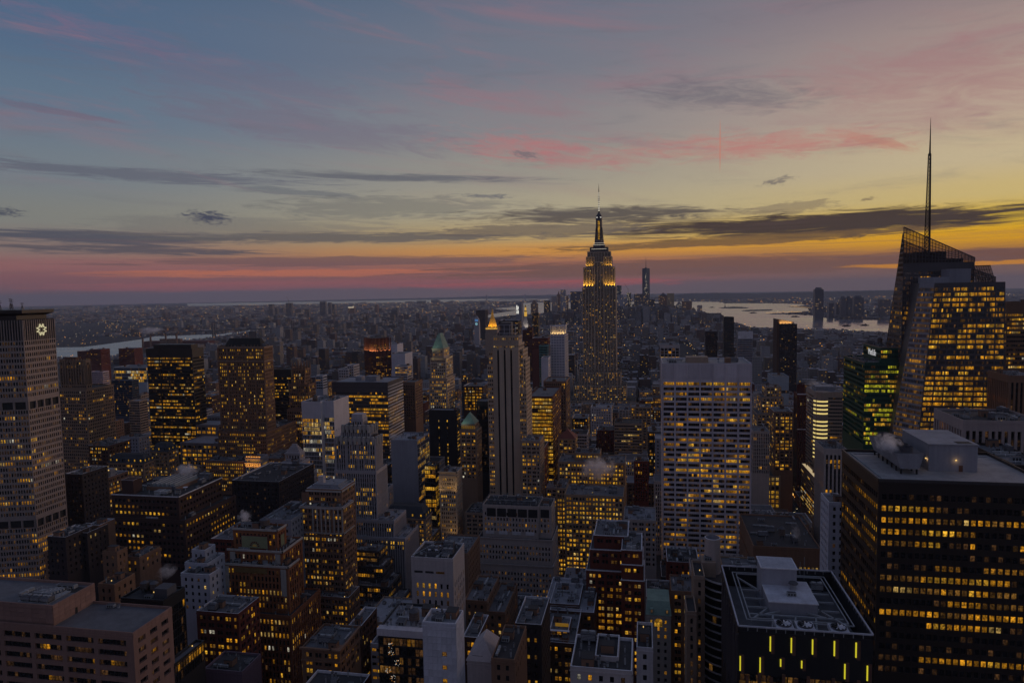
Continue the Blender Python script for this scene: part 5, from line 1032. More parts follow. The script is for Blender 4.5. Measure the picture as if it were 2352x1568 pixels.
{'key': 'limestone', 'name': 'office_building', 'label': 'wide limestone block with regular small windows in three stepped tiers and a louvred top', 'cat': 'office building', 'mat': 'limestone_grey', 'st': 'punch_reg', 'lit': 0.3, 'roofm': 'roof_dark', 'special': 'limestone', 'T': [[-111.2, -72.0, 462.0, 486.0, 79.9, 102.7], [-72.3, -63.3, 464.0, 484.0, 79.9, 102.4], [-113.9, -62.2, 458.0, 488.0, 62.7, 80.9], [-116.0, -61.5, 455.0, 489.0, 39.7, 63.7], [-122.7, -60.6, 450.0, 490.0, 0.0, 40.7]], 'zv': 22},
{'key': 'lit_tan', 'name': 'office_building', 'label': 'tan stone block full of yellow lit windows with a steam plume over its roof', 'cat': 'office building', 'mat': 'tan_brick', 'st': 'punch_lit', 'lit': 0.85, 'roofm': 'roof_grey', 'T': [[-60.8, -38.5, 600.0, 620.0, 100.9, 107.9], [-74.5, -16.7, 592.0, 622.0, 0.0, 101.9], [-60.8, -16.1, 520.0, 550.0, 0.0, 94.5], [-72.1, -63.5, 556.0, 586.0, 0.0, 88.9]], 'zv': -2},
{'key': 'campanile', 'name': 'brick_building', 'label': 'slim dark red brick tower between the tan lit block and the white gridded slab', 'cat': 'brick building', 'mat': 'red_brick', 'st': 'punch_tall', 'lit': 0.06, 'roofm': 'roof_dark', 'T': [[-10.1, 3.1, 640.0, 654.0, 0.0, 92.4]], 'zv': 52},
{'key': 'classical', 'name': 'hotel_building', 'label': 'grey classical block with cornice and roof crowded by vents, left of the white gridded slab', 'cat': 'hotel', 'mat': 'limestone_grey', 'st': 'punch_pair', 'lit': 0.15, 'roofm': 'roof_pale', 'T': [[-14.9, 7.3, 478.0, 508.0, 0.0, 91.1]], 'zv': 55},
{'key': 'redpyr', 'name': 'office_building', 'label': 'brown block under a steep red tiled pyramid roof, below the bright yellow glass block', 'cat': 'office building', 'mat': 'tan_brick', 'st': 'punch_pair', 'lit': 0.4, 'special': 'pyr', 'roofm': 'red_tile', 'T': [[-86.1, -68.5, 690.0, 710.0, 0.0, 101.2]], 'zv': 74, 'apex': 108.5},
{'key': 'mansard', 'name': 'office_building', 'label': 'stone block with dark mansard roof and yellow dormers, below the grey blank wall tower', 'cat': 'office building', 'mat': 'tan_stone', 'st': 'punch_pair', 'lit': 0.7, 'special': 'mansard', 'roofm': 'slate', 'T': [[-204.0, -169.5, 512.0, 529.3, 0.0, 73.5]], 'zv': 42},
{'key': 'blankgrey', 'name': 'office_tower', 'label': 'tower with a blank grey wall and a narrow yellow lit glass side', 'cat': 'office tower', 'mat': 'grey_panel', 'st': 'blank', 'side': 'glass_lit', 'lit': 0.6, 'roofm': 'roof_pale', 'T': [[-225.8, -200.6, 590.0, 624.9, 0.0, 118.0]], 'zv': 55},
{'key': 'litglass2', 'name': 'glass_building', 'label': 'low yellow lit glass block at the foot of the blank grey wall', 'cat': 'glass building', 'mat': 'dark_metal', 'st': 'glass_lit', 'lit': 0.65, 'roofm': 'roof_grey', 'T': [[-189.7, -179.8, 575.0, 586.9, 0.0, 99.5]], 'zv': 33},
{'key': 'ornate', 'name': 'office_tower', 'label': 'slim tan stone tower with floodlit cornice and pilasters, left of the tall black striped tower', 'cat': 'office tower', 'mat': 'tan_stone_light', 'st': 'punch_reg2', 'lit': 0.45, 'special': 'ornate', 'roofm': 'roof_pale', 'T': [[-165.8, -151.3, 540.0, 557.7, 0.0, 103.7]], 'zv': 42},
{'key': 'pyrwhite', 'name': 'office_building', 'label': 'pale stone building with stepped pyramid top and a colonnade', 'cat': 'office building', 'mat': 'pale_stone2', 'st': 'deco2', 'lit': 0.3, 'roofm': 'roof_pale', 'special': 'zig', 'T': [[-320.0, -305.5, 572.0, 581.0, 100.1, 108.1], [-320.1, -301.5, 567.0, 583.0, 92.7, 101.1], [-320.2, -298.8, 562.0, 584.0, 90.4, 93.7], [-319.5, -294.7, 556.0, 582.0, 0.0, 91.4]], 'zv': 56},
{'key': 'brickskylight', 'name': 'office_building', 'label': 'big dark brick block with saw tooth glass skylight on its roof', 'cat': 'office building', 'mat': 'dark_brown_brick', 'st': 'grid_brick', 'lit': 0.6, 'special': 'skylight', 'roofm': 'roof_dark', 'T': [[-334.6, -287.0, 381.0, 427.0, 110.7, 125.5], [-336.5, -281.2, 378.0, 433.0, 0.0, 111.7]], 'zv': 75},
{'key': 'darkmass', 'name': 'office_building', 'label': 'unlit dark block between the brick skylight block and the stepped pale pyramid top', 'cat': 'office building', 'mat': 'soot_brick', 'st': 'punch_small', 'lit': 0.01, 'roofm': 'roof_dark', 'T': [[-327.7, -286.4, 500.0, 560.0, 0.0, 102.2]], 'zv': 50},
{'key': 'litbehindfrench', 'name': 'office_building', 'label': 'narrow block with yellow lit windows squeezed behind the painted panel tower', 'cat': 'office building', 'mat': 'dark_brick', 'st': 'punch_pair', 'lit': 0.85, 'roofm': 'roof_grey', 'T': [[-235.2, -221.3, 420.0, 446.0, 0.0, 106.7]], 'zv': 65},
{'key': 'greyroofbeh', 'name': 'office_building', 'label': 'low grey roofed block with an open plant well, behind the painted panel tower', 'cat': 'office building', 'mat': 'grey_panel', 'st': 'punch_small', 'lit': 0.1, 'roofm': 'roof_grey', 'T': [[-225.5, -206.3, 372.0, 408.0, 0.0, 117.2]], 'zv': 96},
{'key': 'grace', 'name': 'office_tower', 'label': 'tall white gridded slab with seven bays of glowing ribbon windows', 'cat': 'office tower', 'mat': 'travertine', 'st': 'grace', 'special': 'grace', 'roofm': 'roof_gravel', 'lit': 0.45, 'clutter': 0, 'T': [[12.8, 76.5, 527.0, 571.0, 0.0, 194.4]], 'zv': 33},
{'key': 'chanin', 'name': 'skyscraper', 'label': 'tan skyscraper with a crown of ribbed buttresses, behind the octagonal tower on the left edge', 'cat': 'skyscraper', 'mat': 'tan_brick2', 'st': 'punch_tall2', 'lit': 0.2, 'special': 'chanin', 'roofm': 'roof_dark', 'T': [[-626.3, -593.5, 650.0, 656.7, 152.0, 183.9], [-625.4, -591.6, 646.0, 686.0, 0.0, 153.0]], 'zv': 55},
{'key': 'whiteslab', 'name': 'apartment_tower', 'label': 'pale pinkish slab with thin horizontal windows, right of the tan ribbed crown skyscraper', 'cat': 'apartment tower', 'mat': 'pink_white', 'st': 'ribbon_far', 'lit': 0.12, 'roofm': 'roof_grey', 'T': [[-907.0, -881.3, 1000.0, 1013.7, 0.0, 129.4]], 'zv': 48},
{'key': 'pavilion', 'name': 'glass_building', 'label': 'wide low pale glass building with two lit floors, left of the black tower', 'cat': 'glass building', 'mat': 'glass_pale', 'st': 'glass_far', 'lit': 0.3, 'roofm': 'roof_grey', 'T': [[-929.0, -863.2, 1080.0, 1120.0, 0.0, 127.8]], 'zv': 96},
{'key': 'blueglass', 'name': 'office_tower', 'label': 'dark blue glass tower right of the pale pinkish slab', 'cat': 'office tower', 'mat': 'blue_metal', 'st': 'glass_blue', 'lit': 0.06, 'roofm': 'roof_grey', 'T': [[-779.9, -744.6, 900.0, 913.7, 0.0, 128.6]], 'zv': 72},
{'key': 'tanslab', 'name': 'apartment_tower', 'label': 'slim grey tan slab with bright balconied side, left of the black tower', 'cat': 'apartment tower', 'mat': 'tan_stone', 'st': 'ribbon_far', 'lit': 0.06, 'roofm': 'roof_pale', 'T': [[-668.9, -652.6, 800.0, 814.9, 0.0, 115.1]], 'zv': 60},
{'key': 'redriver1', 'name': 'apartment_tower', 'label': 'reddish housing block by the river, above the pale pinkish slab', 'cat': 'apartment tower', 'mat': 'red_brick', 'st': 'far_dots', 'lit': 0.1, 'T': [[-1391.8, -1344.3, 1500.0, 1530.0, 0.0, 120.3], [-1338.4, -1306.6, 1480.0, 1510.0, 0.0, 126.2]], 'zv': 88},
{'key': 'redriver2', 'name': 'apartment_tower', 'label': 'squat dark red block by the river, left of the black tower', 'cat': 'apartment tower', 'mat': 'red_brick', 'st': 'far_dots', 'lit': 0.08, 'T': [[-1316.1, -1270.8, 1550.0, 1580.0, 0.0, 122.4]], 'zv': 86},
{'key': 'parkav', 'name': 'office_tower', 'label': 'black tower with scattered amber floors and a plain dark crown', 'cat': 'office tower', 'mat': 'bronze', 'st': 'parkav', 'special': 'parkav', 'lit': 0.36, 'slit': 0.2, 'T': [[-550.2, -492.9, 690.0, 710.3, 0.0, 192.6]], 'zv': 69},
{'key': 'lincoln', 'name': 'skyscraper', 'label': 'brown gothic skyscraper with dark mansard top and hundreds of small lit windows', 'cat': 'skyscraper', 'mat': 'brown_stone', 'st': 'punch_lincoln', 'lit': 0.3, 'special': 'lincoln', 'roofm': 'slate', 'T': [[-422.5, -372.2, 632.0, 649.5, 114.5, 199.4], [-421.7, -368.2, 624.0, 684.0, 0.0, 115.5]], 'zv': 64},
{'key': 'lincolnbase', 'name': 'office_building', 'label': 'lower wing of dark stone with lit windows, below the brown gothic skyscraper', 'cat': 'office building', 'mat': 'brown_stone', 'st': 'punch_lincoln', 'lit': 0.55, 'T': [[-424.0, -381.8, 604.0, 634.0, 0.0, 90.2], [-364.1, -342.7, 604.0, 644.0, 0.0, 94.1]], 'zv': 58},
{'key': 'orange', 'name': 'office_building', 'label': 'small tower top floodlit bright orange, below the brown gothic skyscraper', 'cat': 'office building', 'mat': 'pale_stone2', 'st': 'punch_lincoln', 'lit': 0.5, 'special': 'orange', 'T': [[-371.4, -355.6, 590.0, 604.0, 0.0, 98.1]], 'zv': 72},
{'key': 'darkslab', 'name': 'office_tower', 'label': 'black glass slab with broken amber bands, right of the brown gothic skyscraper', 'cat': 'office tower', 'mat': 'bronze', 'st': 'parkav', 'lit': 0.25, 'roofm': 'roof_dark', 'T': [[-435.8, -413.2, 760.0, 800.0, 0.0, 161.8]], 'zv': 58},
{'key': 'gothic', 'name': 'skyscraper', 'label': 'brown tower with a crown of stone spikes, right of the brown gothic skyscraper', 'cat': 'skyscraper', 'mat': 'brown_stone', 'st': 'punch_tall', 'lit': 0.4, 'special': 'spikes', 'roofm': 'roof_dark', 'T': [[-390.4, -375.6, 722.0, 734.5, 149.1, 167.3], [-393.8, -370.0, 718.0, 734.9, 121.1, 150.1], [-395.0, -367.1, 714.0, 744.0, 0.0, 122.1]], 'zv': 65},
{'key': 'threepark', 'name': 'office_tower', 'label': 'dark red tower set cornerwise with a gold lit crown', 'cat': 'office tower', 'mat': 'dark_red', 'st': 'parkstrip', 'special': 'threepark', 'lit': 0.35, 'T': [[-540.0, -486.4, 1250.0, 1290.0, 0.0, 163.1]], 'zv': 84},
{'key': 'glasswhite', 'name': 'office_tower', 'label': 'glass fronted tower with a bare white side wall, left of the flat roofed glass block', 'cat': 'office tower', 'mat': 'white_panel2', 'st': 'glass_white', 'side': 'sidewin', 'lit': 0.5, 'roofm': 'roof_grey', 'T': [[-318.0, -298.6, 602.0, 640.0, 0.0, 149.8], [-301.6, -288.3, 608.0, 642.0, 0.0, 149.8]], 'zv': 67},
{'key': 'ninetypark', 'name': 'office_building', 'label': 'broad glass block with dark top bands and flat roof, beside the bare white side', 'cat': 'office building', 'mat': 'dark_steel', 'st': 'glass_strip', 'lit': 0.55, 'roofm': 'roof_pale', 'special': 'topband', 'T': [[-361.7, -292.6, 760.0, 812.0, 0.0, 147.3]], 'zv': 50},
{'key': 'mercantile', 'name': 'skyscraper', 'label': 'limestone tower with lit arcade and steep green copper roof', 'cat': 'skyscraper', 'mat': 'tan_stone_light', 'st': 'punch_tall2', 'lit': 0.5, 'special': 'mercantile', 'roofm': 'copper', 'T': [[-241.8, -227.7, 772.0, 795.8, 173.5, 185.3], [-243.3, -224.5, 769.0, 798.7, 149.6, 174.5], [-244.5, -223.2, 766.0, 799.6, 0.0, 150.6]], 'zv': 110},
{'key': 'blackslab', 'name': 'office_tower', 'label': 'plain black slab with a pale striped side, in front of the green roofed limestone tower', 'cat': 'office tower', 'mat': 'black_metal', 'st': 'blackslab', 'side': 'stripes', 'lit': 0.5, 'roofm': 'roof_pale', 'T': [[-224.4, -193.9, 700.0, 712.3, 0.0, 126.4]], 'zv': 66},
{'key': 'greensmall', 'name': 'office_tower', 'label': 'small stone tower with green pyramid roof, left of the tall black striped tower', 'cat': 'office tower', 'mat': 'tan_stone', 'st': 'punch_pair', 'lit': 0.4, 'special': 'pyr_lit', 'roofm': 'copper', 'T': [[-172.9, -160.0, 640.0, 655.9, 117.2, 124.3], [-174.0, -157.3, 637.0, 656.7, 0.0, 118.2]], 'zv': 68, 'apex': 133.8},
{'key': 'darkslab2', 'name': 'office_tower', 'label': 'unlit dark slab between the small green pyramid tower and the tall black striped tower', 'cat': 'office tower', 'mat': 'black_metal', 'st': 'glass_black', 'lit': 0.03, 'T': [[-170.1, -158.2, 690.0, 714.0, 0.0, 137.8]], 'zv': 63},
{'key': 'fivehundred', 'name': 'skyscraper', 'label': 'tall tan tower with three black vertical stripes down its front', 'cat': 'skyscraper', 'mat': 'tan_stone_light', 'st': 'punch_five', 'lit': 0.45, 'special': 'fivehundred', 'roofm': 'roof_dark', 'T': [[-132.2, -109.1, 603.0, 620.9, 202.4, 210.5], [-131.7, -108.7, 600.0, 630.0, 0.0, 203.4], [-109.4, -105.9, 606.0, 632.0, 159.4, 198.2], [-106.8, -104.4, 610.0, 634.0, 159.4, 189.3], [-136.7, -132.7, 604.0, 634.0, 183.7, 196.9], [-137.7, -132.2, 602.0, 636.0, 0.0, 184.7], [-109.8, -103.1, 604.0, 634.0, 0.0, 160.4]], 'zv': 53},
{'key': 'steppedfive', 'name': 'office_building', 'label': 'tan stepped annexe at the foot of the tall black striped tower', 'cat': 'office building', 'mat': 'tan_stone', 'st': 'punch_pair', 'lit': 0.3, 'roofm': 'roof_pale', 'T': [[-105.9, -88.8, 585.0, 611.3, 0.0, 120.9]], 'zv': 61},
{'key': 'yellowglass', 'name': 'glass_building', 'label': 'office block with a blazing yellow glass front, right of the tall black striped tower', 'cat': 'glass building', 'mat': 'dark_red', 'st': 'glass_yellow', 'side': 'glass_dimside', 'lit': 0.95, 'roofm': 'roof_grey', 'T': [[-116.1, -91.2, 690.0, 759.9, 0.0, 143.4]], 'zv': 55},
{'key': 'browncol', 'name': 'office_building', 'label': 'brown block with a columned top storey, behind the bright yellow glass block', 'cat': 'office building', 'mat': 'brown_stone', 'st': 'punch_tall', 'lit': 0.12, 'roofm': 'roof_grey', 'T': [[-116.2, -89.7, 800.0, 843.0, 0.0, 144.4]], 'zv': 25},
{'key': 'fourhundred', 'name': 'skyscraper', 'label': 'slim white gridded tower with a flared gold lit crown', 'cat': 'skyscraper', 'mat': 'white_panel2', 'st': 'grid400', 'lit': 0.02, 'special': 'fourhundred', 'T': [[-139.4, -117.7, 1040.0, 1088.7, 0.0, 182.1]], 'zv': 111},
{'key': 'teal', 'name': 'office_tower', 'label': 'teal glass tower under construction with a red light on top', 'cat': 'office tower', 'mat': 'teal_metal', 'st': 'glass_teal', 'lit': 0.05, 'T': [[-153.9, -140.9, 1020.0, 1040.0, 0.0, 168.6]], 'zv': 109},
{'key': 'whitewall', 'name': 'apartment_tower', 'label': 'blank white slab in front of the teal tower', 'cat': 'apartment tower', 'mat': 'white_panel2', 'st': 'blank', 'side': 'far_dots', 'lit': 0.1, 'T': [[-145.0, -135.0, 980.0, 1003.4, 0.0, 154.4]], 'zv': 114},
{'key': 'brickcrane', 'name': 'brick_building', 'label': 'brick tower with scattered lights, left of the white tower with the gold crown', 'cat': 'brick building', 'mat': 'red_brick', 'st': 'far_dots', 'lit': 0.2, 'T': [[-217.3, -186.2, 1350.0, 1380.0, 0.0, 156.9]], 'zv': 133},
{'key': 'darkroof', 'name': 'office_building', 'label': 'wide dark brick tower with orange windows, behind the tall black striped tower', 'cat': 'office building', 'mat': 'soot_brick', 'st': 'far_dots', 'lit': 0.4, 'T': [[-311.3, -268.1, 1480.0, 1520.0, 0.0, 186.1]], 'zv': 151},
{'key': 'browntower', 'name': 'apartment_tower', 'label': 'tall thin brown slab below the gold lantern tower', 'cat': 'apartment tower', 'mat': 'dark_red', 'st': 'far_dots', 'lit': 0.05, 'T': [[-297.4, -284.2, 1700.0, 1724.0, 0.0, 152.4], [-284.6, -271.6, 1690.0, 1714.0, 0.0, 159.3]], 'zv': 7},
{'key': 'blackslender', 'name': 'apartment_tower', 'label': 'slender black tower with an amber lit top, left of the spired skyscraper', 'cat': 'apartment tower', 'mat': 'black_metal', 'st': 'far_dots', 'lit': 0.3, 'T': [[-344.8, -325.6, 2150.0, 2178.0, 0.0, 179.4]], 'zv': 93},
{'key': 'hlit', 'name': 'office_tower', 'label': 'square tower with a white glowing mark, on the downtown side of the gold lantern tower', 'cat': 'office tower', 'mat': 'grey_panel', 'st': 'far_dots', 'lit': 0.03, 'special': 'hmark', 'T': [[-717.2, -684.5, 3900.0, 3960.0, 0.0, 180.0]], 'zv': 43},
{'key': 'domino', 'name': 'apartment_tower', 'label': 'broad black apartment block left of the gold pyramid', 'cat': 'apartment tower', 'mat': 'soot_brick', 'st': 'far_dots', 'lit': 0.03, 'T': [[-805.6, -760.0, 3300.0, 3360.0, 0.0, 159.7]], 'zv': 108},
{'key': 'hive1', 'name': 'brick_building', 'label': 'dark brick block with even rows of lit windows, left of the tall black striped tower', 'cat': 'brick building', 'mat': 'dark_brick', 'st': 'punch_pair', 'lit': 0.7, 'T': [[-212.9, -188.3, 800.0, 830.0, 0.0, 138.1]], 'zv': 107},
{'key': 'bluecol', 'name': 'apartment_tower', 'label': 'slim glassy apartment tower with a bright corner stripe, right of the green roofed limestone tower', 'cat': 'apartment tower', 'mat': 'blue_metal', 'st': 'glass_blue', 'lit': 0.12, 'T': [[-268.3, -260.3, 1000.0, 1031.9, 0.0, 127.0]], 'zv': 78},
{'key': 'white_mid', 'name': 'office_tower', 'label': 'white gridded office tower right of the dark red tower with the gold lit crown', 'cat': 'office tower', 'mat': 'pale_concrete', 'st': 'ribbon_far', 'lit': 0.35, 'T': [[-364.9, -345.9, 980.0, 1003.9, 0.0, 142.1]], 'zv': 110},
{'key': 'whitedome', 'name': 'hospital_building', 'label': 'boxy windowless white building right of the dark red tower with the gold lit crown', 'cat': 'hospital', 'mat': 'white_panel2', 'st': 'blank', 'T': [[-578.9, -551.8, 1500.0, 1540.0, 0.0, 134.5], [-550.2, -516.0, 1450.0, 1500.0, 0.0, 117.2]], 'zv': 97},
{'key': 'greymid1', 'name': 'apartment_tower', 'label': 'grey brown apartment slab behind the broad flat roofed glass block', 'cat': 'apartment tower', 'mat': 'brown_stone', 'st': 'far_dots', 'lit': 0.08, 'T': [[-303.0, -286.7, 840.0, 870.0, 0.0, 136.9]], 'zv': 87},
{'key': 'greymid2', 'name': 'office_building', 'label': 'pale blue grey block with punched windows, left of the broad flat roofed glass block', 'cat': 'office building', 'mat': 'pale_grey', 'st': 'ribbon_far', 'lit': 0.05, 'T': [[-427.0, -417.1, 850.0, 862.9, 0.0, 143.5]], 'zv': 124},
{'key': 'midA', 'name': 'office_building', 'label': 'pale boxy building with a white stair tower, behind the broad flat roofed glass block', 'cat': 'office building', 'mat': 'pale_concrete', 'st': 'punch_far', 'lit': 0.1, 'T': [[-417.9, -403.1, 900.0, 930.0, 0.0, 146.5], [-407.1, -397.4, 905.0, 925.0, 0.0, 151.4]], 'zv': 132},
{'key': 'gc1', 'name': 'hotel_building', 'label': 'stone hotel with slate mansard and a row of lit arches, below the black tower', 'cat': 'hotel', 'mat': 'tan_brick2', 'st': 'punch_pair', 'lit': 0.5, 'special': 'mansard', 'roofm': 'slate', 'T': [[-493.9, -456.0, 560.0, 574.2, 0.0, 97.4]], 'zv': 66},
{'key': 'gc2', 'name': 'hotel_building', 'label': 'stone wing with slate roof, right of the slate mansard hotel', 'cat': 'hotel', 'mat': 'tan_brick2', 'st': 'punch_pair', 'lit': 0.55, 'special': 'mansard', 'roofm': 'slate', 'T': [[-480.5, -461.1, 600.0, 616.4, 0.0, 98.9]], 'zv': 72},
{'key': 'gc3', 'name': 'office_tower', 'label': 'grey tower block rising behind the slate mansard hotel', 'cat': 'office tower', 'mat': 'grey_panel', 'st': 'punch_small', 'lit': 0.05, 'roofm': 'roof_pale', 'T': [[-548.2, -525.7, 640.0, 656.5, 0.0, 102.9]], 'zv': 78},
{'key': 'gc4', 'name': 'office_building', 'label': 'brown block with two pale roof boxes, left of the slate mansard hotel', 'cat': 'office building', 'mat': 'dark_brick', 'st': 'punch_pair', 'lit': 0.4, 'T': [[-532.2, -510.4, 580.0, 610.0, 0.0, 107.8]], 'zv': 76},
{'key': 'gc5', 'name': 'office_building', 'label': 'brown building with bright strip light on its roof, left of the slate mansard hotel', 'cat': 'office building', 'mat': 'brown_brick', 'st': 'punch_pair', 'lit': 0.5, 'special': 'strip', 'T': [[-466.3, -442.3, 500.0, 524.0, 0.0, 100.2]], 'zv': 58},
{'key': 'gc6', 'name': 'office_building', 'label': 'unlit black building hard against the octagonal tower on the left edge', 'cat': 'office building', 'mat': 'soot_brick', 'st': 'punch_small', 'lit': 0.02, 'T': [[-435.2, -420.2, 450.0, 476.0, 0.0, 117.3]], 'zv': 69},
{'key': 'gc7', 'name': 'office_building', 'label': 'dark block with wide lit bays and pale roof, left of the brown gothic skyscraper', 'cat': 'office building', 'mat': 'grey_brown', 'st': 'big_bays', 'lit': 0.5, 'roofm': 'roof_pale', 'T': [[-484.5, -438.5, 650.0, 690.0, 0.0, 96.3], [-507.1, -465.9, 690.0, 720.0, 0.0, 107.6]], 'zv': 53},
{'key': 'redwall', 'name': 'brick_building', 'label': 'brown building with a bare reddish side wall, above the teal edged roof', 'cat': 'brick building', 'mat': 'brown_brick', 'st': 'punch_small', 'side': 'blank', 'lit': 0.08, 'roofm': 'roof_grey', 'T': [[-327.1, -319.0, 352.0, 364.5, 0.0, 115.7]], 'zv': 90},
{'key': 'leftdark', 'name': 'brick_building', 'label': 'dark stone building with a tall duct, at the foot of the octagonal tower', 'cat': 'brick building', 'mat': 'soot_brick', 'st': 'punch_small', 'lit': 0.08, 'roofm': 'roof_dark', 'T': [[-333.7, -321.6, 330.0, 350.0, 0.0, 116.2], [-333.1, -318.4, 342.0, 358.0, 0.0, 114.6]], 'zv': 91},
{'key': 'tealroof', 'name': 'office_building', 'label': 'low building with a teal green cornice and a white box on its roof', 'cat': 'office building', 'mat': 'brown_stone', 'st': 'punch_small', 'lit': 0.05, 'roofm': 'roof_dark', 'T': [[-240.0, -231.7, 262.0, 274.8, 0.0, 123.5]], 'zv': 112},
{'key': 'leftbrown2', 'name': 'office_building', 'label': 'tan roofed building with an open plant court, behind the low teal edged building', 'cat': 'office building', 'mat': 'brown_stone', 'st': 'punch_small', 'lit': 0.1, 'roofm': 'roof_grey', 'T': [[-271.1, -262.7, 300.0, 307.3, 0.0, 122.2], [-267.0, -258.2, 310.0, 326.0, 0.0, 115.8]], 'zv': 105},
{'key': 'metgreen', 'name': 'office_tower', 'label': 'green glass tower with white lettering on its raised corner', 'cat': 'office tower', 'mat': 'green_metal', 'st': 'glass_green', 'lit': 0.6, 'special': 'metgreen', 'roofm': 'roof_dark', 'slit': 0.15, 'T': [[188.6, 210.3, 610.0, 655.9, 185.9, 198.9], [175.5, 209.2, 606.0, 666.0, 0.0, 186.9]], 'zv': 117},
{'key': 'whiterib', 'name': 'office_tower', 'label': 'pale ribbed block with dark slot windows, at the right edge', 'cat': 'office tower', 'mat': 'pale_rib', 'st': 'ribs', 'lit': 0.3, 'roofm': 'roof_dark', 'T': [[141.8, 174.8, 345.0, 377.5, 0.0, 187.8]], 'zv': 166},
{'key': 'fardark', 'name': 'office_tower', 'label': 'dark tower with broken amber floors at the right edge, behind the tilted crystal tower', 'cat': 'office tower', 'mat': 'brown_stone', 'st': 'parkav', 'lit': 0.5, 'T': [[302.5, 331.0, 660.0, 700.0, 0.0, 232.4]], 'zv': 142},
{'key': 'fardark2', 'name': 'office_building', 'label': 'brown ribbed block at the right edge, above the pale ribbed tower', 'cat': 'office building', 'mat': 'brown_stone', 'st': 'ribs', 'lit': 0.15, 'T': [[241.1, 262.4, 520.0, 550.0, 0.0, 187.1]], 'zv': 155},
{'key': 'rightlow', 'name': 'office_building', 'label': 'flat roof with a broad dark parapet at the right edge, beside the broad black slab', 'cat': 'office building', 'mat': 'bronze', 'st': 'blank', 'roofm': 'roof_grey', 'T': [[142.0, 155.5, 300.0, 340.0, 0.0, 178.6]], 'zv': 170},
{'key': 'beige', 'name': 'office_tower', 'label': 'beige banded tower with a curved glowing corner', 'cat': 'office tower', 'mat': 'beige_panel', 'st': 'ribbon_beige', 'lit': 0.06, 'special': 'beige', 'roofm': 'roof_pale', 'T': [[174.2, 199.8, 760.0, 805.5, 0.0, 140.2]], 'zv': 9},
{'key': 'beigewing', 'name': 'office_building', 'label': 'low wing with a glowing glass roof strip, left of the beige tower', 'cat': 'office building', 'mat': 'beige_panel', 'st': 'ribbon_beige', 'lit': 0.5, 'special': 'glowroof', 'T': [[161.9, 168.6, 700.0, 768.0, 0.0, 63.3]], 'zv': 19},
{'key': 'redslim', 'name': 'office_tower', 'label': 'slim red brown tower with a drum on top, left of the beige tower', 'cat': 'office tower', 'mat': 'dark_red', 'st': 'vstripe', 'lit': 0.02, 'special': 'drum', 'T': [[174.4, 183.9, 850.0, 871.6, 0.0, 124.8]], 'zv': -3},
{'key': 'slantapt', 'name': 'apartment_tower', 'label': 'dark apartment tower with a slanted gold lit top', 'cat': 'apartment tower', 'mat': 'soot_brick', 'st': 'far_dots', 'lit': 0.07, 'special': 'slant', 'T': [[261.9, 295.3, 1450.0, 1492.0, 0.0, 174.8]], 'zv': 54},
{'key': 'dark1', 'name': 'apartment_tower', 'label': 'tall thin black apartment tower with a red roof light, right of the white gridded slab', 'cat': 'apartment tower', 'mat': 'black_metal', 'st': 'far_dots', 'lit': 0.02, 'T': [[183.7, 206.3, 1700.0, 1726.0, 0.0, 179.4]], 'zv': 67},
{'key': 'dark2', 'name': 'apartment_tower', 'label': 'dark slab with white framed bay, above the white gridded slab', 'cat': 'apartment tower', 'mat': 'soot_brick', 'st': 'far_dots', 'lit': 0.02, 'T': [[125.5, 149.1, 1500.0, 1526.0, 0.0, 159.1]], 'zv': 92},
{'key': 'greytop', 'name': 'office_building', 'label': 'grey tower with pale blank top, right of the thin black tower', 'cat': 'office building', 'mat': 'grey_panel', 'st': 'ribbon_far', 'lit': 0.05, 'special': 'paletop', 'T': [[177.3, 204.6, 1400.0, 1430.0, 0.0, 163.8]], 'zv': 98},
{'key': 'colgrace', 'name': 'office_building', 'label': 'dark box with white columns just behind the roof of the white gridded slab', 'cat': 'office building', 'mat': 'pale_concrete', 'st': 'ribs_far', 'lit': 0.3, 'T': [[25.7, 58.0, 1200.0, 1240.0, 0.0, 154.2]], 'zv': 123},
{'key': 'glassbox', 'name': 'glass_building', 'label': 'pale blue glass box lit on its lower floors, left of the slim red brown tower', 'cat': 'glass building', 'mat': 'glass_pale', 'st': 'glass_far2', 'lit': 0.5, 'T': [[162.4, 182.1, 940.0, 978.9, 0.0, 134.0]], 'zv': 108},
{'key': 'tanstep', 'name': 'office_building', 'label': 'tan stepped building with many yellow windows, below the pale blue glass box', 'cat': 'office building', 'mat': 'tan_stone', 'st': 'punch_pair', 'lit': 0.4, 'T': [[140.4, 158.4, 860.0, 884.0, 118.7, 131.4], [134.7, 160.1, 855.0, 885.0, 100.2, 119.7], [128.9, 161.8, 848.0, 882.0, 0.0, 101.2]], 'zv': 72},
{'key': 'brownlit', 'name': 'office_building', 'label': 'brown block lit in tall narrow columns, left of the slim red brown tower', 'cat': 'office building', 'mat': 'brown_brick', 'st': 'punch_pair', 'lit': 0.6, 'T': [[129.4, 147.9, 740.0, 770.0, 0.0, 122.6]], 'zv': 59},
{'key': 'greystripe', 'name': 'office_building', 'label': 'dim grey block with vertical striping, right of the white gridded slab', 'cat': 'office building', 'mat': 'limestone_grey', 'st': 'vstripe2', 'lit': 0.03, 'T': [[102.9, 118.6, 700.0, 726.0, 0.0, 110.0]], 'zv': 68},
{'key': 'litloft', 'name': 'loft_building', 'label': 'loft building glowing orange and yellow through large windows, beside the avenue traffic', 'cat': 'loft building', 'mat': 'tan_stone', 'st': 'big_lit', 'lit': 0.92, 'roofm': 'roof_dark', 'T': [[107.9, 135.4, 735.0, 769.0, 0.0, 57.2]], 'zv': 3},
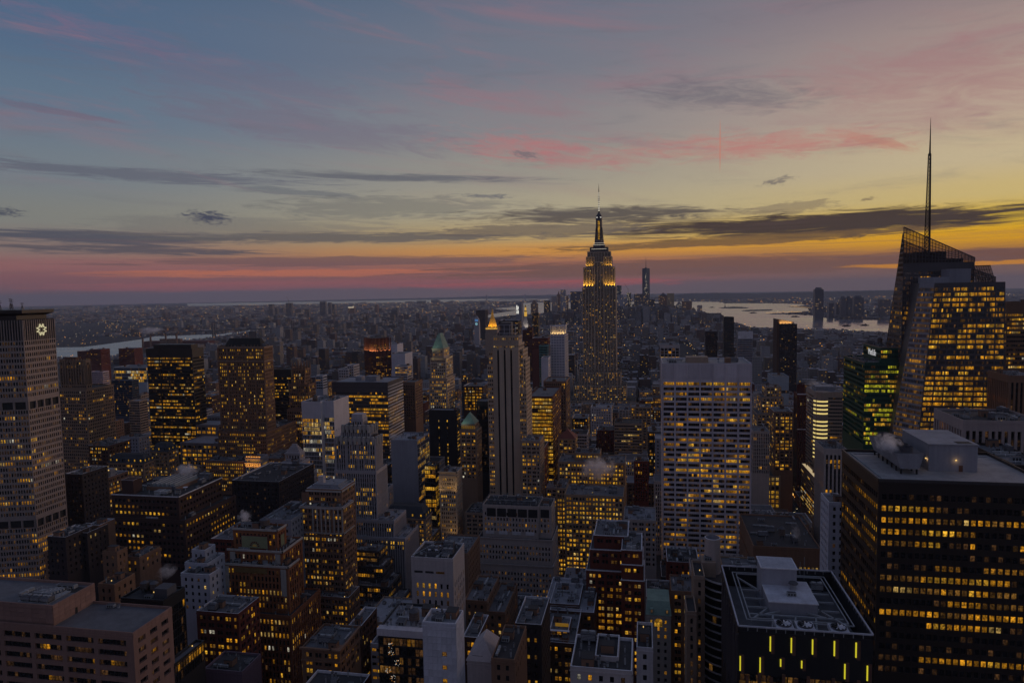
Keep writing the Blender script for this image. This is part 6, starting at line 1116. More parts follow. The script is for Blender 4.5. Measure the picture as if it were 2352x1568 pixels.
{'key': 'lowwide', 'name': 'office_building', 'label': 'wide low brown block with dark plant roof, right of the white gridded slab', 'cat': 'office building', 'mat': 'brown_stone', 'st': 'lowwide', 'lit': 0.7, 'roofm': 'roof_dark', 'T': [[62.4, 100.0, 420.0, 480.0, 0.0, 97.7]], 'zv': 80},
{'key': 'whiteslim', 'name': 'apartment_tower', 'label': 'slim white slab with a sawtooth side, against the broad black slab', 'cat': 'apartment tower', 'mat': 'white_panel', 'st': 'punch_small2', 'lit': 0.05, 'roofm': 'roof_grey', 'T': [[81.6, 89.2, 330.0, 345.0, 0.0, 152.2]], 'zv': 116},
{'key': 'slotted', 'name': 'office_building', 'label': 'pale building with deep vertical slots, between the beige tower and the broad black slab', 'cat': 'office building', 'mat': 'limestone_grey', 'st': 'ribs', 'lit': 0.2, 'T': [[134.5, 150.7, 560.0, 590.0, 0.0, 125.6]], 'zv': 85}]
FILL = [dict(key=k, name=n, label=l, cat="building", T=[t], zv=z, mat=m, st=s, lit=i, roofm=r, tank=w, group="city blocks between the towers") for k, n, l, t, z, m, s, i, r, w in [
('f0','brick_building','red brick block in front of the round cornered block',(-129.1,-106.8,218.3,248.7,0,100.6),91,'red_brick','punch_small',0.45,'roof_dark',0.0),
('f1','apartment_building','pale concrete apartment block with roof tank just left of the black glass front',(-127.6,-111.9,298.8,326.6,0,85.7),59,'pale_concrete','ribbon_far',0.75,'roof_grey',1.0),
('f2','apartment_building','dark brick apartment block with roof tank just right of the curved glass tower',(31.8,56.8,298.8,325.5,0,99.2),73,'dark_brick','punch_pair',0.05,'roof_grey',1.0),
('f3','loft_building','tan stone loft in front of the stepped glass banded block',(-145,-113.0,330.7,360.7,0,80.0),70,'tan_stone','punch_pair3',0.2,'roof_pale',0.0),
('f4','apartment_building','tan brick apartment block behind the curved glass tower',(25.6,45.1,330.7,356.0,0,55.2),45,'tan_brick','punch_small',0.1,'roof_pale',0.0),
('f5','brick_building','brown stone block just left of the dark building with the tall duct',(-386.2,-371.3,379.3,409.4,0,85.4),58,'brown_stone','punch_pair',0.05,'roof_dark',0.0),
('f6','loft_building','red brick loft with roof tank just right of the dark brick block with the skylight',(-264.7,-238.0,379.3,408.9,0,100.6),79,'red_brick','punch_pair',0.1,'roof_grey',1.0),
('f7','loft_building','brown stone loft just right of the pale concrete block with slit windows',(-121.3,-100.7,379.3,409.5,0,99.8),66,'brown_stone','punch_small',0.05,'roof_grey',0.0),
('f8','loft_building','grey panelled loft just right of the squat brown block',(-84.3,-68.1,379.3,408.9,0,65.2),55,'grey_panel','punch_pair3',0.1,'roof_dark',0.0),
('f9','loft_building','grey stone loft with roof tank behind the curved glass tower',(25.0,41.4,379.3,409.4,0,92.1),34,'limestone_grey','punch_small',0.05,'roof_grey',1.0),
('f10','loft_building','tan brick loft with roof tank just left of the wide low block',(42.0,67.6,379.3,408.0,0,95.2),85,'tan_brick','punch_pair',0.6,'roof_grey',1.0),
('f11','apartment_building','grey stone apartment block just left of the wide low block',(45.0,58.8,411.2,436.0,0,85.9),76,'limestone_grey','punch_pair3',0.2,'roof_pale',0.0),
('f12','loft_building','pale concrete loft just left of the dark red brick tower',(-55.5,-32.3,459.8,484.4,0,52.0),42,'pale_concrete','punch_pair',0.45,'roof_pale',0.0),
('f13','apartment_building','sooty black apartment block just left of the broad reddish loft',(10.9,42.9,491.7,520.7,0,46.0),34,'soot_brick','ribbon_far',0.3,'roof_dark',0.0),
('f14','brick_building','tan brick block in front of the block with the sloping grey roof',(-435,-410.7,572.2,598.3,0,80.5),71,'tan_brick','punch_tall',0.05,'roof_grey',0.0),
('f15','loft_building','pale concrete loft with roof tank just right of the pale art deco tower',(-233.6,-215.6,540.3,565.6,0,84.8),61,'pale_concrete','punch_tall',0.6,'roof_dark',1.0),
('f16','apartment_building','tan stone apartment block just right of the mansard roofed block',(-193.9,-175.6,540.3,570.1,0,45.9),34,'tan_stone','punch_small',0.75,'roof_pale',0.0),
('f17','office_block','tan stone office block just right of the slim tan floodlit tower',(-145,-125.8,540.3,566.5,0,70.5),42,'tan_stone','punch_pair',0.1,'roof_dark',0.0),
('f18','apartment_building','brown stone apartment block with roof tank behind the wide low block',(100.7,119.9,540.3,565.1,0,72.2),60,'brown_stone','punch_tall',0.1,'roof_grey',1.0),
('f19','office_block','brown brick office block behind the wide low block',(79.8,102.2,572.2,597.0,0,64.4),54,'brown_brick','punch_small',0.6,'roof_grey',0.0),
('f20','loft_building','tan stone loft just left of the slim white slab',(102.8,129.7,572.2,601.9,0,59.3),42,'tan_stone','punch_pair',0.05,'roof_grey',0.0),
('f21','apartment_building','sooty black apartment block just left of the tower with the blank grey wall',(-261.1,-243.6,620.8,650.8,0,84.9),59,'soot_brick','punch_pair3',0.2,'roof_grey',0.0),
('f22','brick_building','grey stone block with roof tank just right of the tower with the blank grey wall',(-225.9,-203.2,652.7,683.1,0,80.9),63,'limestone_grey','punch_small',0.75,'roof_dark',1.0),
('f23','loft_building','pale concrete loft with roof tank behind the wide low block',(99.0,140.4,620.8,646.6,0,47.7),35,'pale_concrete','punch_small',0.05,'roof_grey',1.0),
('f24','apartment_building','red brick apartment block just right of the tan stepped annexe',(-109.7,-94.6,652.7,680.9,0,100.0),39,'red_brick','punch_small',0.3,'roof_dark',0.0),
('f25','office_block','pale stone office block with roof tank behind the tan stepped annexe',(-94.0,-68.6,652.7,678.7,0,60.7),39,'pale_stone2','punch_pair',0.2,'roof_pale',1.0),
('f26','loft_building','pale stone loft with roof tank behind the grey classical block',(8.1,37.8,652.7,679.8,0,70.4),-4,'pale_stone2','punch_tall',0.2,'roof_grey',1.0),
('f27','loft_building','dark brick loft in front of the glowing loft by the avenue',(88.3,117.0,652.7,681.9,0,43.3),33,'dark_brick','punch_pair3',0.45,'roof_grey',0.0),
('f28','brick_building','brown stone block with roof tank just left of the slim grey tan slab',(-664.9,-642.3,733.2,758.2,0,99.2),66,'brown_stone','punch_small',0.05,'roof_grey',1.0),
('f29','loft_building','grey stone loft just right of the grey block behind the hotel',(-575,-557.3,701.3,728.6,0,92.4),61,'limestone_grey','punch_pair3',0.6,'roof_pale',0.0),
('f30','apartment_building','red brick apartment block just right of the plain black slab',(-207.3,-191.9,733.2,758.3,0,99.2),86,'red_brick','punch_tall',0.45,'roof_dark',0.0),
('f31','office_block','brown brick office block behind the slim red campanile',(-18.5,9.3,701.3,727.7,0,54.6),19,'brown_brick','punch_pair',0.05,'roof_pale',0.0),
('f32','brick_building','grey panelled block just left of the white gridded slab',(9.9,40.1,701.3,726.8,0,100.3),53,'grey_panel','punch_small',0.1,'roof_pale',0.0),
('f33','apartment_building','tan stone apartment block in front of the glowing loft by the avenue',(121.8,140.4,701.3,726.1,0,26.2),16,'tan_stone','punch_tall',0.2,'roof_grey',0.0),
('f34','office_block','pale concrete office block with roof tank just right of the red pyramid roofed block',(-79.7,-60.5,733.2,759.8,0,96.6),70,'pale_concrete','ribbon_far',0.05,'roof_dark',1.0),
('f35','loft_building','pale concrete loft behind the slim red campanile',(-28.1,2.5,733.2,761.3,0,70.5),42,'pale_concrete','punch_tall',0.45,'roof_grey',0.0),
('f36','apartment_building','sooty black apartment block with roof tank just left of the white gridded slab',(3.1,20.6,733.2,760.6,0,100.8),43,'soot_brick','punch_pair',0.6,'roof_grey',1.0),
('f37','loft_building','brown brick loft in front of the slim grey tan slab',(-694.8,-675.8,781.8,809.6,0,85.1),59,'brown_brick','punch_small',0.05,'roof_dark',0.0),
('f38','office_block','grey panelled office block just left of the brown gothic skyscraper',(-541.7,-520.2,781.8,811.5,0,100.5),82,'grey_panel','punch_tall',0.3,'roof_grey',0.0),
('f39','brick_building','brown brick block just right of the red pyramid roofed block',(-82.4,-56.4,781.8,810.8,0,69.2),59,'brown_brick','punch_small',0.3,'roof_grey',0.0),
('f40','brick_building','tan brick block just right of the red pyramid roofed block',(-55.8,-34.6,781.8,812.2,0,59.5),49,'tan_brick','punch_small',0.3,'roof_dark',0.0),
('f41','brick_building','tan stone block with roof tank just left of the white gridded slab',(-34.0,-3.2,781.8,812.4,0,99.7),52,'tan_stone','ribbon_far',0.1,'roof_dark',1.0),
('f42','apartment_building','sooty black apartment block in front of the tan stepped building',(128.4,140.4,781.8,811.0,0,96.9),85,'soot_brick','ribbon_far',0.05,'roof_dark',0.0),
('f43','office_block','red brick office block with roof tank just right of the red pyramid roofed block',(-55.3,-25.1,813.7,842.1,0,85.3),46,'red_brick','punch_small',0.05,'roof_dark',1.0),
('f44','office_block','brown brick office block just left of the low wing with the glowing roof',(171,194.1,813.7,842.1,0,12.0),-4,'brown_brick','punch_small',0.05,'roof_dark',0.0),
('f45','brick_building','grey stone block just right of the slim grey tan slab',(-735,-704.2,894.2,924.6,0,99.8),41,'limestone_grey','punch_tall',0.45,'roof_pale',0.0),
('f46','office_block','pale stone office block just left of the brown gothic skyscraper',(-647.4,-631.4,894.2,923.6,0,84.6),66,'pale_stone2','punch_pair',0.2,'roof_dark',0.0),
('f47','apartment_building','grey panelled apartment block with roof tank behind the plain black slab',(-280.0,-248.5,894.2,919.1,0,100.9),58,'grey_panel','punch_small',0.3,'roof_dark',1.0),
('f48','office_block','tan brick office block with roof tank just right of the red pyramid roofed block',(-81.9,-60.3,862.3,892.7,0,55.4),44,'tan_brick','punch_pair',0.3,'roof_dark',1.0),
('f49','office_block','dark brick office block just right of the red pyramid roofed block',(-59.7,-44.8,862.3,891.4,0,70.4),40,'dark_brick','ribbon_far',0.1,'roof_grey',0.0),
('f50','loft_building','tan stone loft with roof tank just left of the white gridded slab',(-5.2,17.5,862.3,888.8,0,46.0),35,'tan_stone','punch_tall',0.6,'roof_grey',1.0),
('f51','brick_building','tan stone block with roof tank just right of the bright yellow glass block',(-118.1,-93.1,894.2,920.9,0,85.5),57,'tan_stone','punch_small',0.2,'roof_grey',1.0),
('f52','loft_building','sooty black loft just right of the bright yellow glass block',(-92.5,-72.8,894.2,923.6,0,84.0),46,'soot_brick','punch_pair3',0.75,'roof_grey',0.0),
('f53','apartment_building','pale stone apartment block with roof tank just right of the red pyramid roofed block',(-72.2,-45.3,894.2,919.7,0,54.2),41,'pale_stone2','punch_tall',0.05,'roof_pale',1.0),
('f54','loft_building','tan brick loft just left of the white gridded slab',(-18.1,8.0,894.2,923.0,0,99.4),32,'tan_brick','punch_pair',0.3,'roof_grey',0.0),
('f55','office_block','tan brick office block just left of the beige tower with the glowing corner',(171,193.4,894.2,921.5,0,99.5),58,'tan_brick','punch_pair',0.05,'roof_grey',0.0),
('f56','brick_building','tan stone block with roof tank just left of the black tower with amber floors',(-779.4,-765.6,942.8,973.2,0,100.1),79,'tan_stone','punch_pair3',0.05,'roof_grey',1.0),
('f57','loft_building','dark brick loft just left of the brown gothic skyscraper',(-668.4,-644.3,942.8,968.7,0,99.4),57,'dark_brick','punch_pair3',0.3,'roof_grey',0.0),
('f58','loft_building','tan stone loft just right of the black tower with amber floors',(-682.6,-667.4,974.7,999.6,0,100.1),83,'tan_stone','punch_small',0.6,'roof_grey',0.0),
('f59','brick_building','dark brick block just right of the plain black slab',(-272.9,-241.5,942.8,973.3,0,69.6),51,'dark_brick','ribbon_far',0.3,'roof_grey',0.0),
('f60','office_block','pale concrete office block with roof tank just right of the brown columned block',(-75.1,-45.9,974.7,1003.0,0,84.1),28,'pale_concrete','punch_small',0.45,'roof_pale',1.0),
('f61','loft_building','grey panelled loft with roof tank just left of the white gridded slab',(4.3,35.3,974.7,1002.9,0,55.3),45,'grey_panel','ribbon_far',0.3,'roof_grey',1.0),
('f62','loft_building','grey panelled loft just left of the plain black slab',(-339.9,-325.6,1023.3,1052.6,0,45.0),14,'grey_panel','punch_tall',0.1,'roof_grey',0.0),
('f63','brick_building','red brick block just right of the grey brown apartment slab',(-375.2,-346.5,1055.2,1081.7,0,74.1),26,'red_brick','punch_small',0.1,'roof_grey',0.0),
('f64','brick_building','brown brick block just right of the grey brown apartment slab',(-345.9,-325.6,1055.2,1080.9,0,60.3),26,'brown_brick','punch_small',0.45,'roof_dark',0.0),
('f65','office_block','brown brick office block just left of the white gridded slab',(0.7,15.9,1023.3,1050.1,0,54.8),37,'brown_brick','punch_small',0.05,'roof_grey',0.0),
('f66','loft_building','tan stone loft just right of the brown columned block',(-95.3,-69.1,1055.2,1080.5,0,75.7),26,'tan_stone','punch_tall',0.05,'roof_grey',0.0),
('f67','brick_building','dark brick block just left of the white gridded slab',(17.3,31.9,1055.2,1082.0,0,45.4),31,'dark_brick','punch_pair3',0.2,'roof_grey',0.0),
('f68','brick_building','dark brick block just right of the grey brown apartment slab',(-382.3,-367.1,1135.7,1166.2,0,75.3),34,'dark_brick','punch_pair3',0.6,'roof_dark',0.0),
('f69','office_block','pale stone office block just right of the brown columned block',(-118.4,-94.9,1103.8,1130.3,0,60.6),35,'pale_stone2','punch_small',0.6,'roof_dark',0.0),
('f70','brick_building','brown brick block just right of the brown columned block',(-71.7,-41.4,1103.8,1133.6,0,55.4),19,'brown_brick','punch_pair',0.45,'roof_dark',0.0),
('f71','loft_building','grey stone loft just left of the white gridded slab',(-40.8,-8.1,1103.8,1133.5,0,59.8),31,'limestone_grey','punch_pair',0.3,'roof_grey',0.0),
('f72','brick_building','red brick block just left of the white gridded slab',(-7.5,12.2,1103.8,1134.2,0,74.5),29,'red_brick','ribbon_far',0.75,'roof_dark',0.0),
('f73','apartment_building','dark brick apartment block just left of the white gridded slab',(12.8,38.6,1103.8,1128.7,0,60.1),26,'dark_brick','punch_small',0.3,'roof_grey',0.0),
('f74','office_block','grey stone office block just right of the brown columned block',(-130.9,-108.2,1135.7,1160.8,0,59.5),41,'limestone_grey','punch_small',0.05,'roof_grey',0.0),
('f75','office_block','brown brick office block just right of the brown columned block',(-107.6,-81.8,1135.7,1162.2,0,59.5),44,'brown_brick','punch_small',0.1,'roof_pale',0.0),
('f76','office_block','sooty black office block just right of the brown columned block',(-81.2,-51.3,1135.7,1162.6,0,60.6),47,'soot_brick','ribbon_far',0.1,'roof_grey',0.0),
('f77','office_block','mid height grey stone office block just right of the brown columned block',(-50.7,-24.1,1135.7,1162.8,0,60.3),39,'limestone_grey','punch_pair',0.45,'roof_grey',0.0),
('f78','apartment_building','tan brick apartment block just left of the white gridded slab',(-23.5,1.5,1135.7,1161.1,0,63.0),48,'tan_brick','punch_tall',0.6,'roof_grey',0.0),
('f79','office_block','brown stone office block behind the white gridded slab',(2.1,28.2,1135.7,1163.4,0,74.6),43,'brown_stone','punch_tall',0.6,'roof_dark',0.0),
('f80','office_block','grey stone office block behind the pale blue grey block',(-637.1,-605.6,1184.3,1214.6,0,74.2),44,'limestone_grey','punch_pair',0.05,'roof_grey',0.0),
('f81','brick_building','brown brick block just left of the green roofed limestone tower',(-416.4,-384.6,1184.3,1211.8,0,75.4),56,'brown_brick','punch_pair3',0.6,'roof_grey',0.0),
('f82','brick_building','brown stone block just left of the dark brick block with even lit rows',(-355.4,-325.6,1184.3,1209.7,0,75.2),41,'brown_stone','punch_small',0.75,'roof_grey',0.0),
('f83','office_block','tan brick office block just right of the tall black striped tower',(-194.4,-175.6,1216.2,1246.7,0,75.6),56,'tan_brick','ribbon_far',0.05,'roof_dark',0.0),
('f84','apartment_building','grey stone apartment block just left of the tan stepped building',(171,189.7,1184.3,1212.9,0,74.9),33,'limestone_grey','punch_small',0.6,'roof_grey',0.0),
('f85','loft_building','pale stone loft just right of the tan stepped building',(234.2,249.6,1216.2,1241.9,0,60.3),35,'pale_stone2','punch_small',0.6,'roof_dark',0.0),
('f86','office_block','dark brick office block just left of the green glass tower',(317.6,336.3,1216.2,1244.5,0,75.9),59,'dark_brick','punch_small',0.2,'roof_dark',0.0),
('f87','brick_building','tan stone block just right of the pale pinkish slab',(-1146.3,-1127.4,1296.7,1324.3,0,74.9),49,'tan_stone','punch_pair',0.75,'roof_dark',0.0),
('f88','apartment_building','brown stone apartment block just right of the black tower with amber floors',(-876.2,-853.8,1264.8,1295.0,0,75.4),38,'brown_stone','punch_small',0.1,'roof_pale',0.0),
('f89','office_block','brown brick office block just right of the pale blue grey block',(-655.7,-625.4,1296.7,1321.5,0,74.6),29,'brown_brick','punch_pair',0.75,'roof_grey',0.0),
('f90','apartment_building','pale concrete apartment block just left of the green roofed limestone tower',(-435,-411.0,1296.7,1325.1,0,75.9),45,'pale_concrete','punch_small',0.1,'roof_grey',0.0),
('f91','apartment_building','tan brick apartment block behind the dark box with white columns',(13.6,46.8,1264.8,1293.8,0,74.3),42,'tan_brick','punch_pair3',0.2,'roof_grey',0.0),
('f92','office_block','grey stone office block behind the dark box with white columns',(-10.0,14.2,1296.7,1322.3,0,60.2),30,'limestone_grey','punch_pair3',0.75,'roof_grey',0.0),
('f93','loft_building','red brick loft behind the tan stepped building',(171,192.9,1296.7,1324.5,0,76.0),45,'red_brick','punch_small',0.1,'roof_grey',0.0),
('f94','office_block','grey panelled office block behind the tan stepped building',(193.5,222.3,1296.7,1324.5,0,75.6),45,'grey_panel','punch_small',0.05,'roof_dark',0.0),
('f95','brick_building','grey panelled block behind the pale blue glass box',(255.4,273.1,1296.7,1324.7,0,55.8),36,'grey_panel','punch_small',0.3,'roof_grey',0.0),
('f96','loft_building','brown stone loft just right of the pale blue glass box',(273.7,295.7,1296.7,1324.0,0,75.4),43,'brown_stone','punch_small',0.1,'roof_grey',0.0),
('f97','loft_building','red brick loft behind the beige tower with the glowing corner',(296.3,319.5,1296.7,1323.8,0,74.5),55,'red_brick','punch_pair3',0.6,'roof_grey',0.0)]]
BAY = [(1270.9, 2648.5), (1247.2, 3796.2), (1086.9, 4035.6), (998.2, 4212.0), (753.4, 4290.0), (639.4, 4446.6), (614.4, 4876.3), (591.3, 5192.5), (463.4, 5578.3), (-0.4, 6613.2), (-370.3, 7598.6), (-862.7, 7781.4), (-1290.3, 7129.5), (-1450.8, 6310.1), (-1665.6, 7248.0), (-1604.9, 8717.6), (-2141.2, 9742.2), (-2002.7, 10884.9), (-2496.5, 13917.2), (-2024.1, 14227.2), (-498.4, 13705.6), (826.9, 12632.1), (1295.5, 12060.1), (1192.1, 11096.5), (1920.6, 10580.9), (2141.3, 9494.0), (1716.6, 8853.4), (1781.5, 8074.8), (1649.7, 7365.5), (1349.6, 6839.6), (1076.3, 6648.5), (1395.8, 6183.9), (1384.9, 5742.1), (1415.2, 5423.9), (1710.8, 5213.0), (2171.6, 4536.8)]
EAST = [(-4184.0, 3090.0), (-3008.3, 3105.5), (-2861.2, 3127.4), (-2885.8, 3270.8), (-2958.0, 3610.3), (-2968.3, 3668.0), (-3131.4, 4035.0), (-2940.9, 4170.3), (-2809.2, 4271.6), (-2861.6, 4714.0), (-2685.1, 4422.1), (-2593.9, 3944.5), (-2565.3, 3785.4), (-2561.1, 3519.6), (-2557.4, 3284.8), (-2404.8, 3006.8), (-2267.6, 2665.6), (-2219.9, 2511.5), (-2436.4, 2511.4), (-3205.6, 2362.9)]
SEA = [(-11591.2, 16122.2), (-8612.0, 16694.0), (-3963.5, 16798.1), (-2190.6, 16272.2), (-2656.5, 19739.4), (-5337.8, 22630.8), (-11780.6, 22843.9), (-16890.4, 23502.2)]
ISLES = [[(1252.3, 11744.8), (1511.7, 12014.2), (2048.7, 11309.9), (1942.2, 10721.5), (1573.2, 10749.0), (1222.8, 11157.3)], [(866.6, 8604.2), (932.6, 8867.8), (1097.8, 9150.9), (1178.6, 8946.7), (1211.8, 8577.5), (1146.3, 8329.3), (943.5, 8380.3)], [(978.5, 7509.8), (1070.0, 7774.0), (1333.3, 7857.9), (1314.7, 7630.7), (1235.3, 7405.9), (1012.2, 7353.7)]]
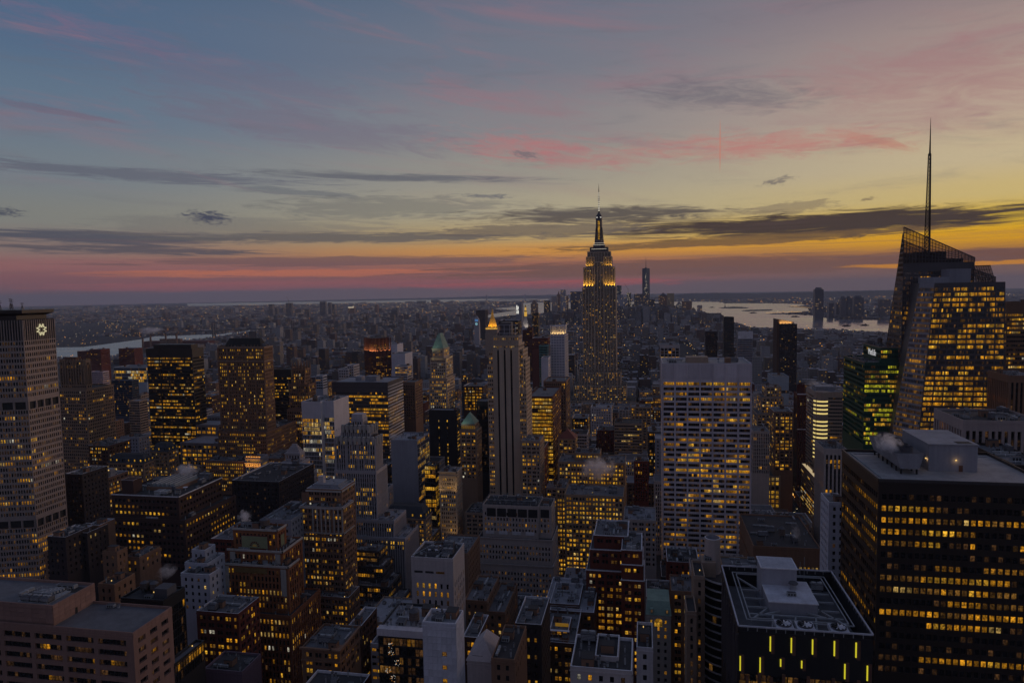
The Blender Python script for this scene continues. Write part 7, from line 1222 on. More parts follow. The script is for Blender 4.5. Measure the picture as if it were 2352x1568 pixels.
SKY_TOWERS = [
{'name': 'office_tower', 'b': [-751.1, -704.9, 5700, 5745, 199.2], 'k': 'box', 'mat': 'limestone_grey', 'label': 'flat topped downtown tower left of the needle spired downtown tower', 'cat': 'office tower', 'group': 'downtown towers on the skyline'},
{'name': 'office_tower', 'b': [-730.4, -692.6, 5850, 5895, 241.3], 'k': 'spire', 'mat': 'brown_stone', 'label': 'downtown tower with a sharp needle spire', 'cat': 'office tower', 'group': 'downtown towers on the skyline'},
{'name': 'office_tower', 'b': [-664.7, -622.3, 5600, 5645, 250.9], 'k': 'box', 'mat': 'grey_panel', 'label': 'tall square downtown tower right of the needle spired one', 'cat': 'office tower', 'group': 'downtown towers on the skyline'},
{'name': 'office_tower', 'b': [-642.4, -620.2, 5750, 5795, 201.6], 'k': 'box', 'mat': 'brown_stone', 'label': 'narrow downtown tower hugging the tall square downtown tower', 'cat': 'office tower', 'group': 'downtown towers on the skyline'},
{'name': 'office_tower', 'b': [-625.5, -521.0, 6000, 6045, 234.4], 'k': 'box', 'mat': 'dark_steel', 'label': 'broad flat downtown slab just left of the spired skyscraper', 'cat': 'office tower', 'group': 'downtown towers on the skyline', 'p': 0.03},
{'name': 'office_tower', 'b': [-550.1, -492.3, 5300, 5345, 164.6], 'k': 'box', 'mat': 'soot_brick', 'label': 'very dark block standing before the broad flat downtown slab', 'cat': 'office tower', 'group': 'downtown towers on the skyline', 'p': 0.03},
{'name': 'office_tower', 'b': [-800.3, -751.1, 5600, 5645, 165.0], 'k': 'box', 'mat': 'soot_brick', 'label': 'dark block with a sloping orange lit shoulder, left end of the downtown cluster', 'cat': 'office tower', 'group': 'downtown towers on the skyline'},
{'name': 'office_tower', 'b': [-892.1, -838.0, 5500, 5545, 169.9], 'k': 'steps', 'mat': 'brown_stone', 'label': 'stepped dark tower standing apart, left of the downtown cluster', 'cat': 'office tower', 'group': 'downtown towers on the skyline'},
{'name': 'office_tower', 'b': [-224.5, -181.7, 5700, 5745, 278.5], 'k': 'box', 'mat': 'blue_metal', 'label': 'glassy tower with white lights just right of the spired skyscraper', 'cat': 'office tower', 'group': 'downtown towers on the skyline', 'p': 0.12, 'g': 'glow_far2'},
{'name': 'office_tower', 'b': [-202.2, -158.3, 5400, 5445, 205.3], 'k': 'box', 'mat': 'grey_panel', 'label': 'low grey tower at the foot of the glassy tower with white lights', 'cat': 'office tower', 'group': 'downtown towers on the skyline'},
{'name': 'office_tower', 'b': [-141.9, -106.7, 5800, 5845, 217.2], 'k': 'cranes', 'mat': 'dark_steel', 'label': 'tower under construction with lit strips and a crane, left of the tapering glass tower', 'cat': 'office tower', 'group': 'downtown towers on the skyline', 'p': 0.22, 'g': 'glow_far2'},
{'name': 'office_tower', 'b': [-160.0, -131.2, 5600, 5645, 180.0], 'k': 'box', 'mat': 'grey_panel', 'label': 'short grey tower left of the tower with a crane', 'cat': 'office tower', 'group': 'downtown towers on the skyline'},
{'name': 'office_tower', 'b': [-84.4, 38.0, 6000, 6045, 204.8], 'k': 'box', 'mat': 'dark_steel', 'label': 'wide dark glass tower in front of the tapering glass tower', 'cat': 'office tower', 'group': 'downtown towers on the skyline', 'p': 0.05},
{'name': 'office_tower', 'b': [-17.4, 47.5, 6200, 6260, 424.6], 'k': 'wtc', 'mat': 'blue_metal', 'label': 'tapering glass tower with a mast, tallest downtown', 'cat': 'office tower', 'group': 'downtown towers on the skyline', 'tip': 526.1},
{'name': 'office_tower', 'b': [41.2, 82.4, 5700, 5745, 161.0], 'k': 'box', 'mat': 'soot_brick', 'label': 'plain dark tower right of the tapering glass tower', 'cat': 'office tower', 'group': 'downtown towers on the skyline'},
{'name': 'office_tower', 'b': [117.0, 189.1, 5900, 5945, 186.8], 'k': 'pyr', 'mat': 'brown_stone', 'label': 'downtown tower with a small pyramid top, by the bay', 'cat': 'office tower', 'group': 'downtown towers on the skyline'},
{'name': 'office_tower', 'b': [182.4, 237.2, 5800, 5845, 206.8], 'k': 'box', 'mat': 'sunset_glint', 'label': 'tower whose glass glints gold from the sunset, by the bay', 'cat': 'office tower', 'group': 'downtown towers on the skyline', 'p': 0.02},
{'name': 'office_tower', 'b': [259.1, 305.6, 5900, 5945, 134.2], 'k': 'steps', 'mat': 'grey_panel', 'label': 'pale stepped tower by the bay, right of the gold glinting tower', 'cat': 'office tower', 'group': 'downtown towers on the skyline', 'p': 0.12, 'g': 'glow_far2'},
{'name': 'office_tower', 'b': [293.5, 371.0, 5700, 5745, 141.7], 'k': 'box', 'mat': 'brown_stone', 'label': 'bulky dark tower by the bay', 'cat': 'office tower', 'group': 'downtown towers on the skyline', 'p': 0.03},
{'name': 'office_tower', 'b': [357.7, 393.1, 5600, 5645, 93.3], 'k': 'steps', 'mat': 'brown_stone', 'label': 'low stepped block right of the bulky dark tower by the bay', 'cat': 'office tower', 'group': 'downtown towers on the skyline'},
{'name': 'office_tower', 'b': [384.8, 418.2, 5300, 5345, 119.1], 'k': 'box', 'mat': 'limestone_grey', 'label': 'slim grey tower alone by the water, left of two', 'cat': 'office tower', 'group': 'downtown towers on the skyline'},
{'name': 'office_tower', 'b': [407.3, 431.4, 5200, 5245, 74.6], 'k': 'box', 'mat': 'brown_stone', 'label': 'short brown tower by the water, right of two', 'cat': 'office tower', 'group': 'downtown towers on the skyline'},
{'name': 'office_tower', 'b': [1197.2, 1255.5, 5300, 5350, 220.2], 'k': 'round', 'mat': 'dark_steel', 'label': 'tall dark tower with tapered top on the far river bank, tallest of its group', 'cat': 'office tower', 'group': 'towers across the river', 'p': 0.015},
{'name': 'office_tower', 'b': [1363.4, 1398.0, 5600, 5650, 114.8], 'k': 'box', 'mat': 'dark_steel', 'label': 'short dark tower right of the tallest far bank tower', 'cat': 'office tower', 'group': 'towers across the river', 'p': 0.015},
{'name': 'office_tower', 'b': [1441.3, 1474.8, 5700, 5750, 111.6], 'k': 'box', 'mat': 'dark_steel', 'label': 'second short dark tower across the river, before the tower pair', 'cat': 'office tower', 'group': 'towers across the river', 'p': 0.015},
{'name': 'office_tower', 'b': [1424.8, 1460.8, 5500, 5550, 152.8], 'k': 'round', 'mat': 'dark_steel', 'label': 'left tower of the pair with rounded tops across the river', 'cat': 'office tower', 'group': 'towers across the river', 'p': 0.015},
{'name': 'office_tower', 'b': [1465.4, 1501.4, 5500, 5550, 152.2], 'k': 'round', 'mat': 'dark_steel', 'label': 'right tower of the pair with rounded tops across the river', 'cat': 'office tower', 'group': 'towers across the river', 'p': 0.015},
{'name': 'office_tower', 'b': [1540.2, 1607.6, 5600, 5650, 153.5], 'k': 'round', 'mat': 'dark_steel', 'label': 'broad dark tower with an arched top across the river', 'cat': 'office tower', 'group': 'towers across the river', 'p': 0.015},
{'name': 'office_tower', 'b': [1660.3, 1728.2, 5400, 5450, 139.7], 'k': 'box', 'mat': 'dark_steel', 'label': 'square dark tower across the river, beside the crystal tower', 'cat': 'office tower', 'group': 'towers across the river', 'p': 0.015},
{'name': 'office_tower', 'b': [1763.7, 1801.1, 5500, 5550, 112.5], 'k': 'box', 'mat': 'dark_steel', 'label': 'faint low tower across the river, touching the crystal tower', 'cat': 'office tower', 'group': 'towers across the river', 'p': 0.015},
{'name': 'apartment_tower', 'b': [-4327.0, -4277.1, 7500, 7540, 145.0], 'k': 'box', 'mat': 'dark_steel', 'label': 'slim dark far tower, leftmost above the brown gothic skyscraper roof', 'cat': 'tower', 'group': 'far towers beyond the eastern river', 'p': 0.02},
{'name': 'apartment_tower', 'b': [-4307.2, -4274.1, 7600, 7640, 102.9], 'k': 'box', 'mat': 'dark_steel', 'label': 'short far tower right of the leftmost slim far tower', 'cat': 'tower', 'group': 'far towers beyond the eastern river', 'p': 0.02},
{'name': 'apartment_tower', 'b': [-4054.4, -3983.6, 7400, 7440, 158.5], 'k': 'cranes', 'mat': 'dark_steel', 'label': 'far tower with a crane on top, above the spiky crowned tower', 'cat': 'tower', 'group': 'far towers beyond the eastern river', 'p': 0.02},
{'name': 'apartment_tower', 'b': [-3616.8, -3564.8, 7000, 7040, 92.7], 'k': 'box', 'mat': 'dark_steel', 'label': 'low broad far tower right of the far tower with a crane', 'cat': 'tower', 'group': 'far towers beyond the eastern river', 'p': 0.02},
{'name': 'apartment_tower', 'b': [-3682.4, -3613.4, 7500, 7540, 166.3], 'k': 'box', 'mat': 'dark_steel', 'label': 'darkest and tallest far tower, on the city side of the sea strip', 'cat': 'tower', 'group': 'far towers beyond the eastern river', 'p': 0.02},
{'name': 'apartment_tower', 'b': [-3677.6, -3643.7, 7700, 7740, 152.3], 'k': 'box', 'mat': 'dark_steel', 'label': 'thin far tower right of the darkest far tower', 'cat': 'tower', 'group': 'far towers beyond the eastern river', 'p': 0.02},
{'name': 'apartment_tower', 'b': [-3670.4, -3644.7, 7800, 7840, 128.9], 'k': 'box', 'mat': 'dark_steel', 'label': 'thinner far tower, second right of the darkest far tower', 'cat': 'tower', 'group': 'far towers beyond the eastern river', 'p': 0.02},
{'name': 'apartment_tower', 'b': [-3516.9, -3435.3, 7900, 7940, 93.1], 'k': 'dome', 'mat': 'brown_stone', 'label': 'far tower with a small lit dome', 'cat': 'tower', 'group': 'far towers beyond the eastern river', 'p': 0.02},
{'name': 'apartment_tower', 'b': [-3214.4, -3177.3, 8000, 8040, 112.3], 'k': 'box', 'mat': 'brown_stone', 'label': 'thin brown far tower right of the lit dome', 'cat': 'tower', 'group': 'far towers beyond the eastern river', 'p': 0.02},
{'name': 'apartment_tower', 'b': [-2442.1, -2376.5, 6500, 6540, 85.1], 'k': 'box', 'mat': 'dark_steel', 'label': 'dark far slab right of the lit dome', 'cat': 'tower', 'group': 'far towers beyond the eastern river', 'p': 0.02},
{'name': 'apartment_tower', 'b': [-2366.3, -2319.3, 4300, 4340, 23.7], 'k': 'box', 'mat': 'tan_brick', 'label': 'tan housing slab, left of a trio below the far tower with a crane', 'cat': 'tower', 'group': 'far towers beyond the eastern river', 'p': 0.02},
{'name': 'apartment_tower', 'b': [-2301.4, -2245.0, 4300, 4340, 26.1], 'k': 'box', 'mat': 'tan_brick', 'label': 'tan housing slab, middle of a trio below the far tower with a crane', 'cat': 'tower', 'group': 'far towers beyond the eastern river', 'p': 0.02},
{'name': 'apartment_tower', 'b': [-2184.8, -2140.2, 4200, 4240, 33.0], 'k': 'box', 'mat': 'tan_brick', 'label': 'tan housing slab, right of a trio below the far tower with a crane', 'cat': 'tower', 'group': 'far towers beyond the eastern river', 'p': 0.02},
{'name': 'apartment_tower', 'b': [-2172.9, -2139.4, 4300, 4340, 23.6], 'k': 'box', 'mat': 'brown_stone', 'label': 'brown housing slab right of the tan trio', 'cat': 'tower', 'group': 'far towers beyond the eastern river', 'p': 0.02},
{'name': 'apartment_tower', 'b': [-2174.1, -2137.5, 4400, 4440, 25.6], 'k': 'box', 'mat': 'brown_stone', 'label': 'brown housing slab, second right of the tan trio', 'cat': 'tower', 'group': 'far towers beyond the eastern river', 'p': 0.02}]
PXY = {'nylife': (-416.7, 1900), 'clock': (-365.3, 2150), 'coned': (-704.3, 2900)}
CHIMNEYS = [(-2329, 2900, 62), (-2287, 2900, 78), (-2206, 2900, 82), (-2149, 2900, 84)]
WB = [-2503, 3715, 96, 43]
WBE = [-2752, 3715, -2619, 4215]
VZ = [(-3866, 17000, 164, 2), (-2889, 17000, 168, -29)]
VZD = [[-4425, 17000, 6], [-3869, 17000, 13], [-3378, 17000, 40], [-2892, 17000, 23], [-2231, 17000, -8]]
HILLS = [(15500, [(-132, 57), (179, 61), (653, 97), (1004, 132), (1583, 126), (2267, 98), (2940, 100), (3601, 107), (4464, 121), (5100, 112), (6544, 81)]), (26000, [(-8258, 36), (-7362, 38), (-6036, 63), (-4736, 67), (-3459, 71), (-2620, 65), (-974, 28)]), (29000, [(-24151, -47), (-21201, -121), (-18909, -154), (-17225, -72), (-15792, -18), (-14493, -3)])]
STATUE = [967.5, 8850.0, 55.8]
BOATS = [(1191, 4479), (1309, 4536), (1180, 5880), (810, 8829), (997, 6810)]
ISL_Q = [(1096.4, 6688.3), (1546.4, 6855.6), (1714.1, 8764.6), (1772.9, 7987.3)]
STEAM = [(-38.5, 575.0, 100.8, 16, 9, 12, 1.5, -0.3), (-312.8, 425.0, 130.0, 12, 7, 6, 0.8, -0.8), (87.5, 272.0, 191.6, 5, 8, 4.5, 1.0, 0.3), (-218.9, 345.0, 127.5, 5, 3, 5, 1.4, -0.3), (-229.0, 318.0, 116.4, 4.5, 3, 2.8, 0.5, 0.2), (-202.1, 258.0, 132.7, 4.5, 3, 4.5, 0.6, -0.8), (-2285.9, 2900.0, 97.2, 85, 30, 18, 0.12, -0.8), (88.1, 430.0, 102.6, 3, 3, 9, 0.3, 0.2), (-52.7, 500.0, 46.5, 4, 4, 12, 0.15, 0), (-228.3, 605.0, 117.7, 7, 5, 4, 0.5, 0.6), (178.8, 790.0, 145.1, 10, 6, 5, 0.25, 0.8)]

# ------------------------------------------------------------------ build the towers and blocks
for d in HEROES:
    if d['key'] == 'threepark': continue
    th = building(d)
    if d.get('special') in SPECIAL: SPECIAL[d['special']](th, d)
for d in FILL: building(d)
# ------------------------------------------------------------------ towers with shapes of their own
def poly_tower(name, label, cat, tiers, st, lit, wm, rm, zv, seed, most=300, minpx=9., flat=False, loc=None):
    """tiers: (list of plan points counter clockwise seen from above, z0, z1)"""
    rng = np.random.default_rng(seed); P = np.array(tiers[0][0]); c = P.mean(0)
    th = Thing(name, loc or (c[0], c[1], 0), label, cat); wq = Q(); rq = Q(); panes = []
    for pts, z0, z1 in tiers:
        n = len(pts)
        for k in range(n):
            a, b_ = pts[k], pts[(k+1) % n]; nx, ny = b_[1]-a[1], -(b_[0]-a[0])
            if nx*(0-(a[0]+b_[0])/2) + ny*(0-(a[1]+b_[1])/2) > 0: facade(wq, panes, (*a,z0), (*b_,z0), (*b_,z1), (*a,z1), ST[st], lit, rng, wm, flat, zv)
            else: wq.add([[(*a,z0),(*b_,z0),(*b_,z1),(*a,z1)]], wm)
        cc = np.mean(np.array(pts), 0)
        for k in range(n): a, b_ = pts[k], pts[(k+1) % n]; rq.add([[(cc[0],cc[1],z1),(*a,z1),(*b_,z1),(cc[0],cc[1],z1)]], rm)
    th.part('wall', wq); tag(th.part('roof', rq), kind='stuff'); place_windows(th, panes, rng, most, minpx)
    return th
def make_metlife():
    W = [(-405,393),(-405,418.5),(-452,433),(-520,433),(-560,418),(-560,393),(-520,372),(-452,378)]
    W = [W[0], W[1]] + W[2:]                                       # (-405,393)->(-405,418.5) is the narrow west end
    bands = [(0, 92), (97, 178), (183, 224)]
    th = Thing('skyscraper', (-480, 405, 0), 'huge octagonal concrete tower with a glowing star emblem, on the left edge', 'skyscraper')
    rng = np.random.default_rng(11); wq = Q(); panes = []
    def ring(pts, z0, z1, st, lit, wm, inset=0.):
        n = len(pts)
        for k in range(n):
            a, b_ = np.array(pts[k], float), np.array(pts[(k+1) % n], float)
            d = (b_-a)/np.linalg.norm(b_-a); nn = np.array([d[1], -d[0]]); a = a-nn*inset; b_ = b_-nn*inset
            if nn@(-(a+b_)/2) > 0 and st: facade(wq, panes, (*a,z0), (*b_,z0), (*b_,z1), (*a,z1), st, lit, rng, wm, False, z0)
            else: wq.add([[(*a,z0),(*b_,z0),(*b_,z1),(*a,z1)]], wm)
    zt = [42, 97, 101.5, 177, 181.5, 222.5]
    # dark recessed plant floors between the three shafts; fins at the crown
    ring(W, 0, 40, None, 0, 'soot_brick')
    ring(W, 40, 96.5, ST['metlife'], .4, 'tower_concrete'); ring(W, 96.5, 101.5, None, 0, 'sooty', 1.2)
    ring(W, 101.5, 177., ST['metlife'], .22, 'tower_concrete'); ring(W, 177, 182, None, 0, 'sooty', 1.2)
    ring(W, 182, 223, ST['metlife'], .12, 'tower_concrete'); ring(W, 223, 237, None, 0, 'sooty', .9)
    th.part('wall', wq); place_windows(th, panes, rng, 300, 7.)
    for k in (7, 0):
        a, b_ = np.array(W[k], float), np.array(W[(k+1) % 8], float); L = np.linalg.norm(b_-a); d = (b_-a)/L; nn = np.array([d[1], -d[0]]); n = int(L/1.68)
        if k == 7:
            for zc in (99, 179.5):
                for i in range(7):
                    p = b_-d*(1.+i*8); q = Q(); q.bar((*(p-nn*.4), zc-3), (*(p-nn*.4), zc+3), 1., 'tower_concrete', (1,0,0)); th.part('column', q)
        else:
            for zc in (99, 179.5):
                for i in range(5):
                    p = a+d*(.6+i*6.1); q = Q(); q.bar((*(p-nn*.4), zc-3), (*(p-nn*.4), zc+3), 1., 'tower_concrete', (1,0,0)); th.part('column', q)
        for i in range(n+1):                                       # crown fins
            p = a+d*(L*i/n); q = Q(); q.bar((*(p-nn*.35), 223), (*(p-nn*.35), 236.6), .55, 'tower_concrete', (d[0],d[1],0)); th.part('crown_fin', q)
    q = Q(); cc = np.array([-482., 404.])
    H0 = [tuple(cc + (np.array(p)-cc)*.93) for p in W]; H1 = [tuple(cc + (np.array(p)-cc)*1.0) for p in W]
    for k in range(8):
        a, b_, c, e = H0[k], H0[(k+1)%8], H1[k], H1[(k+1)%8]
        q.add([[(*a,236.9),(*b_,236.9),(*b_,239.6),(*a,239.6)], [(*a,239.6),(*b_,239.6),(*e,241.2),(*c,241.2)], [(*c,241.2),(*e,241.2),(*e,243.3),(*c,243.3)], [(cc[0],cc[1],243.3),(*c,243.3),(*e,243.3),(cc[0],cc[1],243.3)]], 'bronze')
    th.part('helipad_roof', q)
    for (yy, xx, h) in ((396, -425, 6.5), (401, -422, 8), (408, -428, 7.5), (412, -424, 5), (394, -440, 6)):
        q = Q(); q.bar((xx,yy,243), (xx,yy,243+h), .25, 'sooty'); q.bar((xx,yy-1.4,243+h*.8), (xx,yy+1.4,243+h*.8), .2, 'sooty'); q.bar((xx,yy-1.2,243+h*.98), (xx,yy+1.2,243+h*.98), .2, 'sooty')
        for s in (-1, 1): q.bar((xx,yy+s*1.3,243), (xx,yy,243+h*.7), .18, 'sooty')
        th.part('antenna', q)
    # the emblem: four M shapes set round a point
    q = Q(); ex, ey, ez, s = -404.0, 406.5, 229.6, 3.9
    def seg(a, b_, w_=.5):
        a, b_ = np.array(a), np.array(b_)
        q.bar((ex, ey+a[0], ez+a[1]), (ex, ey+b_[0], ez+b_[1]), w_, 'glow_sign', (1,0,0))
    for r_ in range(4):
        c_, s_ = math.cos(r_*math.pi/2), math.sin(r_*math.pi/2); rt_ = lambda p: (p[0]*c_-p[1]*s_, p[0]*s_+p[1]*c_)
        pts = [(-.45,.42), (-.32,.98), (0,.42), (.32,.98), (.45,.42)]
        for i in range(4): seg(rt_((pts[i][0]*s, pts[i][1]*s)), rt_((pts[i+1][0]*s, pts[i+1][1]*s)))
    th.part('emblem', q)
make_metlife()

def make_esb():
    cx, cyy = -80.5, 1291.; rng = np.random.default_rng(4)
    th = Thing('skyscraper', (cx, cyy, 0), 'tall stepped limestone skyscraper with gold floodlit crown and long antenna spire', 'skyscraper'); wq = Q(); panes = []; rq = Q()
    def blk(w_, dy, z0, z1, st='esb', lit=.45, mat='tan_stone_light', y0=None, xo=0.):
        x0, x1, y0 = cx+xo-w_/2, cx+xo+w_/2, (cyy-dy/2 if y0 is None else y0); y1 = y0+dy
        if st: facade(wq, panes, (x0,y0,z0), (x1,y0,z0), (x1,y0,z1), (x0,y0,z1), ST[st], lit, rng, mat, False, max(z0, 38)); facade(wq, panes, (x1,y0,z0), (x1,y1,z0), (x1,y1,z1), (x1,y0,z1), ST[st], lit, rng, mat, False, max(z0, 38)); wq.add([[(x0,y1,z0),(x0,y0,z0),(x0,y0,z1),(x0,y1,z1)],[(x1,y1,z0),(x0,y1,z0),(x0,y1,z1),(x1,y1,z1)]], mat)
        else: wq.box(x0, x1, y0, y1, z0, z1, mat)
        rq = Q(); rq.add([[(x0,y0,z1),(x1,y0,z1),(x1,y1,z1),(x0,y1,z1)]], 'roof_dark'); th.part('roof', rq)
    blk(129, 58, 0, 48, lit=.4); blk(96, 54, 47, 76, lit=.42); blk(76, 50, 75, 100, lit=.38)
    # shaft: two wings with a slightly recessed centre
    for s in (-1, 1): blk(22, 41, 99, 254, xo=s*19.4, lit=.2)
    blk(16.8, 39, 99, 300, lit=.16, y0=cyy-19)
    for s in (-1, 1): blk(20, 37, 253, 290, xo=s*18.2, lit=.2); blk(15.5, 33, 289, 309, xo=s*15.6, lit=.15)
    blk(42, 29, 299, 318, lit=.04); 
    th.part('wall', wq); place_windows(th, panes, rng, 300, 4.5)
    y = cyy
    for (w_, d_, z0, z1, m) in ((33, 24, 318, 326, 'dark_steel'), (21, 19, 326, 331.5, 'dark_steel')): th.box('deck_tier', cx-w_/2, cx+w_/2, y-d_/2, y+d_/2, z0, z1, m)
    q = Q()
    for zz in (322.5, 330.): q.box(cx-13.5+ (zz>325)*3, cx+13.5-(zz>325)*3, y-12.2+(zz>325)*2.4, y-12.05+(zz>325)*2.4, zz, zz+.5, 'glow_mast')
    q.box(cx-10, cx+10, y-10.2, y-9.6, 333.4, 333.8, 'glow_mast'); th.part('light_line', q)
    q = Q(); q.frustum(cx, y, 331.5, 341, 9.2, 7.6, 8, 'dark_steel', rot=.39); q.frustum(cx, y, 341, 378, 6.6, 5.7, 12, 'dark_steel'); q.frustum(cx, y, 378, 384, 6.4, 5.2, 12, 'dark_steel'); q.frustum(cx, y, 384, 390, 4.6, 1.2, 12, 'dark_steel'); th.part('mooring_mast', q)
    for s in (-1, 1):
        q = Q(); q.add([[(cx+s*8.6,y-2,333),(cx+s*5.8,y-4,333),(cx+s*5.8,y-4,362),(cx+s*6.2,y-2,362)],[(cx+s*8.6,y-2,333),(cx+s*6.2,y-2,362),(cx+s*6,y+2,362),(cx+s*8.6,y+2,333)]], 'dark_steel'); th.part('mast_wing', q)
    for k in range(10):                                            # lit panes up the mast
        z = 340+k*3.4; o = Q(); o.add([[(cx-1.7,y-7.2,z),(cx+1.7,y-7.2,z),(cx+1.7,y-7.2,z+2.9),(cx-1.7,y-7.2,z+2.9)]], 'lit_gold', np.array([[[.1,.3],[.9,.3],[.9,.8],[.1,.8]]])+k*3); th.part('mast_window', o)
    q = Q(); q.box(cx-4.6, cx+4.6, y-5.4, y-5.2, 379.4, 380.6, 'glow_white'); th.part('light_ring', q)
    for k in range(18):
        z0, z1 = 390+k*1.95, 390+(k+1)*1.95; r = 1.45-(k*.03); q = Q(); q.frustum(cx, y, z0, z1, r, r, 8, 'glow_mast' if k % 2 else 'sooty'); th.part('antenna_section', q)
    q = Q(); q.frustum(cx, y, 425.1, 432, .75, .5, 6, 'sooty'); q.frustum(cx, y, 432, 441.5, .45, .08, 6, 'sooty')
    for z in (412, 414.5, 417): q.frustum(cx, y, z, z+.6, 2., 2., 8, 'sooty')
    th.part('antenna_tip', q)
    GOLD = (1., .56, .06)
    def row(xs, yy, z, tgt, pw):
        for xx in xs: spot(th, (cx+xx, yy, z), (cx+xx, yy+2.6, z+tgt), GOLD, pw, .8, 95)
    yw = cyy-20.5
    row((-27,-22,-17,-12), yw+.2, 255, 26, 16000*FLOOD); row((12,17,22,27), yw+.2, 255, 26, 16000*FLOOD)
    row((-22,-17,-12), cyy-18.2, 291, 17, 7000*FLOOD); row((12,17,22), cyy-18.2, 291, 17, 7000*FLOOD)
    for s in (-1, 1): spot(th, (cx+s*6, y-9, 335), (cx+s*4, y-6, 348), GOLD, 900*FLOOD, .5, 90)
    for yy in (-12, 0, 12): spot(th, (cx+31, cyy+yy, 255), (cx+28, cyy+yy, 280), GOLD, 9000*FLOOD, .8, 95)
glow('glow_mast', (.75,.68,.55), .9)
make_esb()

def make_crystal():
    th = Thing('skyscraper', (225, 610, 0), 'faceted glass crystal tower with slanted lattice top and tall lattice spire', 'skyscraper'); rng = np.random.default_rng(9); wq = Q(); panes = []
    k = 604/575.
    # rear mass: slanted top; its east side opens out towards the ground
    A, B_ = (201.7, 604), (253.3, 604); zA, zB = 294.5, 269.
    zr = 266.                                                      # lattice screen above this height
    ST['crystal'] = ST['crystal']
    facade(wq, panes, (A[0],604,0), (B_[0],604,0), (B_[0],604,zr), (A[0],604,zr), dict(ST['crystal'], tb=6.), .16, rng, 'dark_steel', False, 150)
    # east face: a triangle widening downward, back edge leaning out
    facade(wq, panes, (201.7,690,60), (201.7,604,60), (201.7,604,290), (201.7,606,290), ST['crystal'], .14, rng, 'dark_steel', False, 130)
    # front mass
    f = [(209.6+3.3, 575), (261.6, 575)]
    zf = 250.
    facade(wq, panes, (200.,575,60), (266,575,60), (262.,575,zf), (214.2,575,zf), dict(ST['crystal'], tb=3), .72, rng, 'dark_steel', False, 120)
    facade(wq, panes, (186.,604.,60), (199.98,575,60), (214.18,575,zf), (208.5,588,zf), dict(ST['crystal_sheen'], tb=3), .55, rng, 'grey_panel', False, 120)  # slanted facet: its pale sky reflection is put into the wall colour
    wq.add([[(186,604,60),(208.5,588,zf),(208.5,604,zf),(186,604,60)], [(266,575,60),(266,640,60),(262,640,zf),(262,575,zf)], [(253.3,604,0),(253.3,650,0),(253.3,650,zr),(253.3,604,zr)]], 'dark_steel')
    th.part('wall', wq); place_windows(th, panes, rng, 300, 8.)
    for f_ in ([(214.2,575,zf-1),(262,575,zf-1),(262,604,zf-1),(208.5,604,zf-1)], [(208.5,588,zf-1.1),(214.2,575,zf-1.1),(208.5,604,zf-1.1),(208.5,604,zf-1.1)], [(201.8,604,zr),(253.3,604,zr),(253.3,650,zr),(217.5,650,zr)]):
        q = Q(); q.add([f_], 'roof_dark'); th.part('roof', q)
    th.box('plant_room', 228, 243, 585, 600, zf-1, zf+10.5, 'grey_panel'); th.box('plant_room', 211, 227.8, 584, 598, zf-1, zf+4.5, 'grey_panel')
    def lattice(pts, nx, nz, name):
        # pts bl br tr tl
        P = [np.array(p, float) for p in pts]; q = Q(); g = Q()
        at = lambda u, v: P[0]*(1-u)*(1-v)+P[1]*u*(1-v)+P[2]*u*v+P[3]*(1-u)*v
        g.add([[tuple(p) for p in P]], 'glass_screen'); g_ = th.part('glass_screen', g)
        for i in range(nx+1): q.bar(at(i/nx,0)+(0,-.15,0), at(i/nx,1)+(0,-.15,0), .32, 'dark_steel')
        for j in range(nz+1): q.bar(at(0,j/nz)+(0,-.15,0), at(1,j/nz)+(0,-.15,0), .32 if j < nz else .7, 'dark_steel')
        tag(th.part(name, q), kind='stuff')
    lattice([(201.7,604,zr+.02),(253.3,604,zr+.02),(253.3,604,zB),(201.7,604,zA)], 22, 7, 'lattice_screen')
    lattice([(217.5,650,zr+.02),(253.3,650,zr+.02),(253.3,650,zB),(217.5,650,zA-8)], 15, 6, 'lattice_screen')
    lattice([(243.6,590,zf),(262,590,zf),(262,590,253.5),(243.6,590,261.5)], 8, 4, 'lattice_screen')
    lattice([(262,590,zf),(262,620,zf),(258,620,263),(258,590,262.5)], 8, 4, 'lattice_screen')
    # core block seen behind the screen
    th.box('core', 214.5, 236, 612, 640, zr, zr+9, 'soot_brick'); th.box('core', 217, 246, 606, 611, zf+9, zr+3, 'soot_brick')
    sx, sy = 222.3, 612.; q = Q()
    def mast(z0, z1, r0, r1, n):
        for c_ in range(3):
            a = c_*2.094+.5; p0 = (sx+r0*math.cos(a), sy+r0*math.sin(a), z0); p1 = (sx+r1*math.cos(a), sy+r1*math.sin(a), z1); q.bar(p0, p1, .55, 'soot_brick')
        for i in range(n):
            for c_ in range(3):
                f0, f1 = i/n, (i+1)/n; a, b_ = c_*2.094+.5, (c_+1)*2.094+.5; ra, rb = r0+(r1-r0)*f0, r0+(r1-r0)*f1
                q.bar((sx+ra*math.cos(a), sy+ra*math.sin(a), z0+(z1-z0)*f0), (sx+rb*math.cos(b_), sy+rb*math.sin(b_), z0+(z1-z0)*f1), .38, 'soot_brick')
                q.bar((sx+ra*math.cos(a), sy+ra*math.sin(a), z0+(z1-z0)*f0), (sx+ra*math.cos(b_), sy+ra*math.sin(b_), z0+(z1-z0)*f0), .3, 'soot_brick')
    mast(270, 352, 2.6, 1.0, 26); q.frustum(sx, sy, 350, 379.5, .75, .12, 6, 'soot_brick'); th.part('spire', q)
make_crystal()

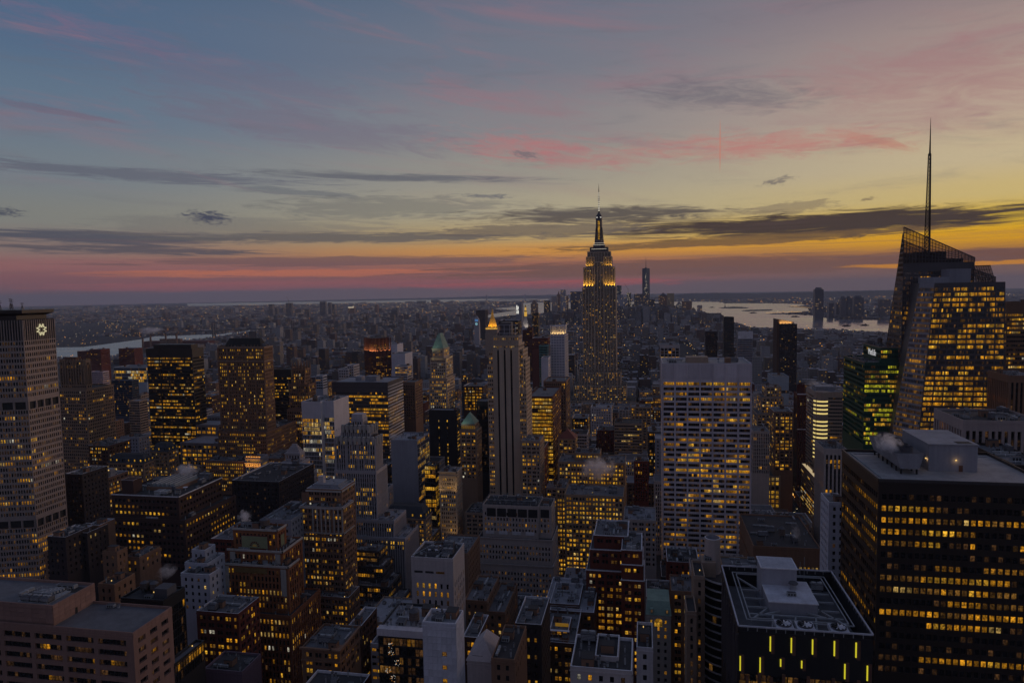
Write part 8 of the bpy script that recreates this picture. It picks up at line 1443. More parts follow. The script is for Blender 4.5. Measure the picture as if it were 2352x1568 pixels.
def make_threepark():
    c = (-513., 1285.); r = 27.
    pts = [(c[0]-r, c[1]), (c[0]-6, c[1]-r*.95), (c[0]+6+r*.0, c[1]-r*.95), (c[0]+r, c[1]), (c[0], c[1]+r)]
    zt = 164.
    th = poly_tower('office_tower', 'dark red tower set cornerwise with a gold lit crown', 'office tower', [(pts, 0, 141), ([(c[0]+(x-c[0])*.9, c[1]+(y-c[1])*.9) for x, y in pts], 140, zt)], 'parkstrip', .35, 'dark_red', 'roof_dark', 85, 31)
    for i, (x, y) in enumerate(pts[:4]):
        x2, y2 = pts[i+1]
        for k in range(4):
            f = (k+.02)/4; xx, yy = x+(x2-x)*f, y+(y2-y)*f; q = Q(); q.bar((xx,yy,100), (xx,yy,zt+.5), 1.6, 'dark_red', (1,0,0)); th.part('pier', q)
            if i < 3:
                f = (k+.5)/4; xx, yy = x+(x2-x)*f, y+(y2-y)*f; tx, ty = c[0]+(xx-c[0])*.9, c[1]+(yy-c[1])*.9
                spot(th, (c[0]+(xx-c[0])*1.12, c[1]+(yy-c[1])*1.12, 138), (tx, ty, 154), (1.,.78,.3), 14000*FLOOD, .5, 110)
make_threepark()

def make_pyramids():
    # gilded octagonal pyramid
    x, y = PXY['nylife']; th = Thing('skyscraper', (x, y, 0), 'glowing gold pyramid roof on a tan tower, left of the tall black striped tower', 'skyscraper')
    zb = 147.; q = Q(); q.box(x-16, x+16, y-16, y+16, 0, zb, 'tan_stone'); q.box(x-18, x+18, y-18, y+18, 0, zb-14, 'tan_stone'); th.part('wall', q)
    q = Q(); q.frustum(x, y, zb, zb+36, 14.5, 3.6, 8, 'gold', rot=.39); th.part('pyramid_roof', q)
    q = Q(); q.frustum(x, y, zb+36, zb+44, 3.4, 3., 8, 'gold'); q.frustum(x, y, zb+44, zb+57, 3.2, .1, 8, 'gold', cap=False); th.part('lantern', q)
    for sx_ in (-1, 1): 
        for sy_ in (-1, 1): q = Q(); q.frustum(x+sx_*14, y+sy_*14, zb, zb+9, 1.8, .1, 6, 'gold', cap=False); th.part('pinnacle', q)
    O = (1., .55, .06)
    for a in np.linspace(-2.9, -.2, 7): spot(th, (x+20*math.cos(a), y+20*math.sin(a), zb+.5), (x+5*math.cos(a), y+5*math.sin(a), zb+26), O, 26000*FLOOD, 1., 90)
    th.box('lit_parapet', x-16.5, x+16.5, y-16.6, y-16.1, zb-2, zb+1.5, 'glow_gold')
    # clock tower with pale pyramid and gold lantern
    x, y = PXY['clock']; th = Thing('skyscraper', (x, y, 0), 'slim pale tower with white pyramid roof and a gold lantern on top', 'skyscraper')
    q = Q(); q.box(x-12, x+12, y-12, y+12, 0, 128, 'pale_stone2'); th.part('wall', q); q = Q(); q.frustum(x, y, 128, 170, 15.5, 4.2, 4, 'pale_stone2', rot=.785); th.part('pyramid_roof', q)
    q = Q(); q.frustum(x, y, 170, 184, 4.6, 4.2, 8, 'glow_gold'); q.frustum(x, y, 184, 188, 5.4, 3.6, 8, 'gold'); q.frustum(x, y, 188, 198, 3., 2.6, 8, 'glow_gold'); q.frustum(x, y, 198, 207, 2.8, .1, 8, 'gold', cap=False); th.part('lantern', q)
    spot(th, (x+4, y-22, 132), (x+3, y-6, 150), (1.,.9,.7), 26000*FLOOD, 1., 80); spot(th, (x+24, y, 132), (x+6, y, 150), (1.,.9,.7), 40000*FLOOD, 1., 80)
    # tower with a blue lit top and a clock face
    x, y = PXY['coned']; th = Thing('office_tower', (x, y, 0), 'pale tower with blue lit top and a glowing clock face', 'office tower')
    q = Q(); q.box(x-11, x+11, y-11, y+11, 0, 122, 'pale_stone2'); q.box(x-9, x+9, y-9, y+9, 122, 133, 'pale_stone2'); th.part('wall', q); q = Q(); q.frustum(x, y, 133, 147, 11, 2, 4, 'pale_stone2', rot=.785); th.part('roof', q)
    q = Q(); P = lambda a, r: (x+r*math.cos(a), y-11.3, 112+r*math.sin(a))
    for i in range(12): a, b_ = i*math.pi/6, (i+1)*math.pi/6; q.add([[P(a,3.2), P(b_,3.2), P(b_,5), P(a,5)]], 'glow_clock')
    q.bar((x,y-11.4,112), (x,y-11.4,115.5), .8, 'glow_clock'); q.bar((x,y-11.4,112), (x-2,y-11.4,110.5), .8, 'glow_clock'); th.part('clock_face', q)
    for k in (-5, 0, 5): th.box('blue_light', x+k-.9, x+k+.9, y-9.4, y-9.05, 123, 132, 'glow_blue')
glow('glow_clock', (.35,.75,.85), .8)
make_pyramids()

def make_skyline():
    for d in SKY_TOWERS:
        x0, x1, y0, y1, z = d['b']; th = Thing(d['name'], ((x0+x1)/2, (y0+y1)/2, 0), d['label'], d['cat'], d['group']); cx, cyy = (x0+x1)/2, (y0+y1)/2; rng = np.random.default_rng(int(abs(x0)))
        k = d['k']; q = Q(); wm = d['mat']; zz = z
        if k == 'spire': zz = z*.8
        if k == 'steps': zz = z*.86
        if k == 'wtc':
            q = Q(); h0, z0_, z1_ = (x1-x0)/2, 57., z; b = [(cx-h0,y0),(cx+h0,y0),(cx+h0,y1),(cx-h0,y1)]; t = [(cx,y0),(cx+h0,cyy),(cx,y1),(cx-h0,cyy)]
            q.box(x0, x1, y0, y1, 0, z0_, wm)
            for i in range(4):
                a, b_ = b[i], b[(i+1)%4]; q.add([[(*a,z0_),(*b_,z0_),(*t[i],z1_),(*t[i],z1_)], [(*b_,z0_),(*t[(i+1)%4],z1_),(*t[i],z1_),(*t[i],z1_)]], wm)
            q.add([[(*t[0],z1_),(*t[1],z1_),(*t[2],z1_),(*t[3],z1_)]], wm); th.part('wall', q)
            q = Q(); q.frustum(cx, cyy, z1_, z1_+8, 9, 9, 12, 'dark_steel'); q.frustum(cx, cyy, z1_+8, d['tip'], 2.4, .8, 6, 'dark_steel'); th.part('spire', q)
            q = Q()
            for i in range(60):
                zz = rng.uniform(60, z1_-20); f = (zz-57)/(z1_-57); xx = cx + rng.uniform(-.9, .9)*h0*(1-f); q.add([[(xx-1.6,y0-1,zz),(xx+1.6,y0-1,zz),(xx+1.6,y0-1,zz+3.4),(xx-1.6,y0-1,zz+3.4)]], 'glow_far2')
            tag(th.part('window', q), kind='stuff'); continue
        q.box(x0, x1, y0, y1, 0, zz, wm)
        if k == 'steps': q.box(x0+(x1-x0)*.2, x1-(x1-x0)*.2, y0+3, y1-3, zz, z*.94, wm); q.box(x0+(x1-x0)*.35, x1-(x1-x0)*.35, y0+5, y1-5, z*.94, z, wm)
        th.part('wall', q)
        if k == 'spire': q = Q(); q.box(x0+(x1-x0)*.15, x1-(x1-x0)*.15, y0+2, y1-2, zz, z*.88, wm); q.frustum(cx, cyy, z*.88, z, (x1-x0)*.32, .4, 4, wm, rot=.785, cap=False); th.part('spire', q)
        if k == 'pyr': q = Q(); q.frustum(cx, cyy, z, z+(x1-x0)*.35, (x1-x0)*.6, .5, 4, 'slate', rot=.785, cap=False); th.part('pyramid_roof', q)
        if k == 'round': q = Q(); q.frustum(cx, cyy, z, z+14, (x1-x0)*.48, (x1-x0)*.34, 12, wm, sy=(y1-y0)/(x1-x0)); th.part('rounded_top', q)
        if k == 'dome': th.box('lit_dome', x0+4, x1-4, y0-1, y0-.2, z-12, z+1, 'glow_far2'); q = Q(); q.frustum(cx, cyy, z, z+12, (x1-x0)*.4, 2, 10, 'copper'); th.part('dome', q)
        if k == 'cranes':
            q = Q(); q.bar((cx-6,cyy,z), (cx-6,cyy,z+35), 2.2, 'rust'); q.bar((cx-6,cyy,z+25), (cx-34,cyy,z+75), 1.8, 'rust'); th.part('tower_crane', q)
        n = d.get('n', 14); q = Q(); w_, h_ = d.get('ws', (3.2, 3.0)); nx, nz = max(2, int((x1-x0)/(w_*1.7))), max(3, int(zz/(h_*1.9)))
        for i in range(nx):
            for j in range(nz):
                if rng.random() < d.get('p', .06): xx, z_ = x0+(i+.5)*(x1-x0)/nx, 30+(j+.5)*(zz-32)/nz; q.add([[(xx-w_/2,y0-1,z_),(xx+w_/2,y0-1,z_),(xx+w_/2,y0-1,z_+h_),(xx-w_/2,y0-1,z_+h_)]], d.get('g', 'glow_far'))
        o = th.part('window', q)
        if o: tag(o, kind='stuff')
make_skyline()
# ------------------------------------------------------------------ the setting: ground, water, far land
def sheet(name, pts, z, mat, kind='structure'):
    me = bpy.data.meshes.new(name); me.from_pydata([(x, y, z) for x, y in pts], [], [list(range(len(pts)))]); me.update()
    if me.polygons[0].normal.z < 0: me.flip_normals()
    me.materials.append(MAT[mat]); o = bpy.data.objects.new(name, me); COL.objects.link(o); return tag(o, kind=kind)
RW = 32000.
sheet('ground', [(RW*math.cos(a), RW*math.sin(a)) for a in np.linspace(0, 2*math.pi, 97)[:-1]], 0., 'land')
sheet('harbour_water', BAY, .6, 'water'); sheet('river_water', EAST, .6, 'water'); sheet('sea_water', SEA, .6, 'water')
sheet('avenue', [(141, -50), (171, -50), (171, 3200), (141, 3200)], .01, 'asphalt')
sheet('avenue', [(-176, -50), (-146, -50), (-146, 3200), (-176, 3200)], .01, 'asphalt')
q = Q()
for i, x in enumerate((145.5, 152, 158.5, 165)):
    for k in range(60): q.add([[(x-.08+2.2, 640+k*5., .02), (x+.08+2.2, 640+k*5., .02), (x+.08+2.2, 642.5+k*5., .02), (x-.08+2.2, 642.5+k*5., .02)]], 'coping')
tag(q.build('lane_markings'), kind='structure')
q = Q(); 
for (a, b_) in ((136, 141), (171, 176)): q.box(a, b_, -50, 1300, 0, .13, 'pavement')
tag(q.build('pavement'), kind='structure')
def land(name, pts, h, mat='hill'):
    q = Q(); n = len(pts); c = np.mean(np.array(pts), 0)
    for k in range(n):
        a, b_ = pts[k], pts[(k+1) % n]; q.add([[(*a,0),(*b_,0),(*b_,1.5),(*a,1.5)], [(*a,1.5),(*b_,1.5),(c[0],c[1],h),(c[0],c[1],h)]], mat)
    o = q.build(name); return tag(o, kind='structure')
for i, p in enumerate(ISLES): land('island', p, 9)
for Y, pts in HILLS[:2]:
    q = Q(); rr = random.Random(Y)
    P = []
    for (x0, z0), (x1, z1) in zip(pts[:-1], pts[1:]):
        for i in range(12): f = i/12; P.append((x0+(x1-x0)*f, z0+(z1-z0)*f + rr.uniform(-5, 5)))
    for (x0, z0), (x1, z1) in zip(P[:-1], P[1:]):
        z0, z1 = max(4, z0), max(4, z1); q.add([[(x0,Y-1400,0),(x1,Y-1400,0),(x1,Y-500,z1*.6),(x0,Y-500,z0*.6)], [(x0,Y-500,z0*.6),(x1,Y-500,z1*.6),(x1,Y,z1),(x0,Y,z0)], [(x0,Y,z0),(x1,Y,z1),(x1,Y+2500,0),(x0,Y+2500,0)]], 'hill')
    tag(q.build('hills'), kind='structure')
# ------------------------------------------------------------------ the low city that runs to the horizon
def inside(px_, py_, poly):
    poly = np.array(poly); x, y = px_, py_; c = np.zeros(len(x), bool); j = len(poly)-1
    for i in range(len(poly)):
        xi, yi = poly[i]; xj, yj = poly[j]
        c ^= ((yi > y) != (yj > y)) & (x < (xj-xi)*(y-yi)/(yj-yi+1e-9)+xi); j = i
    return c
m, t, b = newmat('city_wall'); E.nt = t
uv = t.nodes.new('ShaderNodeUVMap'); s_ = t.nodes.new('ShaderNodeSeparateXYZ'); t.links.new(uv.outputs[0], s_.inputs[0]); r1, r2 = E(s_.outputs[0]), E(s_.outputs[1])
tc = t.nodes.new('ShaderNodeTexCoord'); s2 = t.nodes.new('ShaderNodeSeparateXYZ'); t.links.new(tc.outputs['Object'], s2.inputs[0]); X, Y, Z = (E(s2.outputs[i]) for i in range(3))
wz = E.m('GREATER_THAN', E.m('FRACT', Z/3.5), .5); wx = E.m('GREATER_THAN', E.m('FRACT', (X+Y)/3.2), .5)
c = eramp(r1, [(0., (.07,.05,.045)), (.2, (.16,.095,.075)), (.4, (.2,.155,.125)), (.6, (.27,.235,.21)), (.8, (.42,.4,.4)), (1., (.13,.125,.13))])
c = emix(wz*wx*.75, c, (.02,.02,.024)); t.links.new(c.k, b.inputs['Base Color']); b.inputs['Roughness'].default_value = .85
m, t, b = newmat('city_roof'); E.nt = t
uv = t.nodes.new('ShaderNodeUVMap'); s_ = t.nodes.new('ShaderNodeSeparateXYZ'); t.links.new(uv.outputs[0], s_.inputs[0])
c = eramp(E(s_.outputs[1]), [(0., (.05,.05,.055)), (.5, (.17,.17,.19)), (.8, (.28,.28,.31)), (1., (.42,.42,.46))]); t.links.new(c.k, b.inputs['Base Color']); b.inputs['Roughness'].default_value = .9
FOOT = [(t[0]-3, t[1]+3, t[2]-3, t[3]+3) for d in HEROES for t in d['T']] + [(-150,-12,1255,1325), (-545,-480,1240,1320)] + [(t[0]-2, t[1]+2, t[2]-2, t[3]+2) for d in FILL for t in d['T']] + [(d['b'][0]-3, d['b'][1]+3, d['b'][2]-3, d['b'][3]+3) for d in SKY_TOWERS] + [(p[0]-20, p[0]+20, p[1]-20, p[1]+20) for p in PXY.values()]
def mass(name, rng, x0, x1, y0, y1, step, hfun, size, plit, wsz, lits, skip=.0):
    nx, ny = int((x1-x0)/step), int((y1-y0)/step)
    gx, gy = np.meshgrid(x0+(np.arange(nx)+.5)*step, y0+(np.arange(ny)+.5)*step); gx = gx.ravel()+rng.uniform(-.12, .12, nx*ny)*step; gy = gy.ravel()+rng.uniform(-.12, .12, nx*ny)*step
    az = np.degrees(np.arctan2(gx, gy))+YAW; k = (np.abs(az) < 39) & ~inside(gx, gy, BAY) & ~inside(gx, gy, EAST) & ~inside(gx, gy, SEA) & (rng.random(len(gx)) > skip)
    gx, gy = gx[k], gy[k]
    w_ = rng.uniform(*size, len(gx))*step; d_ = rng.uniform(*size, len(gx))*step; h = hfun(gx, gy, rng)
    A = np.stack([gx-w_/2, gx+w_/2, gy-d_/2, gy+d_/2], 1)
    keep = np.ones(len(A), bool)
    for f in FOOT:
        keep &= ~((A[:,0] < f[1]) & (A[:,1] > f[0]) & (A[:,2] < f[3]) & (A[:,3] > f[2]))
    keep &= ~((A[:,0] < 172) & (A[:,1] > 140) & (A[:,2] < 3200)) & ~((A[:,0] < -146) & (A[:,1] > -176) & (A[:,2] < 3200))
    A, h, gx, gy = A[keep], h[keep], gx[keep], gy[keep]
    for f in (.35, .7, 1.):                                        # nothing tall along the shore
        for _ in range(3):
            k_ = CAM_H/(CAM_H-np.minimum(h*f, 200)); hit = (inside(gx*k_, gy*k_, BAY) | inside(gx*k_, gy*k_, EAST)) & ~((np.abs(gx+150) < 700) & (gy > 4700)); h = np.where(hit, np.maximum(5, h*.5), h)
    n = len(A); a, b_, c, e = A.T; z = np.zeros(n)
    V = lambda x, y, zz: np.stack([x, y, zz], 1)
    q = Q(); r = np.repeat(rng.random((n, 1, 2)), 4, 1)
    q.add(np.stack([V(a,c,z), V(b_,c,z), V(b_,c,h), V(a,c,h)], 1), 'city_wall', r)
    q.add(np.stack([V(b_,c,z), V(b_,e,z), V(b_,e,h), V(b_,c,h)], 1), 'city_wall', r)
    q.add(np.stack([V(a,e,z), V(a,c,z), V(a,c,h), V(a,e,h)], 1), 'city_wall', r)
    q.add(np.stack([V(a,c,h), V(b_,c,h), V(b_,e,h), V(a,e,h)], 1), 'city_roof', r)
    m_ = rng.random(n) < .5                                        # stair houses and tanks
    bw = (b_-a)*.3; ax = a+(b_-a)*rng.uniform(.1, .6, n); cy_ = c+(e-c)*rng.uniform(.1, .6, n); hh = h+rng.uniform(2.5, 6, n)
    for (P0, P1, P2, P3) in ((V(ax,cy_,h), V(ax+bw,cy_,h), V(ax+bw,cy_,hh), V(ax,cy_,hh)), (V(ax+bw,cy_,h), V(ax+bw,cy_+bw,h), V(ax+bw,cy_+bw,hh), V(ax+bw,cy_,hh)), (V(ax,cy_+bw,h), V(ax,cy_,h), V(ax,cy_,hh), V(ax,cy_+bw,hh)), (V(ax,cy_,hh), V(ax+bw,cy_,hh), V(ax+bw,cy_+bw,hh), V(ax,cy_+bw,hh))):
        q.add(np.stack([P0, P1, P2, P3], 1)[m_], 'city_wall', r[m_])
    # lit windows
    cnt = rng.poisson(plit*h/10., n); idx = np.repeat(np.arange(n), cnt); N = len(idx)
    if N:
        side = rng.random(N) < .3; zz = 4 + np.floor(rng.random(N)*(h[idx]-7)/3.6)*3.6; zz = np.maximum(zz, 3); ww = wsz*rng.uniform(.6, 1.3, N); wh = wsz*rng.uniform(.6, 1.1, N)
        xx = a[idx]+(b_-a)[idx]*rng.uniform(.06, .85, N); yf = c[idx]-.08
        Fq = np.stack([V(xx,yf,zz), V(xx+ww,yf,zz), V(xx+ww,yf,zz+wh), V(xx,yf,zz+wh)], 1)
        sgn = np.where(gx[idx] < 0, 1, 0); xs = np.where(sgn == 1, b_[idx]+.08, a[idx]-.08); ys = c[idx]+(e-c)[idx]*rng.uniform(.06, .85, N)
        Sq = np.stack([V(xs,ys,zz), V(xs,ys+ww,zz), V(xs,ys+ww,zz+wh), V(xs,ys,zz+wh)], 1)
        al = np.where(side[:,None,None], Sq, Fq); ml = [lits[i] for i in rng.integers(0, len(lits), N)]
        q.add(al, ml)
    return tag(q.build(name), kind='stuff', label=None)
rng = np.random.default_rng(77)
def h_mid(x, y, g):
    h = g.uniform(14, 34, len(x)); t_ = g.random(len(x)); h = np.where(t_ > .82, g.uniform(34, 62, len(x)), h); h = np.where(t_ > .965, g.uniform(60, 95, len(x)), h); return np.minimum(h, np.where(y < 1600, 48, 95))
def h_low(x, y, g):
    h = g.uniform(10, 22, len(x)); t_ = g.random(len(x)); h = np.where(t_ > .9, g.uniform(22, 45, len(x)), h); h = np.where(t_ > .975, g.uniform(45, 75, len(x)), h)
    dt = (np.abs(x+150) < 900) & (y > 4700) & (y < 6300); return np.where(dt, g.uniform(30, 130, len(x))*np.clip(1.25-np.abs(x+150)/900., .2, 1), h)
def h_far(x, y, g):
    h = g.uniform(6, 16, len(x)); t_ = g.random(len(x)); h = np.where(t_ > .93, g.uniform(16, 40, len(x)), h); return np.where(t_ > .992, g.uniform(45, 80, len(x)), h)
NEARL = ['lit_amber','lit_gold','lit_pale','lit_orange','lit_dim','lit_dim']; FARL = ['glow_far','glow_far','glow_far2','lit_dim']
mass('low_city_blocks', rng, -1500, 1500, 1330, 2300, 27., h_mid, (.62, .98), 1.5, 2.0, NEARL)
mass('low_city_blocks', rng, -2700, 1900, 2300, 4000, 34., h_low, (.6, .98), .9, 2.2, NEARL)
mass('low_city_blocks', rng, -3600, 2400, 4000, 6300, 46., h_low, (.55, .97), .55, 2.8, FARL)
mass('low_city_blocks', rng, -1500, -380, 640, 1330, 30., lambda x, y, g: g.uniform(14, 50, len(x)), (.6, .97), 1.2, 1.8, NEARL)
mass('low_city_blocks', rng, 180, 900, 780, 1330, 30., lambda x, y, g: g.uniform(14, 45, len(x)), (.6, .97), 1.4, 1.8, NEARL)
mass('low_city_blocks', rng, -380, 140, 820, 1240, 24., lambda x, y, g: g.uniform(14, 40, len(x)), (.6, .97), 1.4, 1.8, NEARL)
mass('far_houses', rng, -8200, 5200, 6300, 10500, 95., h_far, (.4, .95), .5, 3.6, FARL, .1)
mass('far_houses', rng, -13500, 9000, 10500, 17500, 210., h_far, (.3, .9), .8, 6.0, FARL, .2)
# street and dock lamps scattered over the far shores: countless points
q = Q(); n = 7000; Yr = 2200*np.exp(rng.random(n)*2.1); az = R(-YAW)+np.radians(rng.uniform(-38, 38, n)); Xr = Yr*np.tan(az)
k = ~inside(Xr, Yr, BAY) & ~inside(Xr, Yr, EAST) & ~inside(Xr, Yr, SEA); k &= rng.random(n) < np.where(Yr > 6000, .55, .8); Xr, Yr = Xr[k], Yr[k]; s_ = Yr*.00028*rng.uniform(.5, 1.5, len(Xr))+.3; zz = rng.uniform(8, 20, len(Xr))
V = lambda x, y, z: np.stack([x, y, z], 1)
q.add(np.stack([V(Xr-s_,Yr,zz), V(Xr+s_,Yr,zz), V(Xr+s_,Yr,zz+2*s_), V(Xr-s_,Yr,zz+2*s_)], 1), [['glow_far','glow_far','glow_far2','glow_orange'][i] for i in rng.integers(0, 4, len(Xr))])
tag(q.build('distant_lamps'), kind='stuff')
q = Q()                                                            # lamps along the far quay and pier
for i in range(46): f = i/45; x = ISL_Q[0][0]+(ISL_Q[1][0]-ISL_Q[0][0])*f; y = ISL_Q[0][1]+(ISL_Q[1][1]-ISL_Q[0][1])*f; q.box(x-2.5, x+2.5, y, y+1, 6, 10, 'glow_far')
for i in range(30): f = i/29; x = ISL_Q[2][0]+(ISL_Q[3][0]-ISL_Q[2][0])*f; y = ISL_Q[2][1]+(ISL_Q[3][1]-ISL_Q[2][1])*f + 260*math.sin(f*3.1); q.box(x-2.5, x+2.5, y, y+1, 6, 10, 'glow_far')
tag(q.build('quay_lamps'), kind='stuff')
# ------------------------------------------------------------------ bridges, chimneys, boats, statue
def susp(name, label, towers, wid, deck, deckz, mat):
    th = Thing(name, (towers[0][0], towers[0][1], 0), label, 'bridge')
    for (x, y, zt) in towers:
        q = Q()
        for s in (-1, 1): q.box(x-wid*.35, x+wid*.35, y+s*wid-wid*.3, y+s*wid+wid*.3, 0, zt, mat)
        q.box(x-wid*.3, x+wid*.3, y-wid, y+wid, zt-wid, zt-wid*.3, mat); q.box(x-wid*.3, x+wid*.3, y-wid, y+wid, zt*.55, zt*.6, mat); th.part('bridge_tower', q)
    q = Q()
    for a, b_ in zip(deck[:-1], deck[1:]): q.bar(a, b_, wid*.55, mat)
    th.part('deck', q)
    for a, b_, sag in deckz:
        q = Q(); n = 14; pts = [(a[0]+(b_[0]-a[0])*i/n, a[1]+(b_[1]-a[1])*i/n, a[2]+(b_[2]-a[2])*i/n - sag*4*(i/n)*(1-i/n)) for i in range(n+1)]
        for p0, p1 in zip(pts[:-1], pts[1:]): q.bar(p0, p1, wid*.1, mat)
        th.part('cable', q)
x, y, zt, zd = WB
susp('suspension_bridge', 'dark steel suspension bridge with square tower crossing the river, above the black tower', [(x, y, zt), (x+330, y+330, zt-6)], 11, [(WBE[0], WBE[1], zd), (x, y, zd+4), (x+330, y+330, zd+2), (x+900, y+700, zd-12)],
     [((WBE[0], WBE[1], zd), (x, y, zt), 14), ((x, y, zt), (x+330, y+330, zt-6), 45), ((x+330, y+330, zt-6), (x+900, y+700, zd-8), 8)], 'dark_steel')
(a, b_) = VZ
susp('suspension_bridge', 'faint twin towered suspension bridge on the horizon in front of the sea', [(a[0], a[1], a[2]), (b_[0], b_[1], b_[2])], 26, [tuple(p) for p in VZD], [((a[0], a[1], a[2]), (b_[0], b_[1], b_[2]), 108), (tuple(VZD[0]), (a[0], a[1], a[2]), 20), ((b_[0], b_[1], b_[2]), tuple(VZD[4]), 20)], 'grey_panel')
CL = ['leftmost tall power station chimney by the river', 'second power station chimney from the left, by the river', 'third power station chimney from the left, steaming', 'rightmost power station chimney, nearest the bridge']
for (x, y, z), lb in zip(CHIMNEYS, CL):
    q = Q(); q.frustum(x, y, 0, z, 5.2, 4.0, 14, 'brown_stone'); q.frustum(x, y, z-4, z+.5, 4.4, 4.4, 14, 'sooty'); tag(q.build('chimney_stack'), lb, 'chimney', 'power station chimneys')
q = Q(); x = CHIMNEYS[1][0]; q.box(x-60, x+280, 2925, 2980, 0, 42, 'red_brick'); q.box(x+40, x+150, 2910, 2925, 0, 55, 'brown_stone'); tag(q.build('power_station'), 'broad brick power station hall below four chimneys', 'power station')
x, y, z = STATUE; s = z/93.
th = Thing('statue', (x, y, 0), 'tiny green robed statue with raised torch on a stone pedestal, on a harbour island', 'statue')
q = Q(); q.frustum(x, y, 2, 22*s, 26*s, 16*s, 4, 'brown_stone', rot=.785); q.frustum(x, y, 22*s, 47*s, 9*s, 7*s, 4, 'tan_stone', rot=.785); th.part('pedestal', q)
q = Q(); q.frustum(x, y, 47*s, 76*s, 5.5*s, 3.6*s, 10, 'copper'); q.frustum(x, y, 76*s, 83*s, 2.4*s, 2.2*s, 10, 'copper'); q.bar((x-3*s,y,74*s), (x-5*s,y,90*s), 2.2*s, 'copper'); q.frustum(x-5*s, y, 90*s, 93*s, 1.6*s, .4*s, 8, 'glow_warm'); th.part('figure', q)
BL = ['small dark ferry crossing the river below the far towers', 'second small ferry, nearer the crystal tower', 'tiny boat mid river, above the slant topped tower', 'speck of a boat near the far harbour shore', 'tiny boat off the pier with lamps']
for (x, y), lb in zip(BOATS, BL):
    th = Thing('ferry_boat', (x, y, 0), lb, 'boat', 'boats on the harbour'); L = 42 if y < 5500 else 60
    q = Q(); q.add([[(x-L/2,y-5,.6),(x+L/2,y-5,.6),(x+L/2+6,y-5,5),(x-L/2-3,y-5,5)], [(x+L/2,y-5,.6),(x+L/2,y+5,.6),(x+L/2+6,y,5),(x+L/2+6,y-5,5)], [(x-L/2,y+5,.6),(x-L/2,y-5,.6),(x-L/2-3,y-5,5),(x-L/2-3,y+5,5)], [(x-L/2-3,y-5,5),(x+L/2+6,y-5,5),(x+L/2+6,y+5,5),(x-L/2-3,y+5,5)], [(x+L/2,y+5,.6),(x-L/2,y+5,.6),(x-L/2-3,y+5,5),(x+L/2+6,y+5,5)]], 'sooty'); th.part('hull', q)
    th.box('cabin', x-L*.36, x+L*.3, y-4, y+4, 5, 9.5, 'brown_stone'); th.box('wheelhouse', x+L*.05, x+L*.2, y-2.5, y+2.5, 9.5, 12.5, 'brown_stone')
# ------------------------------------------------------------------ traffic on the avenue, headlights towards the camera
def make_car(paint):
    th = Thing('car', (0,0,0), '', 'car', 'cars queuing on the avenue'); q = Q()
    q.box(-.9, .9, -2.25, 2.25, .35, .85, paint, True); th.part('body', q)
    q = Q(); q.add([[(-.8,-1.1,.85),(.8,-1.1,.85),(.66,-.5,1.42),(-.66,-.5,1.42)], [(.8,-1.1,.85),(.8,1.8,.85),(.66,1.2,1.42),(.66,-.5,1.42)], [(.8,1.8,.85),(-.8,1.8,.85),(-.66,1.2,1.42),(.66,1.2,1.42)], [(-.8,1.8,.85),(-.8,-1.1,.85),(-.66,-.5,1.42),(-.66,1.2,1.42)]], 'glass_dark'); q.add([[(-.66,-.5,1.42),(.66,-.5,1.42),(.66,1.2,1.42),(-.66,1.2,1.42)]], paint); th.part('cabin', q)
    for s in (-1, 1):
        q = Q(); q.box(s*.62-.22, s*.62+.22, -2.3, -2.24, .5, .84, 'glow_head'); th.part('headlight', q)
        for yy in (-1.4, 1.4):
            q = Q(); q.frustum(0, 0, -.1, .1, .34, .34, 10, 'sooty'); o = q.build('wheel', th.o); o.rotation_euler = (0, math.pi/2, 0); o.location = (s*.88, yy, .34)
    return th.o
protos = [make_car(p) for p in ('car_black', 'car_yellow', 'car_silver', 'car_white')]
rc = random.Random(12); used_proto = set(); cars = []; words_ = ['black', 'yellow', 'silver', 'white']
for lane, x in enumerate((145.2, 150.6, 156., 161.4, 166.8)):
    y = 712 + rc.uniform(0, 8)
    while y < 1010:
        cars.append((x+rc.uniform(-.5, .5), y, rc.choice((0, 0, 1, 1, 2, 3)))); y += rc.uniform(9, 20) if y < 800 else rc.uniform(20, 40)
lanes = {145.2: 'first', 150.6: 'second', 156.: 'third', 161.4: 'fourth', 166.8: 'fifth'}
for (x, y, k) in cars:
    p = protos[k]
    if k not in used_proto: used_proto.add(k); o = p
    else:
        o = p.copy(); COL.objects.link(o)
        for ch in p.children: c_ = ch.copy(); COL.objects.link(c_); c_.parent = o
    o.location = (x, y, 0); o['label'] = f"{words_[k]} car with headlights on, queuing on the avenue by the glowing loft"
for k, p in enumerate(protos):
    if k not in used_proto:
        for ch in list(p.children): bpy.data.objects.remove(ch)
        bpy.data.objects.remove(p)
q = Q(); rr = random.Random(3)                                      # shop fronts and signs low on the avenue walls
for i in range(70):
    y = 690+rr.random()*520; s = rr.choice((135.4, 171.8)); q.box(s-.15, s+.15, y, y+rr.uniform(1.5, 5), 3, 3+rr.uniform(.8, 3.2), rr.choice(('glow_warm','glow_white','glow_orange','glow_red','glow_green','glow_warm')))
tag(q.build('shop_lights'), kind='stuff')
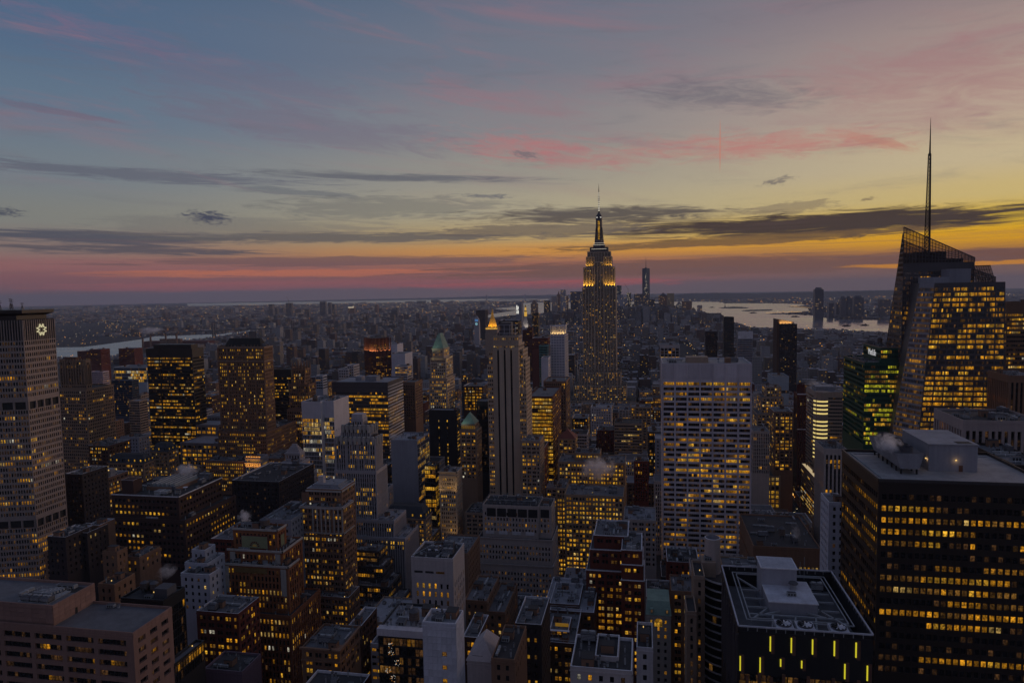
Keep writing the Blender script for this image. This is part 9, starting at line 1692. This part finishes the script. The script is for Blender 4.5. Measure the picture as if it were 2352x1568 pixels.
# ------------------------------------------------------------------ steam
def steam(x, y, z, sx, sy, sz, dens, seed, drift=0.):
    q = Q(); n, mm = 14, 9; V = []
    for j in range(mm+1):
        th_ = math.pi*j/mm
        V.append([(x+sx*math.sin(th_)*math.cos(2*math.pi*i/n)+drift*math.cos(th_)*sz, y+sy*math.sin(th_)*math.sin(2*math.pi*i/n), z-sz*math.cos(th_)) for i in range(n)])
    for j in range(mm):
        for i in range(n): q.add([[V[j][i], V[j][(i+1)%n], V[j+1][(i+1)%n], V[j+1][i]]], 'steam%d' % seed)
    m = bpy.data.materials.new('steam%d' % seed); m.use_nodes = True; MAT['steam%d' % seed] = m; t = m.node_tree; E.nt = t
    t.nodes.remove(t.nodes['Principled BSDF']); pv = t.nodes.new('ShaderNodeVolumePrincipled'); t.links.new(pv.outputs[0], t.nodes['Material Output'].inputs['Volume'])
    tc = t.nodes.new('ShaderNodeTexCoord'); s_ = t.nodes.new('ShaderNodeSeparateXYZ'); t.links.new(tc.outputs['Generated'], s_.inputs[0]); gx, gy, gz = (E(s_.outputs[i]) for i in range(3))
    rad = E.m('SQRT', E.m('POWER', (gx-.5)*2., 2.) + E.m('POWER', (gy-.5)*2., 2.) + E.m('POWER', (gz-.5)*2., 2.))
    nz = enoise(exyz(gx*2.6+seed, gy*2.2, gz*2.6*max(.5, sz/sx)), 1.5, 6., .66, 1.)
    d = esm(nz - rad*.34, .2, .5)*dens*.45; t.links.new(d.k, pv.inputs['Density']); pv.inputs['Color'].default_value = (.99,.975,.98,1); pv.inputs['Anisotropy'].default_value = .2
    t.links.new((d*STEAMGLOW).k, pv.inputs['Emission Strength']); pv.inputs['Emission Color'].default_value = (.8,.74,.76,1)
    o = q.build('steam_plume', uvs=False); o.data.materials.clear(); o.data.materials.append(m)
    bm = None
    return tag(o, kind='stuff')
for i, s in enumerate(STEAM): steam(*s[:7], i, s[7] if len(s) > 7 else 0.)
# ------------------------------------------------------------------ the air
q = Q(); e_ = 33000.
q.box(-e_, e_, -e_, e_, -1.0, 470., 'asphalt', True)
m = bpy.data.materials.new('haze'); m.use_nodes = True; t = m.node_tree; t.nodes.remove(t.nodes['Principled BSDF'])
pv = t.nodes.new('ShaderNodeVolumePrincipled'); pv.inputs['Density'].default_value = HAZE; pv.inputs['Color'].default_value = (.74,.83,1.,1); pv.inputs['Anisotropy'].default_value = 0.
t.links.new(pv.outputs[0], t.nodes['Material Output'].inputs['Volume'])
o = q.build('haze', uvs=False); o.data.materials.clear(); o.data.materials.append(m); tag(o, kind='stuff'); o.data.flip_normals() if False else None
